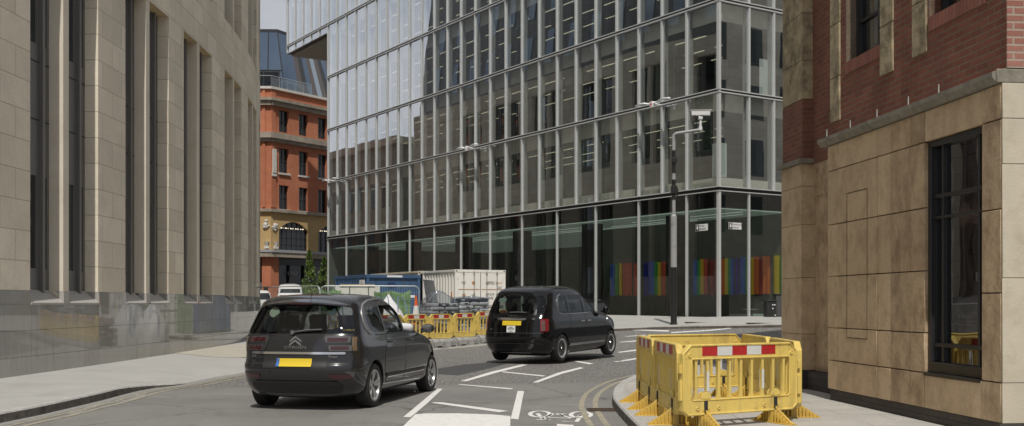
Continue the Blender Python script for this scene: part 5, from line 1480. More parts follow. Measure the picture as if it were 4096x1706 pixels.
for s in (-1, 1):
    m = MB()
    def rows(a, b): return [(a[0], *sorted((s * a[1], s * a[2]))), (b[0], *sorted((s * b[1], s * b[2])))]
    B.back(m, [(0.825, *sorted((s*0.48, s*0.84))), (0.86, *sorted((s*0.45, s*0.872))), (1.03, *sorted((s*0.40, s*0.862))), (1.055, *sorted((s*0.42, s*0.83)))], 0.006, 20, 8)
    tl = m.build('tail_lamp', plastic_m, MPV, smooth=60)
    for z0, z1, y0, y1 in ((0.958, 1.038, 0.43, 0.76), (0.842, 0.918, 0.485, 0.78)):
        m = MB(); B.back(m, [(z0, *sorted((s*(y0 + .02), s*y1))), ((z0 + z1) / 2, *sorted((s*y0, s*y1))), (z1, *sorted((s*y0, s*y1)))], 0.012, 8, 4); m.build('lamp_surround', MAT('smoked_chrome', (0.20, 0.20, 0.20), 0.15, metal=0.8) if 'smoked_chrome' not in bpy.data.materials else bpy.data.materials['smoked_chrome'], tl, smooth=60)
        m = MB(); B.back(m, [(z0 + 0.012, *sorted((s*(y0 + .03), s*(y1-0.03)))), (z1 - 0.012, *sorted((s*(y0+.025), s*(y1-.03))))], 0.016, 8, 3); m.build('red_lens', dark_red_lens, tl, smooth=60)
    m = MB(); B.back(m, [(0.845, *sorted((s*0.79, s*0.835))), (1.035, *sorted((s*0.775, s*0.825)))], 0.013, 4, 6); m.build('amber_lens', amber_lens, tl, smooth=60)
    m = MB(); B.back(m, [(0.45, *sorted((s*0.53, s*0.76))), (0.46, *sorted((s*0.52, s*0.80))), (0.51, *sorted((s*0.51, s*0.81))), (0.52, *sorted((s*0.52, s*0.79)))], 0.008, 10, 4); m.build('bumper_reflector', dark_red_lens, MPV, smooth=60)
    m = MB(); B.back(m, [(0.535, s*0.36 - 0.02, s*0.36 + 0.02), (0.575, s*0.36 - 0.02, s*0.36 + 0.02)], 0.004, 3, 3); m.build('parking_sensor', hub_black, MPV, smooth=60)
m = MB(); B.back(m, [(0.24, -0.60, 0.60), (0.30, -0.66, 0.66), (0.37, -0.68, 0.68), (0.41, -0.60, 0.60)], 0.006, 24, 6); m.build('bumper_valance', plastic_m, MPV, smooth=60)
m = MB(); B.back(m, [(0.405, -0.60, 0.60), (0.413, -0.62, 0.62), (0.42, -0.61, 0.61)], 0.018, 24, 2); m.build('bumper_strip', grey_paint, MPV, smooth=60)
# spoiler, high brake light, wiper, aerial
m = MB(); vs = []; fs = []; NS = 17
for k in range(NS):
    y = -0.66 + 1.32 * k / (NS - 1); q = (abs(y) / 0.66) ** 2.2; tp = 1 - 0.25 * q ** 3
    for x_, z_ in ((-0.24, 1.578), (-0.40, 1.556), (-0.565, 1.512), (-0.572, 1.492), (-0.40, 1.478), (-0.24, 1.50)):
        vs.append((x_ * tp + 0.03 * q, y, z_ - 0.045 * q))
for k in range(NS - 1):
    for c_ in range(6): fs.append((6*k+c_, 6*k+(c_+1) % 6, 6*k+6+(c_+1) % 6, 6*k+6+c_))
fs += [tuple(range(5, -1, -1)), tuple(6*(NS-1)+c_ for c_ in range(6))]
m.add(vs, fs)
sp = m.build('spoiler', grey_paint, MPV, smooth=40)
m = MB(); m.box(-0.583, -0.16, 1.483, -0.572, 0.16, 1.50); m.build('brake_light', dark_red_lens, sp)
m = MB(); x = lambda y, z: B.rear(y, z) - 0.03
m.pipe([(x(0, 1.095), 0.06, 1.095), (x(-.2, 1.12), -0.14, 1.125), (x(-.4, 1.13), -0.36, 1.135)], 0.012, 6); m.lathe([(0.001, 0), (0.03, 0), (0.03, 0.02), (0.001, 0.02)], 12, M=Matrix.Translation((x(0, 1.095) - 0.0, 0.06, 1.095)) @ Matrix.Rotation(rad(-90), 4, 'Y'))
m.build('wiper', MAT('grey_wiper', (0.12, 0.12, 0.12), 0.5), MPV, smooth=60)
m = MB(); m.cyl((-0.05, 0.05, 1.60), (-0.2, 0.05, 1.78), 0.006, 0.003, 6); m.cyl((-0.05, 0.05, 1.585), (-0.06, 0.05, 1.612), 0.02, 0.012, 8); m.build('aerial', plastic_m, MPV, smooth=60)
m = MB(); m.lathe([(0.0, 0.0), (0.075, 0.0)], 20, M=Matrix.Translation((B.rear(0.42, 1.37) - 0.004, 0.42, 1.37)) @ Matrix.Rotation(rad(-66), 4, 'Y')); m.build('window_sticker', MAT('green_sticker', (0.10, 0.135, 0.10), 0.5), MPV)
m = MB(); m.cyl((-0.45, 0.55, 0.26), (-0.62, 0.55, 0.25), 0.035, n=12); m.build('exhaust', hub_black, MPV, smooth=50)
m = MB(); m.box(-0.35, -0.62, 0.16, 3.2, 0.62, 0.235); m.build('underbody', liner_m, MPV)
# cabin
for x, y, w in ((1.46, -0.40, 0.5), (1.46, 0.40, 0.5), (0.50, -0.45, 0.42), (0.50, 0.0, 0.42), (0.50, 0.45, 0.42)): seat(MPV, x, y, w, 0.50)
m = MB(); m.box(1.95, -0.72, 0.72, 2.60, 0.72, 1.02); m.build('dashboard', cabin_m, MPV, bevel=0.05)
m = MB(); m.pipe([(2.06 + 0.17 * math.cos(t) * 0.4, -0.40 + 0.19 * math.cos(t + 1.57), 0.98 + 0.17 * math.sin(t + 1.57)) for t in [2 * math.pi * i / 20 for i in range(20)]], 0.015, 6, closed=True); m.build('steering_wheel', cabin_m, MPV, smooth=60)

# the person at the wheel: one continuous skinned body with shirt and hair as children
def skin(name, verts, edges, radii, mat, parent=None, sub=2, root=0):
    me = bpy.data.meshes.new(name); me.from_pydata(verts, edges, [])
    o = bpy.data.objects.new(name, me); COL.objects.link(o)
    if parent is not None: o.parent = parent
    md = o.modifiers.new('skin', 'SKIN')
    for i, r in enumerate(radii):
        r = r if isinstance(r, tuple) else (r, r)
        me.skin_vertices[0].data[i].radius = r
    me.skin_vertices[0].data[root].use_root = True
    sb = o.modifiers.new('sub', 'SUBSURF'); sb.levels = sub; sb.render_levels = sub
    dg = bpy.context.evaluated_depsgraph_get()
    m2 = bpy.data.meshes.new_from_object(o.evaluated_get(dg)); o.modifiers.clear(); o.data = m2
    m2.materials.clear(); m2.materials.append(mat)
    m2.polygons.foreach_set('use_smooth', [True] * len(m2.polygons))
    return o
skin_m = MAT('skin', (0.42, 0.25, 0.18), 0.55); shirt_m = MAT('white_shirt', (0.72, 0.73, 0.76), 0.8, bmp=0.3, bs=18); hair_m = MAT('dark_hair', (0.03, 0.022, 0.018), 0.7); trouser_m = MAT('dark_trousers', (0.03, 0.03, 0.04), 0.9)
PER = empty('person', tuple(MPV.matrix_basis @ Vector((1.56, -0.40, 0.0))), MPV.rotation_euler.z, 'driver in a white shirt resting an elbow on the open car window', 'person')
V = [(0, 0, 0.66), (-0.04, 0, 0.80), (-0.08, 0, 0.98), (-0.10, 0, 1.12), (-0.07, 0, 1.20), (-0.05, 0, 1.26), (-0.04, 0, 1.34), (-0.03, 0, 1.40),
     (-0.07, -0.19, 1.13), (0.20, -0.47, 1.105), (0.40, -0.22, 1.12), (0.44, -0.19, 1.13),
     (-0.09, 0.18, 1.12), (0.08, 0.25, 0.90), (0.36, 0.13, 1.00), (0.43, 0.10, 1.02),
     (0.05, -0.10, 0.63), (0.46, -0.13, 0.66), (0.62, -0.13, 0.36), (0.05, 0.10, 0.63), (0.46, 0.13, 0.66), (0.62, 0.13, 0.36)]
E = [(0,1),(1,2),(2,3),(3,4),(4,5),(5,6),(6,7),(3,8),(8,9),(9,10),(10,11),(3,12),(12,13),(13,14),(14,15),(0,16),(16,17),(17,18),(0,19),(19,20),(20,21)]
Rr = [(.13,.16),(.12,.15),(.125,.17),(.10,.15),(.055,.055),(.06,.06),(.098,.078),(.07,.06),.065,.05,.035,.026,.065,.05,.035,.026,.09,.07,.05,.09,.07,.05]
skin('body', V, E, Rr, skin_m, PER)
# shirt follows trunk and arms to the wrists
iv = [0,1,2,3,8,9,10,12,13,14]
mp_ = {a: i for i, a in enumerate(iv)}
Rs = {0:(.142,.172),1:(.133,.163),2:(.138,.183),3:(.115,.165),8:.082,9:.072,10:.055,12:.082,13:.068,14:.052}
skin('shirt', [V[i] for i in iv], [(mp_[a], mp_[b]) for a, b in E if a in mp_ and b in mp_], [Rs[i] for i in iv], shirt_m, PER)
iv = [0,16,17,18,19,20,21]; mp_ = {a: i for i, a in enumerate(iv)}
skin('trousers', [V[i] for i in iv], [(mp_[a], mp_[b]) for a, b in E if a in mp_ and b in mp_], [(.15,.175), .10,.082,.06,.10,.082,.06], trouser_m, PER)
m = MB(); m.lathe([(0.001, 0.115), (0.06, 0.10), (0.095, 0.05), (0.102, 0.0), (0.09, -0.05)], 18, M=Matrix.Translation((-0.055, 0, 1.385)) @ Matrix.Diagonal((1.1, 0.9, 1, 1))); m.build('hair', hair_m, PER, smooth=60)
# hands with separate fingers closed round the wheel
for hx, hy, hz, s in ((0.46, -0.17, 1.13, 1), (0.47, 0.09, 1.03, -1)):
    hv = [(hx - 0.03, hy, hz), (hx + 0.04, hy, hz + 0.005)]; he = [(0, 1)]; hr = [(.022, .030), (.018, .036)]
    for k, (dy, L) in enumerate(((-0.030, 0.062), (-0.010, 0.07), (0.010, 0.067), (0.029, 0.052))):
        b0 = len(hv); hv += [(hx + 0.06, hy + dy, hz + 0.004), (hx + 0.06 + L * 0.5, hy + dy, hz - 0.012), (hx + 0.06 + L * 0.45, hy + dy, hz - 0.042)]
        he += [(1, b0), (b0, b0 + 1), (b0 + 1, b0 + 2)]; hr += [.0095, .0088, .0075]
    b0 = len(hv); hv += [(hx + 0.015, hy + s * 0.045, hz - 0.005), (hx + 0.05, hy + s * 0.052, hz - 0.022)]; he += [(0, b0), (b0, b0 + 1)]; hr += [.011, .009]
    skin('hand', hv, he, hr, skin_m, PER)
m = MB()
for s in (-1, 1): m.lathe([(0.001, -0.012), (0.012, 0), (0.001, 0.012)], 8, M=Matrix.Translation((0.062, s * 0.032, 1.352)))
m.build('eye', MAT('eye_white', (0.6, 0.6, 0.58), 0.3), PER, smooth=60)
m = MB(); m.lathe([(0.001, 0.03), (0.012, 0.0), (0.02, -0.025), (0.001, -0.03)], 8, M=Matrix.Translation((0.078, 0, 1.33))); m.build('nose', skin_m, PER, smooth=60)
m = MB(); m.box(0.060, -0.022, 1.285, 0.070, 0.022, 1.293); m.build('mouth', MAT('lips', (0.35, 0.14, 0.12), 0.5), PER, bevel=0.003)
m = MB()
for s in (-1, 1): m.lathe([(0.001, -0.03), (0.02, -0.01), (0.022, 0.012), (0.001, 0.03)], 8, M=Matrix.Translation((-0.045, s * 0.078, 1.34)) @ Matrix.Diagonal((1, 0.4, 1, 1)))
m.build('ear', skin_m, PER, smooth=60)

# ---------------------------------------------------------------- the black cab
P_rr, P_fr = Vector((1.251, 26.5, 0.04)), Vector((2.693, 29.1, 0.085))
hd = (P_fr - P_rr).normalized(); lf = Vector((-hd.y, hd.x, 0)).normalized()
TX = empty('black_cab', tuple(P_rr + lf * 0.93), math.atan2(hd.y, hd.x), 'glossy black cab with tall rounded roof waiting beyond the grey car', 'taxi')
TX.rotation_euler = (0, -math.asin(hd.z), math.atan2(hd.y, hd.x)); 
black_paint = MAT('black_gloss_paint', (0.004, 0.004, 0.0045), 0.10, coat=0.25, spec=0.45)
WT = 2.985
B = Body(
    xr=[(0.22, -0.70), (0.30, -0.80), (0.40, -0.88), (0.52, -0.935), (0.62, -0.955), (0.70, -0.945), (0.76, -0.925), (0.86, -0.915), (1.00, -0.89), (1.10, -0.845), (1.16, -0.80), (1.28, -0.735), (1.45, -0.64), (1.58, -0.56), (1.68, -0.48), (1.75, -0.41), (1.80, -0.32), (1.84, -0.19), (1.87, 0.02), (1.888, 0.5)],
    xf=[(0.22, 3.62), (0.30, 3.78), (0.45, 3.86), (0.60, 3.88), (0.75, 3.86), (0.90, 3.80), (1.00, 3.66), (1.07, 3.42), (1.12, 3.15), (1.16, 2.90), (1.22, 2.72), (1.35, 2.53), (1.50, 2.29), (1.62, 2.06), (1.70, 1.92), (1.76, 1.79), (1.80, 1.69), (1.84, 1.55), (1.87, 1.38), (1.888, 1.1)],
    w=[(0.22, 0.83), (0.30, 0.895), (0.42, 0.925), (0.60, 0.937), (0.80, 0.937), (0.95, 0.93), (1.05, 0.915), (1.12, 0.895), (1.20, 0.88), (1.35, 0.855), (1.50, 0.825), (1.62, 0.80), (1.70, 0.78), (1.76, 0.755), (1.81, 0.70), (1.845, 0.62), (1.87, 0.48), (1.888, 0.2)],
    ar=0.40, af=0.95, pr=3.1, pf=2.3, bow=0.012, low=(0.85, 1.3, 0.62))
zs = [0.22, 0.26, 0.30, 0.35, 0.40, 0.46, 0.52, 0.58, 0.62, 0.66, 0.70, 0.76, 0.82, 0.88, 0.94, 1.0, 1.04, 1.07, 1.10, 1.13, 1.16, 1.19, 1.22, 1.28, 1.35, 1.42, 1.50, 1.56, 1.62, 1.66, 1.70, 1.73, 1.76, 1.78, 1.80, 1.82, 1.84, 1.855, 1.87, 1.88, 1.888]
body = B.mesh(zs).build('body', [black_paint, liner_m, cabin_m], TX, smooth=40)
cut(body, B.mesh([0.40, 0.6, 0.85, 1.0, 1.12, 1.25, 1.4, 1.55, 1.66, 1.72, 1.78, 1.83], inset=0.05))
arch = 0.385
for wx in (0, WT):
    for sg in (-1, 1):
        c = MB(); c.cyl((wx, sg * 0.62, 0.345), (wx, sg * 1.2, 0.345), arch, n=40); cut(body, c)
REARW = [(1.215, -0.74, 0.74), (1.25, -0.775, 0.775), (1.36, -0.755, 0.755), (1.50, -0.72, 0.72), (1.60, -0.67, 0.67), (1.635, -0.62, 0.62)]
RQ = [(1.20, 0.02, 0.46), (1.23, -0.06, 0.46), (1.35, -0.10, 0.45), (1.50, -0.09, 0.435), (1.60, 0.02, 0.425), (1.645, 0.16, 0.42)]
RD = [(1.20, 0.54, 1.34), (1.40, 0.525, 1.33), (1.60, 0.50, 1.31), (1.65, 0.505, 1.30)]
FD = [(1.20, 1.44, 2.52), (1.30, 1.435, 2.36), (1.45, 1.425, 2.12), (1.58, 1.415, 1.90), (1.65, 1.41, 1.76)]
WS = [(1.21, -0.74, 0.74), (1.35, -0.72, 0.72), (1.55, -0.65, 0.65), (1.70, -0.55, 0.55)]
for rows in (RQ, RD, FD):
    c = MB(); c.prism(outline(rows), 'y', -2, 2); cut(body, c)
c = MB(); c.prism(outline(REARW), 'x', -1.6, -0.05); cut(body, c)
c = MB(); c.prism(outline(WS), 'x', 1.95, 4.2); cut(body, c)
finish_body(body, B, [(0, 0.345), (WT, 0.345)], arch, 0.34)
cab_glass = GLASS('cab_glass', (0.42, 0.46, 0.44), 0.035, 0.18)
g = MB(); B.back(g, REARW, -0.006); g.build('rear_window', cab_glass, TX, smooth=60)
g = MB(); B.back(g, WS, -0.006, front=True); g.build('windscreen', car_glass, TX, smooth=60)
for sg in (-1, 1):
    for nm, rows in (('quarter_window', RQ), ('door_window', RD), ('door_window', FD)):
        g = MB(); B.side(g, rows, -0.006, sg); g.build(nm, cab_glass, TX, smooth=60)
    # bright frame round the side glass
    m = MB(); fr = [(2.50, 1.19), (1.8, 1.185), (1.0, 1.18), (0.3, 1.18), (0.05, 1.185), (-0.09, 1.23), (-0.135, 1.35), (-0.125, 1.50), (-0.02, 1.62), (0.14, 1.67)]
    m.pipe([(x, sg * (B.y(x, z) + 0.003), z) for x, z in fr], 0.009, 6); m.build('window_trim', chrome_m, TX, smooth=60)
    RDD = [(0.40, 0.52, 1.33), (0.50, 0.48, 1.36), (0.70, 0.46, 1.37), (0.95, 0.48, 1.375), (1.17, 0.50, 1.375)]
    FDD = [(0.40, 1.35, 2.42), (0.60, 1.385, 2.50), (0.85, 1.395, 2.54), (1.05, 1.40, 2.56), (1.17, 1.40, 2.56)]
    for rows, hx in ((RDD, 1.08), (FDD, 1.47)):
        d = door(B, TX, rows, sg, black_paint)
        m = MB(); yy = sg * (B.y(hx, 0.98) + 0.032); m.pipe([(hx, yy - sg * 0.03, 0.98), (hx + 0.02, yy, 0.985), (hx + 0.20, yy, 0.99), (hx + 0.22, yy - sg * 0.03, 0.99)], 0.013, 8); m.build('door_handle', chrome_m, d, smooth=50)
    m = MB(); B.side(m, [(0.385, 0.42, 2.52), (0.395, 0.41, 2.53), (0.43, 0.41, 2.53), (0.44, 0.42, 2.52)], 0.014, sg, 30, 4); m.build('sill_trim', MAT('brushed_trim', (0.35, 0.35, 0.36), 0.3, metal=0.8) if sg < 0 else bpy.data.materials['brushed_trim'], TX, smooth=60)
    m = MB(); M_ = Matrix.Translation((2.40, sg * 1.02, 1.24)) @ Matrix.Diagonal((0.8, 0.8, 0.8, 1))
    m.lathe([(0.001, -0.11), (0.075, -0.09), (0.12, -0.03), (0.12, 0.03), (0.08, 0.09), (0.001, 0.11)], 16, M=M_ @ Matrix.Rotation(rad(90), 4, 'X') @ Matrix.Diagonal((0.75, 1.15, 1.0, 1)))
    mr = m.build('door_mirror', black_paint, TX, smooth=60); m = MB(); m.cyl((2.42, sg * 0.87, 1.20), (2.42, sg * 1.02, 1.22), 0.03, n=8); m.build('mirror_arm', plastic_m, mr)
    m = MB(); m.lathe([(0.001, 0.0), (0.035, 0.0), (0.03, 0.012), (0.001, 0.014)], 14, M=Matrix.Translation((2.72, sg * (B.y(2.72, 0.99) + 0.002), 0.99)) @ Matrix.Rotation(-sg * rad(90), 4, 'X')); m.build('side_badge', chrome_m, TX, smooth=50)
    for wx in (0, WT): wheel(TX, wx, sg * 0.82, 0.343, 'disc', sg)
m = MB(); B.back(m, [(0.735, -0.80, 0.80), (0.742, -0.80, 0.80), (0.748, -0.80, 0.80)], 0.003, 30, 2); m.build('shut_line', plastic_m, TX, smooth=60)
m = MB(); B.back(m, [(0.475, -0.74, 0.74), (0.485, -0.76, 0.76), (0.50, -0.75, 0.75)], 0.014, 30, 2); m.build('bumper_strip', plastic_m, TX, smooth=60)
m = MB(); B.back(m, [(0.24, -0.42, 0.42), (0.262, -0.44, 0.44)], 0.02, 16, 2); m.build('valance_strip', bpy.data.materials['brushed_trim'], TX, smooth=60)
m = MB(); B.back(m, [(1.052, -0.27, 0.50), (1.062, -0.29, 0.52), (1.095, -0.29, 0.52), (1.108, -0.27, 0.50)], 0.03, 20, 4)
for v in range(len(m.v)): m.v[v] = (m.v[v][0], m.v[v][1] - 0.10, m.v[v][2])
m.build('boot_handle', chrome_m, TX, smooth=60)
m = MB(); B.back(m, [(0.925, -0.26, 0.26), (1.035, -0.26, 0.26)], 0.012, 10, 2); m.build('number_plate', plate_y, TX, smooth=60)
m = MB(); B.back(m, [(0.755, -0.11, 0.13), (0.915, -0.11, 0.13)], 0.012, 6, 3); lp = m.build('licence_plate', plate_wm, TX, smooth=60)
text('90343', 0.07, 'plate_number', ink_m, lp, (B.rear(0, 0.84) - 0.016, 0.01, 0.84), (rad(90), 0, rad(-90)), 0.001)
for z, wd in ((0.885, 0.10), (0.868, 0.06), (0.79, 0.05), (0.772, 0.11)):
    m = MB(); m.box(B.rear(0, z) - 0.0145, 0.01 - wd / 2, z - 0.004, B.rear(0, z) - 0.0125, 0.01 + wd / 2, z + 0.004); m.build('plate_print', ink_m, lp)
text('L E V C', 0.05, 'lettering', chrome_m, TX, (B.rear(0, 1.155) - 0.012, 0.0, 1.15), (rad(90), 0, rad(-90)), 0.003, sx=1.6)
text('TX', 0.05, 'lettering', chrome_m, TX, (B.rear(0.6, 0.83) - 0.012, 0.60, 0.83), (rad(90), 0, rad(-90)), 0.003)
for s in (-1, 1):
    m = MB(); B.back(m, [(0.775, *sorted((s*0.745, s*0.865))), (0.80, *sorted((s*0.735, s*0.88))), (1.05, *sorted((s*0.725, s*0.87))), (1.08, *sorted((s*0.74, s*0.85)))], 0.008, 8, 10); tl = m.build('tail_lamp', red_lens, TX, smooth=60)
    m = MB(); B.back(m, [(0.80, *sorted((s*0.765, s*0.83))), (1.04, *sorted((s*0.755, s*0.82)))], 0.013, 4, 8); m.build('clear_lens', clear_lens, tl, smooth=60)
    m = MB()
    for k in range(5):
        z = 0.845 + 0.042 * k; B.back(m, [(z, *sorted((s*0.768, s*0.825))), (z + 0.012, *sorted((s*0.768, s*0.825)))], 0.016, 3, 1)
    m.build('lamp_divider', red_lens, tl)
    m = MB(); B.back(m, [(0.41, s*0.56 - 0.035, s*0.56 + 0.035), (0.475, s*0.56 - 0.025, s*0.56 + 0.025)], 0.006, 3, 3); m.build('bumper_reflector', dark_red_lens, TX)
m = MB(); x = lambda y, z: B.rear(y, z) - 0.03
m.pipe([(x(.05, 1.235), 0.12, 1.235), (x(-.1, 1.25), -0.10, 1.24), (x(-.3, 1.25), -0.34, 1.235)], 0.013, 6); m.build('wiper', bpy.data.materials['grey_wiper'], TX, smooth=60)
m = MB(); m.lathe([(0.001, 0.05), (0.02, 0.04), (0.03, 0.0)], 10, M=Matrix.Translation((-0.1, 0.0, 1.825)) @ Matrix.Diagonal((1.8, 0.7, 1, 1))); m.build('aerial', plastic_m, TX, smooth=60)
st = MB(); st.quad((x(.5,1.56)+.045, 0.36, 1.50), (x(.5,1.56)+.045, 0.58, 1.50), (x(.5,1.6)+.05, 0.56, 1.58), (x(.5,1.6)+.05, 0.36, 1.58)); st.build('window_sticker', MAT('pale_green_notice', (0.50, 0.62, 0.58), 0.5), TX)
m = MB(); m.box(-0.45, -0.62, 0.17, 3.2, 0.62, 0.25); m.build('underbody', liner_m, TX)
for xx, yy in ((0.35, -0.45), (0.35, 0.0), (0.35, 0.45), (2.0, -0.38)): seat(TX, xx, yy, 0.42, 0.62)
m = MB(); m.box(2.35, -0.74, 0.80, 2.9, 0.74, 1.15); m.build('dashboard', cabin_m, TX, bevel=0.05)
m = MB(); m.box(1.52, -0.80, 0.5, 1.56, 0.80, 1.22); m.build('partition', cabin_m, TX)

# ---------------------------------------------------------------- two white working vehicles far up the street
white_van_paint = MAT('white_van_paint', (0.72, 0.72, 0.71), 0.3, coat=0.6)
dark_gl = MAT('dark_vehicle_glass', (0.02, 0.023, 0.026), 0.08)
def far_vehicle(name, p, ang, label, cat, pick):
    e = empty(name, (p.x, p.y, G(p.x, p.y) + 0.11), ang, label, cat, None)
    if pick:
        Bv = Body(xr=[(0.35, -0.9), (0.6, -0.95), (1.0, -0.93), (1.1, -0.9), (1.6, -0.75), (1.8, -0.5), (1.86, 0.3)], xf=[(0.35, 3.6), (0.7, 3.7), (1.0, 3.6), (1.12, 2.9), (1.5, 2.3), (1.75, 1.9), (1.86, 1.4)],
                  w=[(0.35, 0.85), (0.6, 0.92), (1.0, 0.92), (1.15, 0.88), (1.6, 0.76), (1.8, 0.6), (1.86, 0.3)], ar=0.35, af=0.8, pr=3.5)
        RW = [(1.15, -0.78, 0.78), (1.4, -0.75, 0.75), (1.62, -0.66, 0.66)]; SWs = [[(1.15, -0.5, 0.3), (1.62, -0.4, 0.3)], [(1.15, 0.4, 1.3), (1.62, 0.4, 1.25)], [(1.15, 1.4, 2.6), (1.6, 1.35, 1.9)]]; top = 1.86; wb = 2.75
        zz = [0.35, 0.45, 0.6, 0.8, 1.0, 1.06, 1.12, 1.3, 1.5, 1.6, 1.7, 1.76, 1.8, 1.83, 1.86]
    else:
        Bv = Body(xr=[(0.35, -1.2), (0.6, -1.25), (1.2, -1.25), (1.9, -1.2), (2.1, -1.1), (2.15, -0.5)], xf=[(0.35, 3.5), (0.8, 3.62), (1.1, 3.55), (1.25, 3.05), (1.7, 2.6), (2.0, 2.2), (2.15, 1.2)],
                  w=[(0.35, 0.9), (0.7, 0.98), (1.2, 0.97), (1.7, 0.9), (2.05, 0.78), (2.15, 0.4)], ar=0.3, af=0.7, pr=4)
        RW = [(1.2, -0.8, 0.8), (1.75, -0.72, 0.72)]; SWs = [[(1.2, 1.5, 2.7), (1.7, 1.45, 2.2)]]; top = 2.15; wb = 2.95
        zz = [0.35, 0.5, 0.7, 0.9, 1.1, 1.18, 1.25, 1.45, 1.7, 1.85, 2.0, 2.08, 2.12, 2.15]
    Bv.mesh(zz).build('body', white_van_paint, e, smooth=40)
    m = MB(); Bv.back(m, RW, 0.006, front=not pick); m.build('rear_window' if pick else 'windscreen', dark_gl, e, smooth=60)
    if not pick:
        pass
    for sg in (-1, 1):
        for rows in SWs:
            m = MB(); Bv.side(m, rows, 0.006, sg); m.build('side_window', dark_gl, e, smooth=60)
        for wx in (0, wb):
            m = MB(); M_ = Matrix.Translation((wx, sg * 0.80, 0.36)) @ Matrix.Rotation(rad(90), 4, 'X')
            m.lathe([(0.001, -0.14), (0.3, -0.14), (0.36, -0.1), (0.36, 0.1), (0.3, 0.14), (0.001, 0.14)], 24, M=M_); wv = m.build('wheel', tyre_m, e, smooth=40)
            m = MB(); m.lathe([(0.001, -0.155 * 1), (0.2, -0.15), (0.22, -0.13)], 20, M=M_); m.lathe([(0.001, 0.155), (0.2, 0.15), (0.22, 0.13)], 20, M=M_); m.build('rim', alloy_m, wv, smooth=40)
    m = MB(); Bv.back(m, [(0.40, -0.85, 0.85), (0.58, -0.87, 0.87)], 0.04, front=not pick); m.build('bumper', plastic_m, e, smooth=60)
    for s in (-1, 1):
        m = MB(); Bv.back(m, [(0.75, *sorted((s*0.70, s*0.88))), (1.0, *sorted((s*0.70, s*0.88)))], 0.01, front=not pick); m.build('tail_lamp' if pick else 'headlight', red_lens if pick else clear_lens, e)
    return e
p = at(1035, 1262, 79); p2 = at(1160, 1250, 84)
far_vehicle('off_road_car', p, rad(108), 'white off road car parked up the street beside the curved stone building', 'car', True)
far_vehicle('white_van', p2, rad(-78), 'white van facing the camera in front of the red brick shop', 'van', False)
# ================================================================ yellow plastic barriers
yel = MAT('yellow_barrier_plastic', (0.70, 0.52, 0.135), 0.45, var=0.08, vs=2.2, dirt=(0.40, 0.28, 0.09), ds=6, dlo=0.56, dhi=0.74, streak=(0.35, 0.25, 0.10), bmp=0.08, bs=12)
yel2 = MAT('worn_yellow_plastic', (0.60, 0.40, 0.075), 0.5, var=0.12, vs=3, dirt=(0.34, 0.25, 0.10), ds=6, dlo=0.5, dhi=0.75)
strip_r = MAT('red_reflector', (0.42, 0.022, 0.022), 0.4, var=0.15, vs=12, dirt=(0.5, 0.25, 0.22), ds=22, dlo=0.66, dhi=0.72)
strip_w = MAT('white_reflector', (0.62, 0.61, 0.58), 0.4, var=0.06, vs=12, dirt=(0.45, 0.43, 0.4), ds=14, dlo=0.6, dhi=0.75)
rubber = MAT('black_rubber_clip', (0.02, 0.02, 0.02), 0.7)
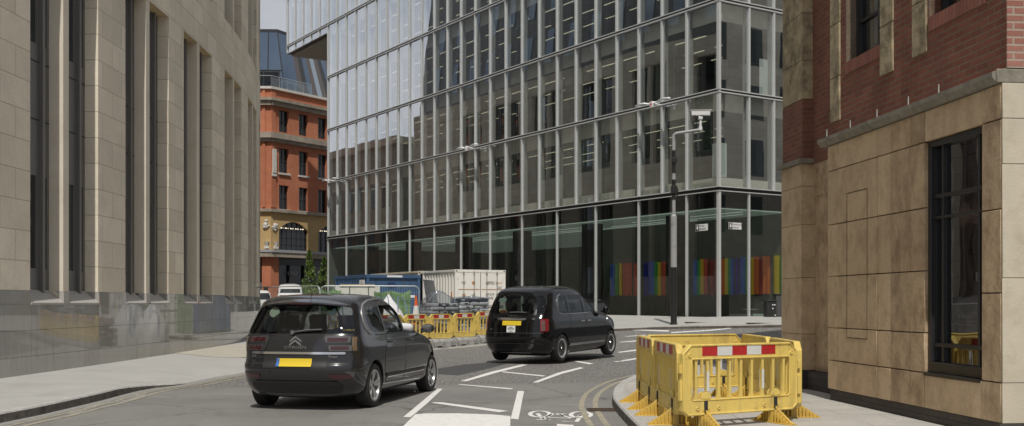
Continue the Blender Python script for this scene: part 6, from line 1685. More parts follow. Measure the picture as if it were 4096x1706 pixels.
def barrier(p0, p1, label, group, zo=0.125, nb=9, feet=True, base=0.14, top=0.92, pat='rwrwr', mat=None, name='barrier', t=0.028):
    """plastic pedestrian barrier standing from p0 to p1 (front face to the left of that line)"""
    mat = mat or yel
    p0 = Vector((p0[0], p0[1], 0)); p1 = Vector((p1[0], p1[1], 0)); L = (p1 - p0).length - 0.02
    d = (p1 - p0).normalized(); a = math.atan2(d.y, d.x)
    e = empty(name, (p0.x, p0.y, G(p0.x, p0.y) + zo), a, label, 'barrier', group)
    za, zb = base, top; h = zb - za
    tb = zb - 0.205 * h; bb = za + 0.215 * h; ch = 0.10 * h / 0.78; sw = 0.115
    m = MB()
    m.prism([(0.0, tb), (0.0, zb - ch), (ch * 1.1, zb), (L - ch * 1.1, zb), (L, zb - ch), (L, tb)], 'y', -t, t)
    m.prism([(0.0, bb), (0.0, za + 0.06), (0.07, za), (L - 0.07, za), (L, za + 0.06), (L, bb)], 'y', -t, t)
    m.box(0.001, -t + 0.001, bb + 0.0005, sw, t - 0.001, tb - 0.0005); m.box(L - sw, -t + 0.001, bb + 0.0005, L - 0.001, t - 0.001, tb - 0.0005)
    # raised rim round the edge
    rim = [(0.012, za + 0.065), (0.012, zb - ch), (ch * 1.1, zb - 0.012), (L - ch * 1.1, zb - 0.012), (L - 0.012, zb - ch), (L - 0.012, za + 0.065), (L - 0.075, za + 0.012), (0.075, za + 0.012)]
    for y in (-t, t): m.pipe([(x, y, z) for x, z in rim], 0.014, 6, closed=True)
    s0, s1 = sw, L - sw
    for y in (-t, t): m.pipe([(s0 + 0.02, y, bb), (s0, y, bb + 0.03), (s0, y, tb - 0.03), (s0 + 0.02, y, tb), (s1 - 0.02, y, tb), (s1, y, tb - 0.03), (s1, y, bb + 0.03), (s1 - 0.02, y, bb)], 0.010, 6, closed=True)
    bars = [s0 + (s1 - s0) * (i + 0.5) / nb for i in range(nb)]
    for x in bars:
        w_ = 0.017 if nb > 6 else 0.022
        m.prism([(x - w_ * 2, bb), (x - w_, bb + 0.05), (x - w_, tb - 0.05), (x - w_ * 2, tb), (x + w_ * 2, tb), (x + w_, tb - 0.05), (x + w_, bb + 0.05), (x + w_ * 2, bb)], 'y', -t * 0.7, t * 0.7)
    fx = [L * 0.19, L * 0.80]
    if feet:
        for x in fx:
            for y in (-t - 0.006, t + 0.006):
                pts = [(x + 0.075 * math.cos(q), bb + 0.012 + 0.075 * math.sin(q)) for q in [math.pi * i / 8 for i in range(9)]]
                m.prism(pts, 'y', y - 0.006, y + 0.006)
        for x, z in ((0.09, zb - 0.15 * h), (L - 0.09, zb - 0.15 * h), (L * 0.30, za + 0.1 * h), (L * 0.70, za + 0.1 * h), (L * 0.12, za + 0.1 * h)):
            for y in (-t, t):
                m.lathe([(0.024, 0), (0.022, 0.012), (0.012, 0.013), (0.010, 0.002), (0.001, 0.002)], 12, M=Matrix.Translation((x, y, z)) @ Matrix.Rotation(rad(90) if y < 0 else rad(-90), 4, 'X'))
    # hooks that link to the next barrier
    for x, s in ((-0.0, -1), (L, 1)):
        m.box(x - 0.002 if s > 0 else x - 0.035, -0.016, zb - 0.40 * h, x + 0.035 if s > 0 else x + 0.002, 0.016, zb - 0.28 * h)
        m.box(x - 0.002 if s > 0 else x - 0.030, -0.02, za + 0.22 * h, x + 0.030 if s > 0 else x + 0.002, 0.02, za + 0.5 * h)
    pn = m.build('panel', mat, e, bevel=0.006, seg=2)
    # reflective strips
    hs = 0.138 * h
    zc = (tb + zb) / 2 + 0.005; x0, x1 = (L * 0.16, L * 0.80) if len(pat) > 3 else (L * 0.16, L * 0.84)
    for y, o in ((-t, -0.003),):
        m = MB(); n = len(pat)
        for k, c in enumerate(pat):
            a0, a1 = x0 + (x1 - x0) * k / n, x0 + (x1 - x0) * (k + 1) / n
            ya, yb = sorted((y, y + o)); m.box(a0 + 0.0005, ya, zc - hs / 2, a1 - 0.0005, yb, zc + hs / 2, 0 if c == 'r' else 1)
        m.build('reflective_strip', [strip_r, strip_w], e)
    if feet:
        for bx in (bars[1], bars[-3]):
            m = MB()
            for y in (-t * 0.7 - 0.002, t * 0.7 + 0.002): m.box(bx - 0.018, y - 0.001, bb + 0.12 * h, bx + 0.018, y + 0.001, bb + 0.40 * h)
            m.build('bar_reflector', strip_w, e)
        for x in fx:
            m = MB()
            for s in (-1, 1):
                m.prism([(s * 0.03, 0.0), (s * 0.31, 0.0), (s * 0.315, 0.012), (s * 0.09, 0.155), (s * 0.035, 0.20)], 'x', x - 0.012, x + 0.012)
                m.box(x - 0.065, s * 0.03, 0.0, x + 0.065, s * 0.31, 0.012)
                for k in range(6):
                    yy = s * (0.07 + 0.042 * k); hh = 0.15 - 0.027 * k
                    m.box(x - 0.052 + k * 0.004, yy - 0.007, 0.0125, x + 0.052 - k * 0.004, yy + 0.007, max(hh, 0.03))
            m.prism([(-0.035, 0.0), (0.035, 0.0), (0.03, 0.215), (-0.03, 0.215)], 'x', x - 0.06, x + 0.06)
            m.build('foot', yel2, e, bevel=0.003, seg=1)
            m = MB(); m.box(x - 0.022, -t - 0.014, 0.10, x + 0.022, t + 0.014, 0.30); m.build('foot_clip', rubber, e, bevel=0.004)
    return e
gpn = 'yellow barriers round the hole on the right pavement'
barrier((1.835, 11.66), (3.31, 12.515), 'yellow plastic barrier nearest the camera with clean red and white reflectors', gpn)
barrier((1.80, 13.44), (1.845, 11.76), 'yellow barrier in shade forming the near half of the enclosure side beside the road', gpn)
barrier((1.79, 15.16), (1.80, 13.48), 'yellow barrier in shade forming the far half of the enclosure side beside the road', gpn)
barrier((3.37, 15.86), (1.83, 15.23), 'yellow barrier closing the far side of the pavement enclosure', gpn)
barrier((3.36, 12.60), (3.42, 14.20), 'yellow barrier forming the near half of the enclosure side facing the brick building', gpn)
barrier((3.42, 14.24), (3.40, 15.82), 'yellow barrier forming the far half of the enclosure side facing the brick building', gpn)

# ---- low row of barriers on concrete blocks along the works
conc = MAT('concrete_block', (0.33, 0.325, 0.31), 0.9, var=0.2, vs=4, dirt=(0.15, 0.145, 0.135), ds=3, dlo=0.48, dhi=0.68, bmp=0.6, bs=14)
A0 = Vector((-2.75, 35.75)); AD = Vector((0.624, 0.781))
gw, gc = 'yellow barriers on concrete blocks along the works', 'concrete blocks under the yellow barriers'
blab = ['yellow barrier on a block behind the boot of the grey car', 'yellow barrier on a block at the far left end of the works row', 'yellow barrier on a block second from the left end of the works row', 'yellow barrier on a block seen through the windows of the grey car',
        'yellow barrier on a block just past the bonnet of the grey car', 'yellow barrier on a block midway between the two cars', 'yellow barrier on a block just left of the black cab', 'yellow barrier on a block hidden partly by the black cab']
for k in range(8):
    a = -4.8 + 1.2 * k
    p = A0 + AD * a; q = A0 + AD * (a + 1.14)
    j = RND.uniform(-0.03, 0.03)
    barrier((p.x, p.y + j), (q.x, q.y), blab[k], gw, zo=0.30, nb=5, feet=False, base=0.0, top=0.82, pat='rwr', name='barrier')
    e = empty('concrete_block', (p.x, p.y, G(p.x, p.y)), math.atan2(AD.y, AD.x), 'weathered concrete block under the ' + blab[k].replace('yellow barrier on a block ', 'barrier '), 'concrete block', gc)
    m = MB(); m.prism([(-0.27, 0.0), (0.27, 0.0), (0.24, 0.20), (0.12, 0.295), (-0.12, 0.295), (-0.24, 0.20)], 'x', 0.01, 1.15); m.build('block', conc, e, bevel=0.02)
    m = MB(); m.box(0.12, -0.285, -0.01, 0.34, 0.285, 0.06); m.box(0.80, -0.285, -0.01, 1.02, 0.285, 0.06); m.build('lifting_slot', rubber, e)

# ================================================================ shipping containers
def corr(m, x0, x1, z0, z1, y, depth, pitch, axis='x', mi=0):
    """corrugated sheet"""
    n = max(1, int((x1 - x0) / pitch)); pts = []
    for i in range(n):
        a = x0 + (x1 - x0) * i / n; p = (x1 - x0) / n
        pts += [(a, 0), (a + 0.25 * p, 0), (a + 0.4 * p, depth), (a + 0.75 * p, depth), (a + 0.9 * p, 0)]
    pts.append((x1, 0))
    for (a, da), (b, db) in zip(pts, pts[1:]):
        if axis == 'x': m.quad((a, y + da, z0), (b, y + db, z0), (b, y + db, z1), (a, y + da, z1), mi)
        else: m.quad((y + da, a, z0), (y + db, b, z0), (y + db, b, z1), (y + da, a, z1), mi)
cont_w = MAT('white_container_paint', (0.78, 0.76, 0.71), 0.55, var=0.05, vs=1.5, dirt=(0.50, 0.43, 0.33), ds=2.2, dlo=0.58, dhi=0.78, stretch=(1, 1, 0.4))
cont_c = MAT('cream_container_paint', (0.60, 0.55, 0.44), 0.6, var=0.07, vs=1.5, dirt=(0.42, 0.36, 0.27), ds=2)
steel_rod = MAT('galvanised_rod', (0.42, 0.40, 0.37), 0.45, metal=0.5, var=0.2, vs=8)
rust = MAT('rust_streak', (0.33, 0.20, 0.10), 0.9, var=0.3, vs=6)
cont_black = MAT('stencil_black', (0.035, 0.035, 0.035), 0.7)
orange_m = MAT('orange_decal', (0.62, 0.24, 0.03), 0.6)
DV = Vector((0.88, 0.475)).normalized(); CO = Vector((-2.43, 46.0))
ang_c = math.atan2(DV.y, DV.x)
def container(name, org, ang, Wd, Ln, H, zo, paint, label, doors=True):
    """local x runs across the doors, y back along the length"""
    e = empty(name, (org.x, org.y, zo), ang, label, 'container')
    p = 0.11
    m = MB()
    for x in (0, Wd - p):
        for y in (0, Ln - p): m.box(x, y, 0.118, x + p, y + p, H - 0.118)
    for y in (0, Ln - p):
        m.box(p, y + 0.002, 0, Wd - p, y + p - 0.002, 0.14); m.box(p, y + 0.002, H - 0.12, Wd - p, y + p - 0.002, H)
    for x in (0, Wd - p):
        m.box(x + 0.002, p, 0, x + p - 0.002, Ln - p, 0.14); m.box(x + 0.002, p, H - 0.09, x + p - 0.002, Ln - p, H - 0.002)
    m.build('frame', paint, e, bevel=0.006, seg=1)
    for x in (-0.006, Wd - 0.156):
        for y in (-0.006, Ln - 0.156):
            for z in (0, H - 0.1175):
                m = MB(); m.box(x, y, z, x + 0.162, y + 0.162, z + 0.1175); m.build('corner_casting', paint, e, bevel=0.008, seg=1)
    m = MB()
    for x in (0.03, Wd - 0.11):
        for z in (H - 0.06, 0.06): m.cyl((x + 0.04, -0.008, z), (x + 0.04, -0.002, z), 0.035, n=14)
    m.build('casting_hole', cont_black, e)
    for x, s in ((0.03, 1), (Wd - 0.03, -1)):
        m = MB(); corr(m, p, Ln - p, 0.14, H - 0.09, x, s * 0.045, 0.28, 'y'); m.build('side_wall', paint, e, recalc=False)
    m = MB(); m.box(0.02, 0.02, H - 0.06, Wd - 0.02, Ln - 0.02, H - 0.03); m.build('roof', paint, e)
    m = MB(); m.box(0.1, Ln - 0.08, 0.1, Wd - 0.1, Ln - 0.04, H - 0.1); m.build('end_wall', paint, e)
    if doors:
        for k in range(2):
            x0 = p + 0.01 + k * (Wd / 2 - p); x1 = x0 + Wd / 2 - p - 0.02
            m = MB(); m.box(x0, 0.012, 0.15, x1, 0.05, H - 0.13)
            d = m.build('door', paint, e, bevel=0.006, seg=1)
            m = MB()
            for zz in (0.95, 1.72): m.box(x0 + 0.03, 0.006, zz, x1 - 0.03, 0.0115, zz + 0.035)
            m.build('door_rib', rust, d)
            for f in (0.26, 0.72):
                xr = x0 + (x1 - x0) * f
                m = MB(); m.cyl((xr, -0.02, 0.10), (xr, -0.02, H - 0.06), 0.019, n=8)
                for zz in (0.12, 0.5, 1.0, 1.5, 2.0, H - 0.18): m.box(xr - 0.04, -0.03, zz, xr + 0.04, 0.011, zz + 0.07)
                m.build('locking_rod', steel_rod, d, smooth=50)
                m = MB(); m.box(xr - 0.02, -0.045, 1.02, xr + 0.30, -0.022, 1.06); m.build('rod_handle', steel_rod, d, bevel=0.005)
            for zz in (0.35, 0.95, 1.6, 2.2):
                m = MB(); xh = x0 - 0.03 if k == 0 else x1 - 0.03; m.box(xh, -0.012, zz, xh + 0.06, 0.011, zz + 0.12); m.build('hinge', paint, d)
        m = MB(); m.box(Wd / 2 - 0.012, 0.008, 0.15, Wd / 2 + 0.012, 0.012, H - 0.13); m.build('door_seal', cont_black, e)
        m = MB(); m.box(Wd / 2 - 0.12, -0.07, 1.12, Wd / 2 + 0.12, 0.006, 1.28); m.build('lock_box', paint, e, bevel=0.01)
    return e
ce = container('white_container', CO, ang_c, 2.44, 3.5, 2.59, G(-2.43, 46) + 0.10, cont_w, 'white steel shipping container with double doors facing the street')
def ctext(t, x, z, s, mat=cont_black, sx=0.8): text(t, s, 'stencil', mat, ce, (x, 0.008, z), (rad(90), 0, 0), 0.002, 'LEFT', sx)
ctext('BMEU', 1.56, 2.02, 0.20, sx=0.72); ctext('2261', 2.05, 1.82, 0.15, sx=0.72); ctext('EINET', 2.05, 2.02, 0.10, orange_m, 0.95)
ctext('M.G.W', 1.555, 1.52, 0.17, sx=0.66); ctext('TARE', 1.56, 1.36, 0.17, sx=0.72); ctext('NET', 1.56, 0.80, 0.17); ctext('CU.', 1.56, 0.62, 0.17)
m = MB(); m.prism([(0.33, 1.52), (0.50, 1.52), (0.415, 1.30)], 'y', 0.004, 0.010); m.build('warning_triangle', orange_m, ce)
m = MB(); m.lathe([(0.001, 0.0), (0.075, 0.0)], 18, M=Matrix.Translation((0.87, 0.009, 2.02)) @ Matrix.Rotation(rad(90), 4, 'X')); m.build('round_decal', orange_m, ce)
m = MB(); m.box(0.78, 0.007, 1.32, 0.93, 0.010, 1.52); m.build('data_plate', MAT('grey_plate', (0.36, 0.4, 0.38), 0.5), ce)
m = MB(); m.box(0.30, 0.007, 2.0, 0.52, 0.010, 2.03); m.box(0.30, 0.007, 2.06, 0.50, 0.010, 2.085); m.box(0.78, 0.007, 0.5, 0.90, 0.010, 0.68); m.build('faint_print', MAT('faint_print', (0.45, 0.43, 0.39), 0.7), ce)
m = MB(); m.box(-0.0085, 0.30, 1.30, -0.003, 0.42, 1.62); m.build('side_decal', orange_m, ce)
c2 = CO + Vector((-DV.y, DV.x)) * 3.75 + DV * -0.1
container('cream_container', c2, ang_c, 2.44, 6.06, 2.59, G(c2.x, c2.y) + 0.12, cont_c, 'cream shipping container standing behind the white one', False)
# grey sheet leaning on the white container
gs = Vector((CO.x, CO.y)) + Vector((-DV.y, DV.x)) * 0.75 - DV * 0.34
M_ = Matrix.Translation((gs.x, gs.y, G(gs.x, gs.y) + 0.72)) @ Matrix.Rotation(ang_c + math.pi / 2, 4, 'Z') @ Matrix.Rotation(rad(-10), 4, 'X')
m = MB(); m.prism([(0.0, 0.0), (1.25, 0.03), (1.22, 1.62), (0.10, 1.55)], 'y', -0.015, 0.015)
o = m.build('grey_sheet', MAT('grey_board', (0.46, 0.46, 0.45), 0.7, var=0.1, vs=2), bevel=0.004); o.matrix_world = M_
tag(o, 'flat grey board leaning against the side of the white container', 'board')

# blue site unit
blue_m = MAT('blue_site_paint', (0.045, 0.10, 0.20), 0.5, var=0.12, vs=1.5, dirt=(0.06, 0.09, 0.13), ds=2.5)
blue_d = MAT('dark_blue_recess', (0.015, 0.04, 0.11), 0.6)
BO = Vector((-6.08, 45.0))
be = empty('blue_container', (BO.x, BO.y, G(BO.x, BO.y) + 0.1), ang_c, 'dark blue steel site container with ribbed side behind the mesh fence', 'container')
m = MB(); Hb = 2.52
m.box(0.06, 0.06, 0.12, 2.38, 4.1, Hb - 0.05)
m.box(-0.02, -0.02, Hb - 0.14, 2.46, 0.058, Hb); m.box(-0.02, 0.0585, Hb - 0.14, 0.10, 4.2, Hb - 0.002)
m.box(2.34, 0.0585, Hb - 0.14, 2.46, 4.2, Hb - 0.002); m.box(0, 0, 0, 0.12, 0.0595, Hb - 0.141); m.box(2.32, 0, 0, 2.44, 0.0595, Hb - 0.141)
m.build('shell', blue_m, be, bevel=0.008, seg=1)
for i in range(12):
    m = MB(); y = 0.25 + 0.33 * i; m.prism([(-0.03, y), (0.059, y - 0.07), (0.059, y + 0.07)], 'z', 0.12, Hb - 0.15); m.build('side_rib', blue_m, be)
m = MB(); m.box(0.42, 0.052, 0.15, 0.44, 0.0592, Hb - 0.2); m.box(1.98, 0.052, 0.15, 2.0, 0.0592, Hb - 0.2); m.box(0.95, 0.05, 1.95, 1.3, 0.0588, 2.2); m.build('shut_line', blue_d, be)
m = MB(); m.box(-0.05, 0.15, 1.75, -0.035, 0.75, 2.3); sg_ = m.build('white_sign', plate_w, be)
m = MB(); m.prism([(0.45, 2.05), (0.60, 2.05), (0.52, 2.24)], 'x', -0.053, -0.0505); m.box(-0.053, 0.22, 2.02, -0.0505, 0.42, 2.12); m.box(-0.053, 0.22, 1.86, -0.0505, 0.68, 1.94); m.build('sign_print', blue_d, sg_)
m = MB(); m.box(0.9, -0.024, Hb - 0.105, 1.6, -0.0205, Hb - 0.03); m.box(0.5, 0.0535, 1.55, 0.85, 0.0585, 1.66); m.box(1.75, 0.0535, 1.55, 2.2, 0.0585, 1.66); m.build('white_label', plate_w, be)

# ================================================================ mesh fence with sheeting
galv = MAT('galvanised_tube', (0.50, 0.55, 0.55), 0.4, metal=0.5, var=0.08, vs=4)
green_s = MAT('green_debris_sheet', (0.15, 0.26, 0.11), 0.6, var=0.3, vs=3, bmp=0.5, bs=5)
blue_s = MAT('blue_strap', (0.18, 0.27, 0.45), 0.7, var=0.1)
def fence(p0, p1, label, sheet):
    p0 = Vector(p0); p1 = Vector(p1); d = p1 - p0; L = d.length; a = math.atan2(d.y, d.x)
    e = empty('mesh_fence', (p0.x, p0.y, G(p0.x, p0.y) + 0.12), a, label, 'fence panel', 'mesh fence panels round the works')
    m = MB(); r = 0.021; H = 2.0; c = 0.16
    m.pipe([(0, 0, 0), (0, 0, H - c), (c * 0.3, 0, H - c * 0.3), (c, 0, H), (L - c, 0, H), (L - c * 0.3, 0, H - c * 0.3), (L, 0, H - c), (L, 0, 0)], r, 8)
    m.cyl((0, 0, 0.2), (L, 0, 0.2), r, n=8)
    m.build('frame', galv, e, smooth=60)
    m = MB()
    n = int(L / 0.09)
    for i in range(1, n): m.box(L * i / n - 0.0025, -0.0025, 0.2, L * i / n + 0.0025, 0.0025, H)
    for i in range(1, 7): m.box(0, -0.0025, 0.2 + 0.26 * i, L, 0.0025, 0.205 + 0.26 * i)
    m.build('wire_mesh', galv, e)
    for x0, x1, zt in sheet:
        m = MB()
        ph = RND.uniform(0, 6)
        def fn(u, v):
            x = x0 + (x1 - x0) * u; sag = 0.06 * math.sin(u * 9 + ph) + 0.10 * math.sin(math.pi * u)
            z = 0.25 + (zt - sag - 0.25) * v
            return (x, 0.05 + 0.03 * math.sin(u * 23 + v * 5 + ph) + 0.02 * math.sin(v * 17 + u * 3), z)
        m.grid(fn, 40, 20); m.build('green_sheet', green_s, e, smooth=80)
    return e
fence((-7.05, 39.6), (-3.46, 40.05), 'galvanised mesh fence panel with green sheeting in front of the blue container', [(0.0, 0.75, 1.9), (1.95, 3.3, 1.86)])
fence((-10.3, 43.2), (-7.1, 39.65), 'galvanised mesh fence panel running back to the curved stone building', [])
# wrapped timber on the far side of the fence
timber = MAT('pale_timber', (0.52, 0.38, 0.22), 0.7, var=0.15, vs=4, stretch=(1, 1, 8)); wrapm = MAT('clear_wrap', (0.66, 0.66, 0.60), 0.3, var=0.15, vs=6, bmp=0.9, bs=9)
te = empty('timber_stack', (-6.65, 40.25, G(-6.6, 40) + 0.12), 0.12, 'stack of wrapped pale timber boards behind the fence', 'timber stack')
m = MB()
for k in range(3): m.box(0.1 + 0.75 * k, 0.0, 0, 0.22 + 0.75 * k, 0.9, 0.12)
m.build('bearer', timber, te)
for k in range(4):
    m = MB(); m.box(0.03 * (k % 2), 0.0, 0.125 + 0.475 * k, 1.75 - 0.02 * k, 0.9, 0.585 + 0.475 * k); m.build('wrapped_bundle', wrapm, te, bevel=0.03)
m = MB(); m.box(0.2, -0.05, 2.015, 1.5, 0.85, 2.07); m.build('top_board', timber, te, bevel=0.004)
for x in (0.55, 1.25):
    m = MB(); m.box(x, -0.012, 0.12, x + 0.03, -0.002, 2.01); m.build('strap', cont_black, te)

# ================================================================ white bulk bags
bag_m = MAT('white_woven_bag', (0.68, 0.68, 0.69), 0.75, var=0.07, vs=4, bmp=0.9, bs=7, dirt=(0.5, 0.49, 0.47), ds=3, dlo=0.6, dhi=0.8)
def bulk_bag(x, y, rz, label, h=1.05):
    e = empty('bulk_bag', (x, y, G(x, y) + 0.12), rz, label, 'bulk bag', 'white bulk bags of the works')
    m = MB()
    def fn(u, v):
        t = 2 * math.pi * u
        c, s = math.cos(t), math.sin(t); k = (abs(c) ** 4 + abs(s) ** 4) ** -0.25
        q = min(max((v - 0.42) / 0.58, 0), 1)
        r = 0.53 * k * (1 + 0.10 * math.sin(math.pi * min(v * 2.2, 1))) * max(0.02, 1 - q ** 1.35)
        r *= 1 + 0.05 * math.sin(6 * t + 7 * v) * (1 - q) + 0.035 * math.sin(11 * t - 9 * v) + 0.03 * math.sin(17 * t + 3 * v)
        z = (h + 0.42) * (v ** 0.92) + 0.05 * math.sin(4 * t + 1) * q
        return (r * c, r * s, z + 0.02 * math.sin(5 * t))
    m.grid(fn, 40, 26); m.build('bag', bag_m, e, smooth=70)
    for sx, sy in ((1, 1), (1, -1), (-1, 1), (-1, -1)):
        m = MB(); a, b = sx * 0.50, sy * 0.50
        m.pipe([(a, b, 0.3), (a * 1.02, b * 1.02, h * 0.9), (a * 0.8, b * 0.9, h + 0.30), (a * 0.4, b * 0.8, h + 0.36), (a * 0.3, b * 1.0, h * 0.92)], 0.018, 5); m.build('lifting_loop', blue_s, e, smooth=60)
    return e
bulk_bag(-4.45, 38.75, 0.5, 'full white bulk bag with blue loops behind the grey car', 1.25)
bulk_bag(-5.75, 37.5, 0.2, 'white bulk bag partly hidden by the roof of the grey car', 1.0)

# ================================================================ wrapped pallets of bags
bagp = MAT('silver_grey_bag', (0.42, 0.43, 0.45), 0.4, var=0.2, vs=5, bmp=0.5, bs=10); bagd = MAT('dark_printed_bag', (0.06, 0.07, 0.09), 0.4, var=0.3, vs=6, bmp=0.5, bs=10); bagl = MAT('pale_printed_bag', (0.58, 0.60, 0.62), 0.4, var=0.12, vs=5, bmp=0.5, bs=10)
film = GLASS('stretch_film', (0.80, 0.82, 0.84), 0.10, 0.35, wav=0.02, ws=9, gcol=(0.95, 0.97, 1.0), rough=0.12)
def pallet(x, y, rz, label, top, mats, hood):
    e = empty('bag_pallet', (x, y, G(x, y) + 0.12), rz, label, 'pallet', 'pallets of bagged material beside the container')
    m = MB()
    for k in range(5): m.box(-0.58 + 0.25 * k, -0.48, 0.11, -0.43 + 0.25 * k, 0.48, 0.135)
    for yy in (-0.45, 0, 0.45): m.box(-0.58, yy - 0.045, 0, 0.58, yy + 0.045, 0.109)
    m.build('pallet', timber, e)
    z = 0.14; row = 0
    while z < top:
        hh = 0.135
        for i in range(2 if row % 2 else 3):
            w_ = 1.14 / (2 if row % 2 else 3)
            for yy in (-0.45, 0.01):
                m = MB(); jx, jy = RND.uniform(-.02, .02), RND.uniform(-.025, .025)
                m.box(-0.57 + w_ * i + 0.008 + jx, yy + jy, z, -0.57 + w_ * (i + 1) - 0.008 + jx, yy + 0.44 + jy, z + hh)
                b = m.build('bag', mats[RND.randrange(len(mats))], e, bevel=0.05, seg=3)
                if RND.random() < 0.7:
                    m = MB(); cx_ = -0.57 + w_ * (i + RND.uniform(0.25, 0.7)) + jx; m.box(cx_ - 0.06, yy + jy - 0.003, z + 0.045, cx_ + 0.06, yy + jy + 0.002, z + 0.095); m.build('bag_print', bagl if RND.random() < .5 else bagd, b)
        z += hh - 0.004; row += 1
    m = MB()
    def fn(u, v):
        t = 2 * math.pi * u; c, s = math.cos(t), math.sin(t); k = (abs(c) ** 8 + abs(s) ** 8) ** -0.125
        wv = 0.015 * math.sin(17 * t + 11 * v) + 0.012 * math.sin(31 * t - 7 * v)
        if v < 0.7: r, zz = 1.0, z * (v / 0.7)
        else:
            q = (v - 0.7) / 0.3; r, zz = 1 - q, z + hood * math.sin(q * 1.57) + 0.03 * math.sin(5 * t + 3 * q)
        return ((0.61 + wv) * k * c * r, (0.51 + wv) * k * s * r, zz)
    m.grid(fn, 64, 30); m.build('stretch_wrap', film, e, smooth=70, recalc=False)
pallet(-2.62, 38.6, 0.55, 'shrink-wrapped pallet of grey bags with a peaked clear hood', 1.30, [bagp, bagp, bagd], 0.42)
pallet(-1.55, 39.1, 0.45, 'shrink-wrapped pallet of black and white printed bags', 1.36, [bagl, bagl, bagd, bagp], 0.05)

# ================================================================ loose stone behind the low barriers
rub = MAT('brown_setts', (0.21, 0.155, 0.115), 0.9, var=0.3, vs=4, dirt=(0.10, 0.085, 0.07), ds=5, bmp=0.5, bs=12)
m = MB()
for i in range(150):
    a = RND.uniform(-3.5, 4.4); b = RND.uniform(0.45, 1.25); z = RND.uniform(0, 0.78) * (1 - abs(b - 0.85) * 0.7)
    q = A0 + AD * a + Vector((-AD.y, AD.x)) * b
    if (q - Vector((-2.6, 38.6))).length < 1.0 or (q - Vector((-1.55, 39.1))).length < 0.9: continue
    M_ = Matrix.Translation((q.x, q.y, G(q.x, q.y) + 0.16 + z)) @ Matrix.Rotation(RND.uniform(0, 3), 4, 'Z') @ Matrix.Rotation(RND.uniform(-.5, .5), 4, 'X')
    s = RND.uniform(0.10, 0.2); m.box(-s, -s * .7, -s * .5, s, s * .7, s * .5, M=M_)
tag(m.build('stone_rubble', rub, bevel=0.015, seg=1), kind='stuff')

# ================================================================ traffic cones stacked on a crate of blocks
cone_o = MAT('orange_cone', (0.62, 0.115, 0.03), 0.5, var=0.1, vs=5); cone_w = MAT('white_cone_sleeve', (0.66, 0.66, 0.64), 0.45)
KX, KY = at(1664, 1212, 38.2).x, 38.2
st = empty('block_stack', (KX, KY, G(KX, KY) + 0.12), 0.6, 'stack of grey concrete blocks under the traffic cone', 'block stack')
for k in range(3):
    m = MB(); m.box(-0.3, -0.25, 0.2 * k, 0.3, 0.25, 0.2 * k + 0.195); m.build('block', conc, st, bevel=0.012)
kz = G(KX, KY) + 0.12 + 0.60
ke = empty('traffic_cone', (KX, KY, kz), 0.3, 'orange and white traffic cone standing above the yellow barriers', 'traffic cone')
m = MB(); m.box(-0.22, -0.22, 0, 0.22, 0.22, 0.035); m.build('base', cone_o, ke, bevel=0.012)
def rc(z): return 0.16 - 0.128 * (z - 0.035) / 0.93
for nm, z0, z1, mt in (('lower_body', 0.036, 0.26, cone_o), ('white_sleeve', 0.26, 0.66, cone_w), ('upper_body', 0.66, 0.965, cone_o)):
    m = MB(); o = 0.003 if mt is cone_w else 0
    m.lathe([(rc(z0) + o, z0), (rc(z1) + o, z1)] + ([(rc(z1) - 0.012, z1)] if z1 > 0.9 else []), 24, M=None); m.build(nm, mt, ke, smooth=60, recalc=False)
m = MB(); m.lathe([(0.055, 0.80), (0.035, 0.965), (0.03, 1.03), (0.001, 1.03)], 20); m.build('stacked_top', cone_o, ke, smooth=50)

# ================================================================ camera mast
pole_g = MAT('grey_mast_paint', (0.36, 0.36, 0.36), 0.45, var=0.12, vs=4, dirt=(0.2, 0.2, 0.2), ds=4); pole_k = MAT('black_mast_paint', (0.018, 0.018, 0.018), 0.45); pole_w = MAT('white_camera_paint', (0.74, 0.74, 0.73), 0.35)
mx, my = 6.365, 42.3
me_ = empty('camera_mast', (mx, my, G(mx, my) + 0.115), 0, 'tall grey and black mast with a white surveillance camera on its arm', 'camera mast')
m = MB(); m.cyl((0, 0, 0), (0, 0, 2.25), 0.125, n=18); m.lathe([(0.16, 0), (0.16, 0.03), (0.127, 0.05)], 18); m.build('mast_base', pole_k, me_, smooth=50)
m = MB(); m.cyl((0, 0, 2.2502), (0, 0, 4.25), 0.122, n=18); m.lathe([(0.122, 4.25), (0.075, 4.33)], 18); m.build('mast_shaft', pole_g, me_, smooth=50)
m = MB(); m.cyl((0, 0, 4.3), (0, 0, 7.3), 0.07, n=14); m.build('upper_mast', pole_g, me_, smooth=50)
m = MB(); m.box(-0.11, -0.12, 5.15, 0.13, 0.12, 5.45); m.cyl((0.14, 0, 5.05), (0.16, 0, 5.35), 0.03, n=8); m.cyl((0, 0, 4.9), (0, 0, 5.7), 0.082, n=12); m.box(-0.09, -0.12, 6.35, 0.12, 0.1, 6.55); m.cyl((0, 0, 5.95), (0, 0, 6.85), 0.08, n=12); m.build('junction_box', pole_k, me_, smooth=40, bevel=0.01)
m = MB(); m.pipe([(0, 0, 7.25), (0.0, 0, 7.45), (0.08, 0, 7.52), (0.5, 0, 7.58), (1.12, 0, 7.68)], 0.055, 12); m.build('arm', pole_g, me_, smooth=60)
cm = MB(); cm.cyl((1.05, 0, 7.62), (1.05, 0, 7.78), 0.075, n=14); cm.cyl((1.05, 0, 7.78), (1.05, 0, 8.08), 0.05, n=12); cm.box(0.97, -0.08, 8.06, 1.13, 0.08, 8.20); cam_o = cm.build('camera_mount', pole_w, me_, smooth=40, bevel=0.012)
M_ = Matrix.Translation((1.07, 0, 8.28)) @ Matrix.Rotation(rad(-14), 4, 'Z') @ Matrix.Rotation(rad(2), 4, 'Y')
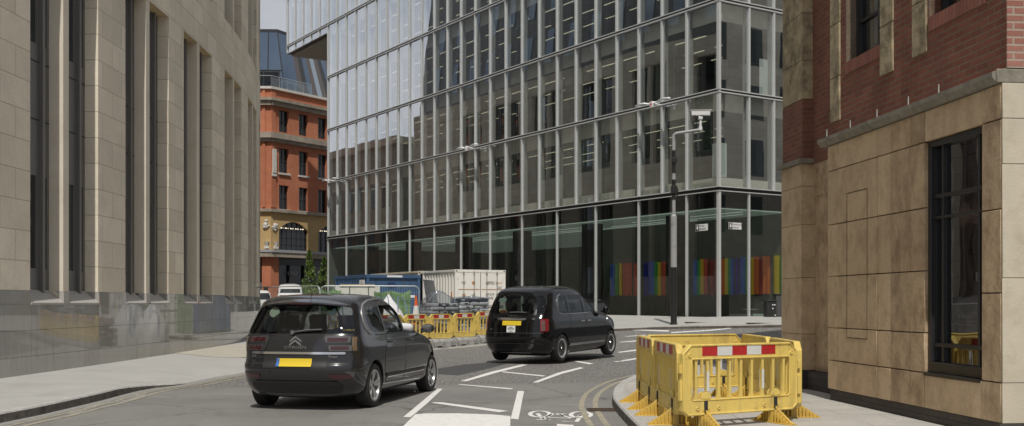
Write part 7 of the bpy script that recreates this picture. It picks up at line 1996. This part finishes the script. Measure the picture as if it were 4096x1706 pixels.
m = MB(); m.box(-0.36, -0.11, -0.06, 0.36, 0.11, 0.12, M=M_); m.box(-0.42, -0.13, 0.1205, 0.44, 0.13, 0.145, M=M_); m.build('camera_housing', pole_w, me_, bevel=0.02)
m = MB(); m.box(-0.374, -0.08, -0.04, -0.361, 0.08, 0.09, M=M_); m.build('camera_window', black_m, me_)
m = MB(); m.pipe([(0.9, 0, 8.25), (0.72, 0, 8.15), (0.70, 0, 7.95), (0.85, 0, 7.88), (1.0, 0, 8.0)], 0.012, 6); m.pipe([(1.02, -0.05, 7.65), (0.9, -0.05, 7.45), (0.8, -0.03, 7.4), (0.75, -0.02, 7.6)], 0.010, 6); m.build('cable', pole_k, me_, smooth=60)

# ================================================================ street cabinets at the corner
cab_m = MAT('black_cabinet_paint', (0.022, 0.023, 0.025), 0.5, var=0.15, vs=5); cab_g = MAT('grey_cabinet', (0.07, 0.072, 0.075), 0.55, var=0.2, vs=6)
def cabinet(px, d, rz, w_, dp, h, paint, label, lid):
    x = (px - CX) / F * d
    e = empty('street_cabinet', (x, d, G(x, d) + 0.118), rz, label, 'street cabinet')
    m = MB(); m.box(0, 0, 0.0, w_, dp, h); m.build('case', paint, e, bevel=0.012)
    m = MB(); m.box(-0.025, -0.03, h + 0.001, w_ + 0.025, dp + 0.02, h + 0.05); m.build('lid', lid, e, bevel=0.01)
    m = MB(); m.box(w_ * 0.5 - 0.004, -0.003, 0.06, w_ * 0.5 + 0.004, -0.0005, h - 0.04); m.box(0.0, -0.003, 0.05, w_, -0.0005, 0.058); m.build('door_gap', black_m, e)
    m = MB()
    for qx, qz in ((w_ * 0.62, h * 0.78), (w_ * 0.82, h * 0.78), (w_ * 0.62, h * 0.55), (w_ * 0.86, h * 0.12)): m.cyl((qx, -0.012, qz), (qx, -0.0005, qz), 0.028, n=12)
    m.build('lock', plate_w, e)
cabinet(3067, 44.9, 0.10, 0.42, 0.4, 0.66, cab_m, 'small black street cabinet left of the taller grey one at the corner', cab_m)
cabinet(3105, 45.2, 0.10, 0.95, 0.45, 0.93, cab_g, 'tall dark grey street cabinet beside the brick building', cab_m)

# ================================================================ potted trees by the shop
leaf_m = []
for i, c in enumerate(((0.06, 0.12, 0.02), (0.14, 0.23, 0.035), (0.28, 0.38, 0.08))):
    leaf_m.append(MAT('leaf_%s' % ('dark', 'mid', 'light')[i], c, 0.35, var=0.2, vs=4, spec=0.7))
bark = MAT('bark', (0.09, 0.06, 0.04), 0.9, var=0.3, vs=10); pot_m = MAT('dark_planter', (0.06, 0.055, 0.05), 0.6)
def cone_tree(p, h, r, seed, label, n=6500):
    R2 = random.Random(seed)
    e = empty('potted_tree', tuple(p), 0, label, 'tree', 'cone shaped trees in planters by the shop')
    m = MB(); m.prism([(-0.4, -0.4), (0.4, -0.4), (0.4, 0.4), (-0.4, 0.4)], 'z', 0, 0.6); m.build('planter', pot_m, e, bevel=0.03)
    m = MB(); m.pipe([(0, 0, 0.5), (0.02, 0, h * 0.4), (-0.02, 0.02, h * 0.7), (0, 0, h * 0.97)], [0.06, 0.05, 0.035, 0.012], 8)
    for k in range(16):
        z = 0.9 + (h - 1.2) * k / 16; a = 2.4 * k; q = r * (1 - (z - 0.6) / (h - 0.4)) * 0.8
        m.pipe([(0, 0, z), (q * .5 * math.cos(a), q * .5 * math.sin(a), z + 0.12), (q * math.cos(a), q * math.sin(a), z + 0.32)], [0.02, 0.014, 0.006], 5)
    m.build('trunk', bark, e, smooth=60)
    m = MB()
    cl = []
    for i in range(150):
        t = R2.random() ** 1.15; z = 0.7 + (h - 0.8) * t; a = R2.uniform(0, 6.28)
        rr = r * (1 - t) ** 1.0 * R2.uniform(0.72, 1.12) + 0.02
        cl.append((rr * math.cos(a), rr * math.sin(a), z, R2.uniform(0.10, 0.26) * (1.15 - t), R2.random()))
    for i in range(n):
        cx_, cy_, cz_, cr_, tone = cl[R2.randrange(len(cl))]
        px_, py_, pz_ = cx_ + R2.gauss(0, cr_ * .55), cy_ + R2.gauss(0, cr_ * .55), cz_ + R2.gauss(0, cr_ * .6)
        L = R2.uniform(0.09, 0.18); wd = L * 0.42
        Mx = Matrix.Translation((px_, py_, pz_)) @ Matrix.Rotation(math.atan2(py_, px_) + R2.gauss(0, .7), 4, 'Z') @ Matrix.Rotation(R2.gauss(0.35, 0.6), 4, 'Y') @ Matrix.Rotation(R2.gauss(0, .5), 4, 'X')
        vs = [Mx @ Vector(q) for q in ((0, 0, 0), (L * .5, -wd / 2, 0.012), (L, 0, -0.01), (L * .5, wd / 2, 0.012))]
        k = tone + R2.gauss(0, 0.25)
        m.add(vs, [(0, 1, 2, 3)], 0 if k < 0.4 else 1 if k < 0.85 else 2)
    m.build('crown', leaf_m, e, recalc=False)
p = at(1238, 1212, 88); cone_tree((p.x, 88, G(p.x, 88) + 0.1), 5.0, 0.72, 5, 'leafy cone shaped tree in sunlight in front of the dark shop window')
p = at(1296, 1212, 91); cone_tree((p.x, 91, G(p.x, 91) + 0.1), 4.6, 0.8, 9, 'leafy cone shaped tree in shade beside the glass building', 5000)
p = at(1243, 1212, 82); 
sh = empty('potted_shrub', (p.x, 82, G(p.x, 82) + 0.1), 0, 'small rounded green shrub in a planter behind the grey car roof', 'shrub')
m = MB(); m.lathe([(0.25, 0), (0.34, 0.5), (0.30, 0.5), (0.001, 0.46)], 18); m.build('planter', pot_m, sh, smooth=40)
m = MB(); R2 = random.Random(3)
for i in range(700):
    a, b = R2.uniform(0, 6.28), R2.uniform(-0.2, 1.5); rr = 0.55 * R2.uniform(0.5, 1.05)
    q = Vector((rr * math.cos(a) * math.cos(b), rr * math.sin(a) * math.cos(b), 1.25 + 0.9 * math.sin(b) * R2.uniform(.4, 1)))
    L = R2.uniform(0.08, 0.16); Mx = Matrix.Translation(q) @ Matrix.Rotation(a + R2.gauss(0, .8), 4, 'Z') @ Matrix.Rotation(R2.gauss(0.2, .7), 4, 'Y')
    m.add([Mx @ Vector(v) for v in ((0, 0, 0), (L * .5, -L * .22, .01), (L, 0, 0), (L * .5, L * .22, .01))], [(0, 1, 2, 3)], R2.randrange(3))
m.build('crown', leaf_m, sh, recalc=False)
m = MB(); m.pipe([(0, 0, 0.45), (0.02, 0, 0.9), (0, 0, 1.4)], [0.03, 0.025, 0.012], 6); m.build('trunk', bark, sh, smooth=60)
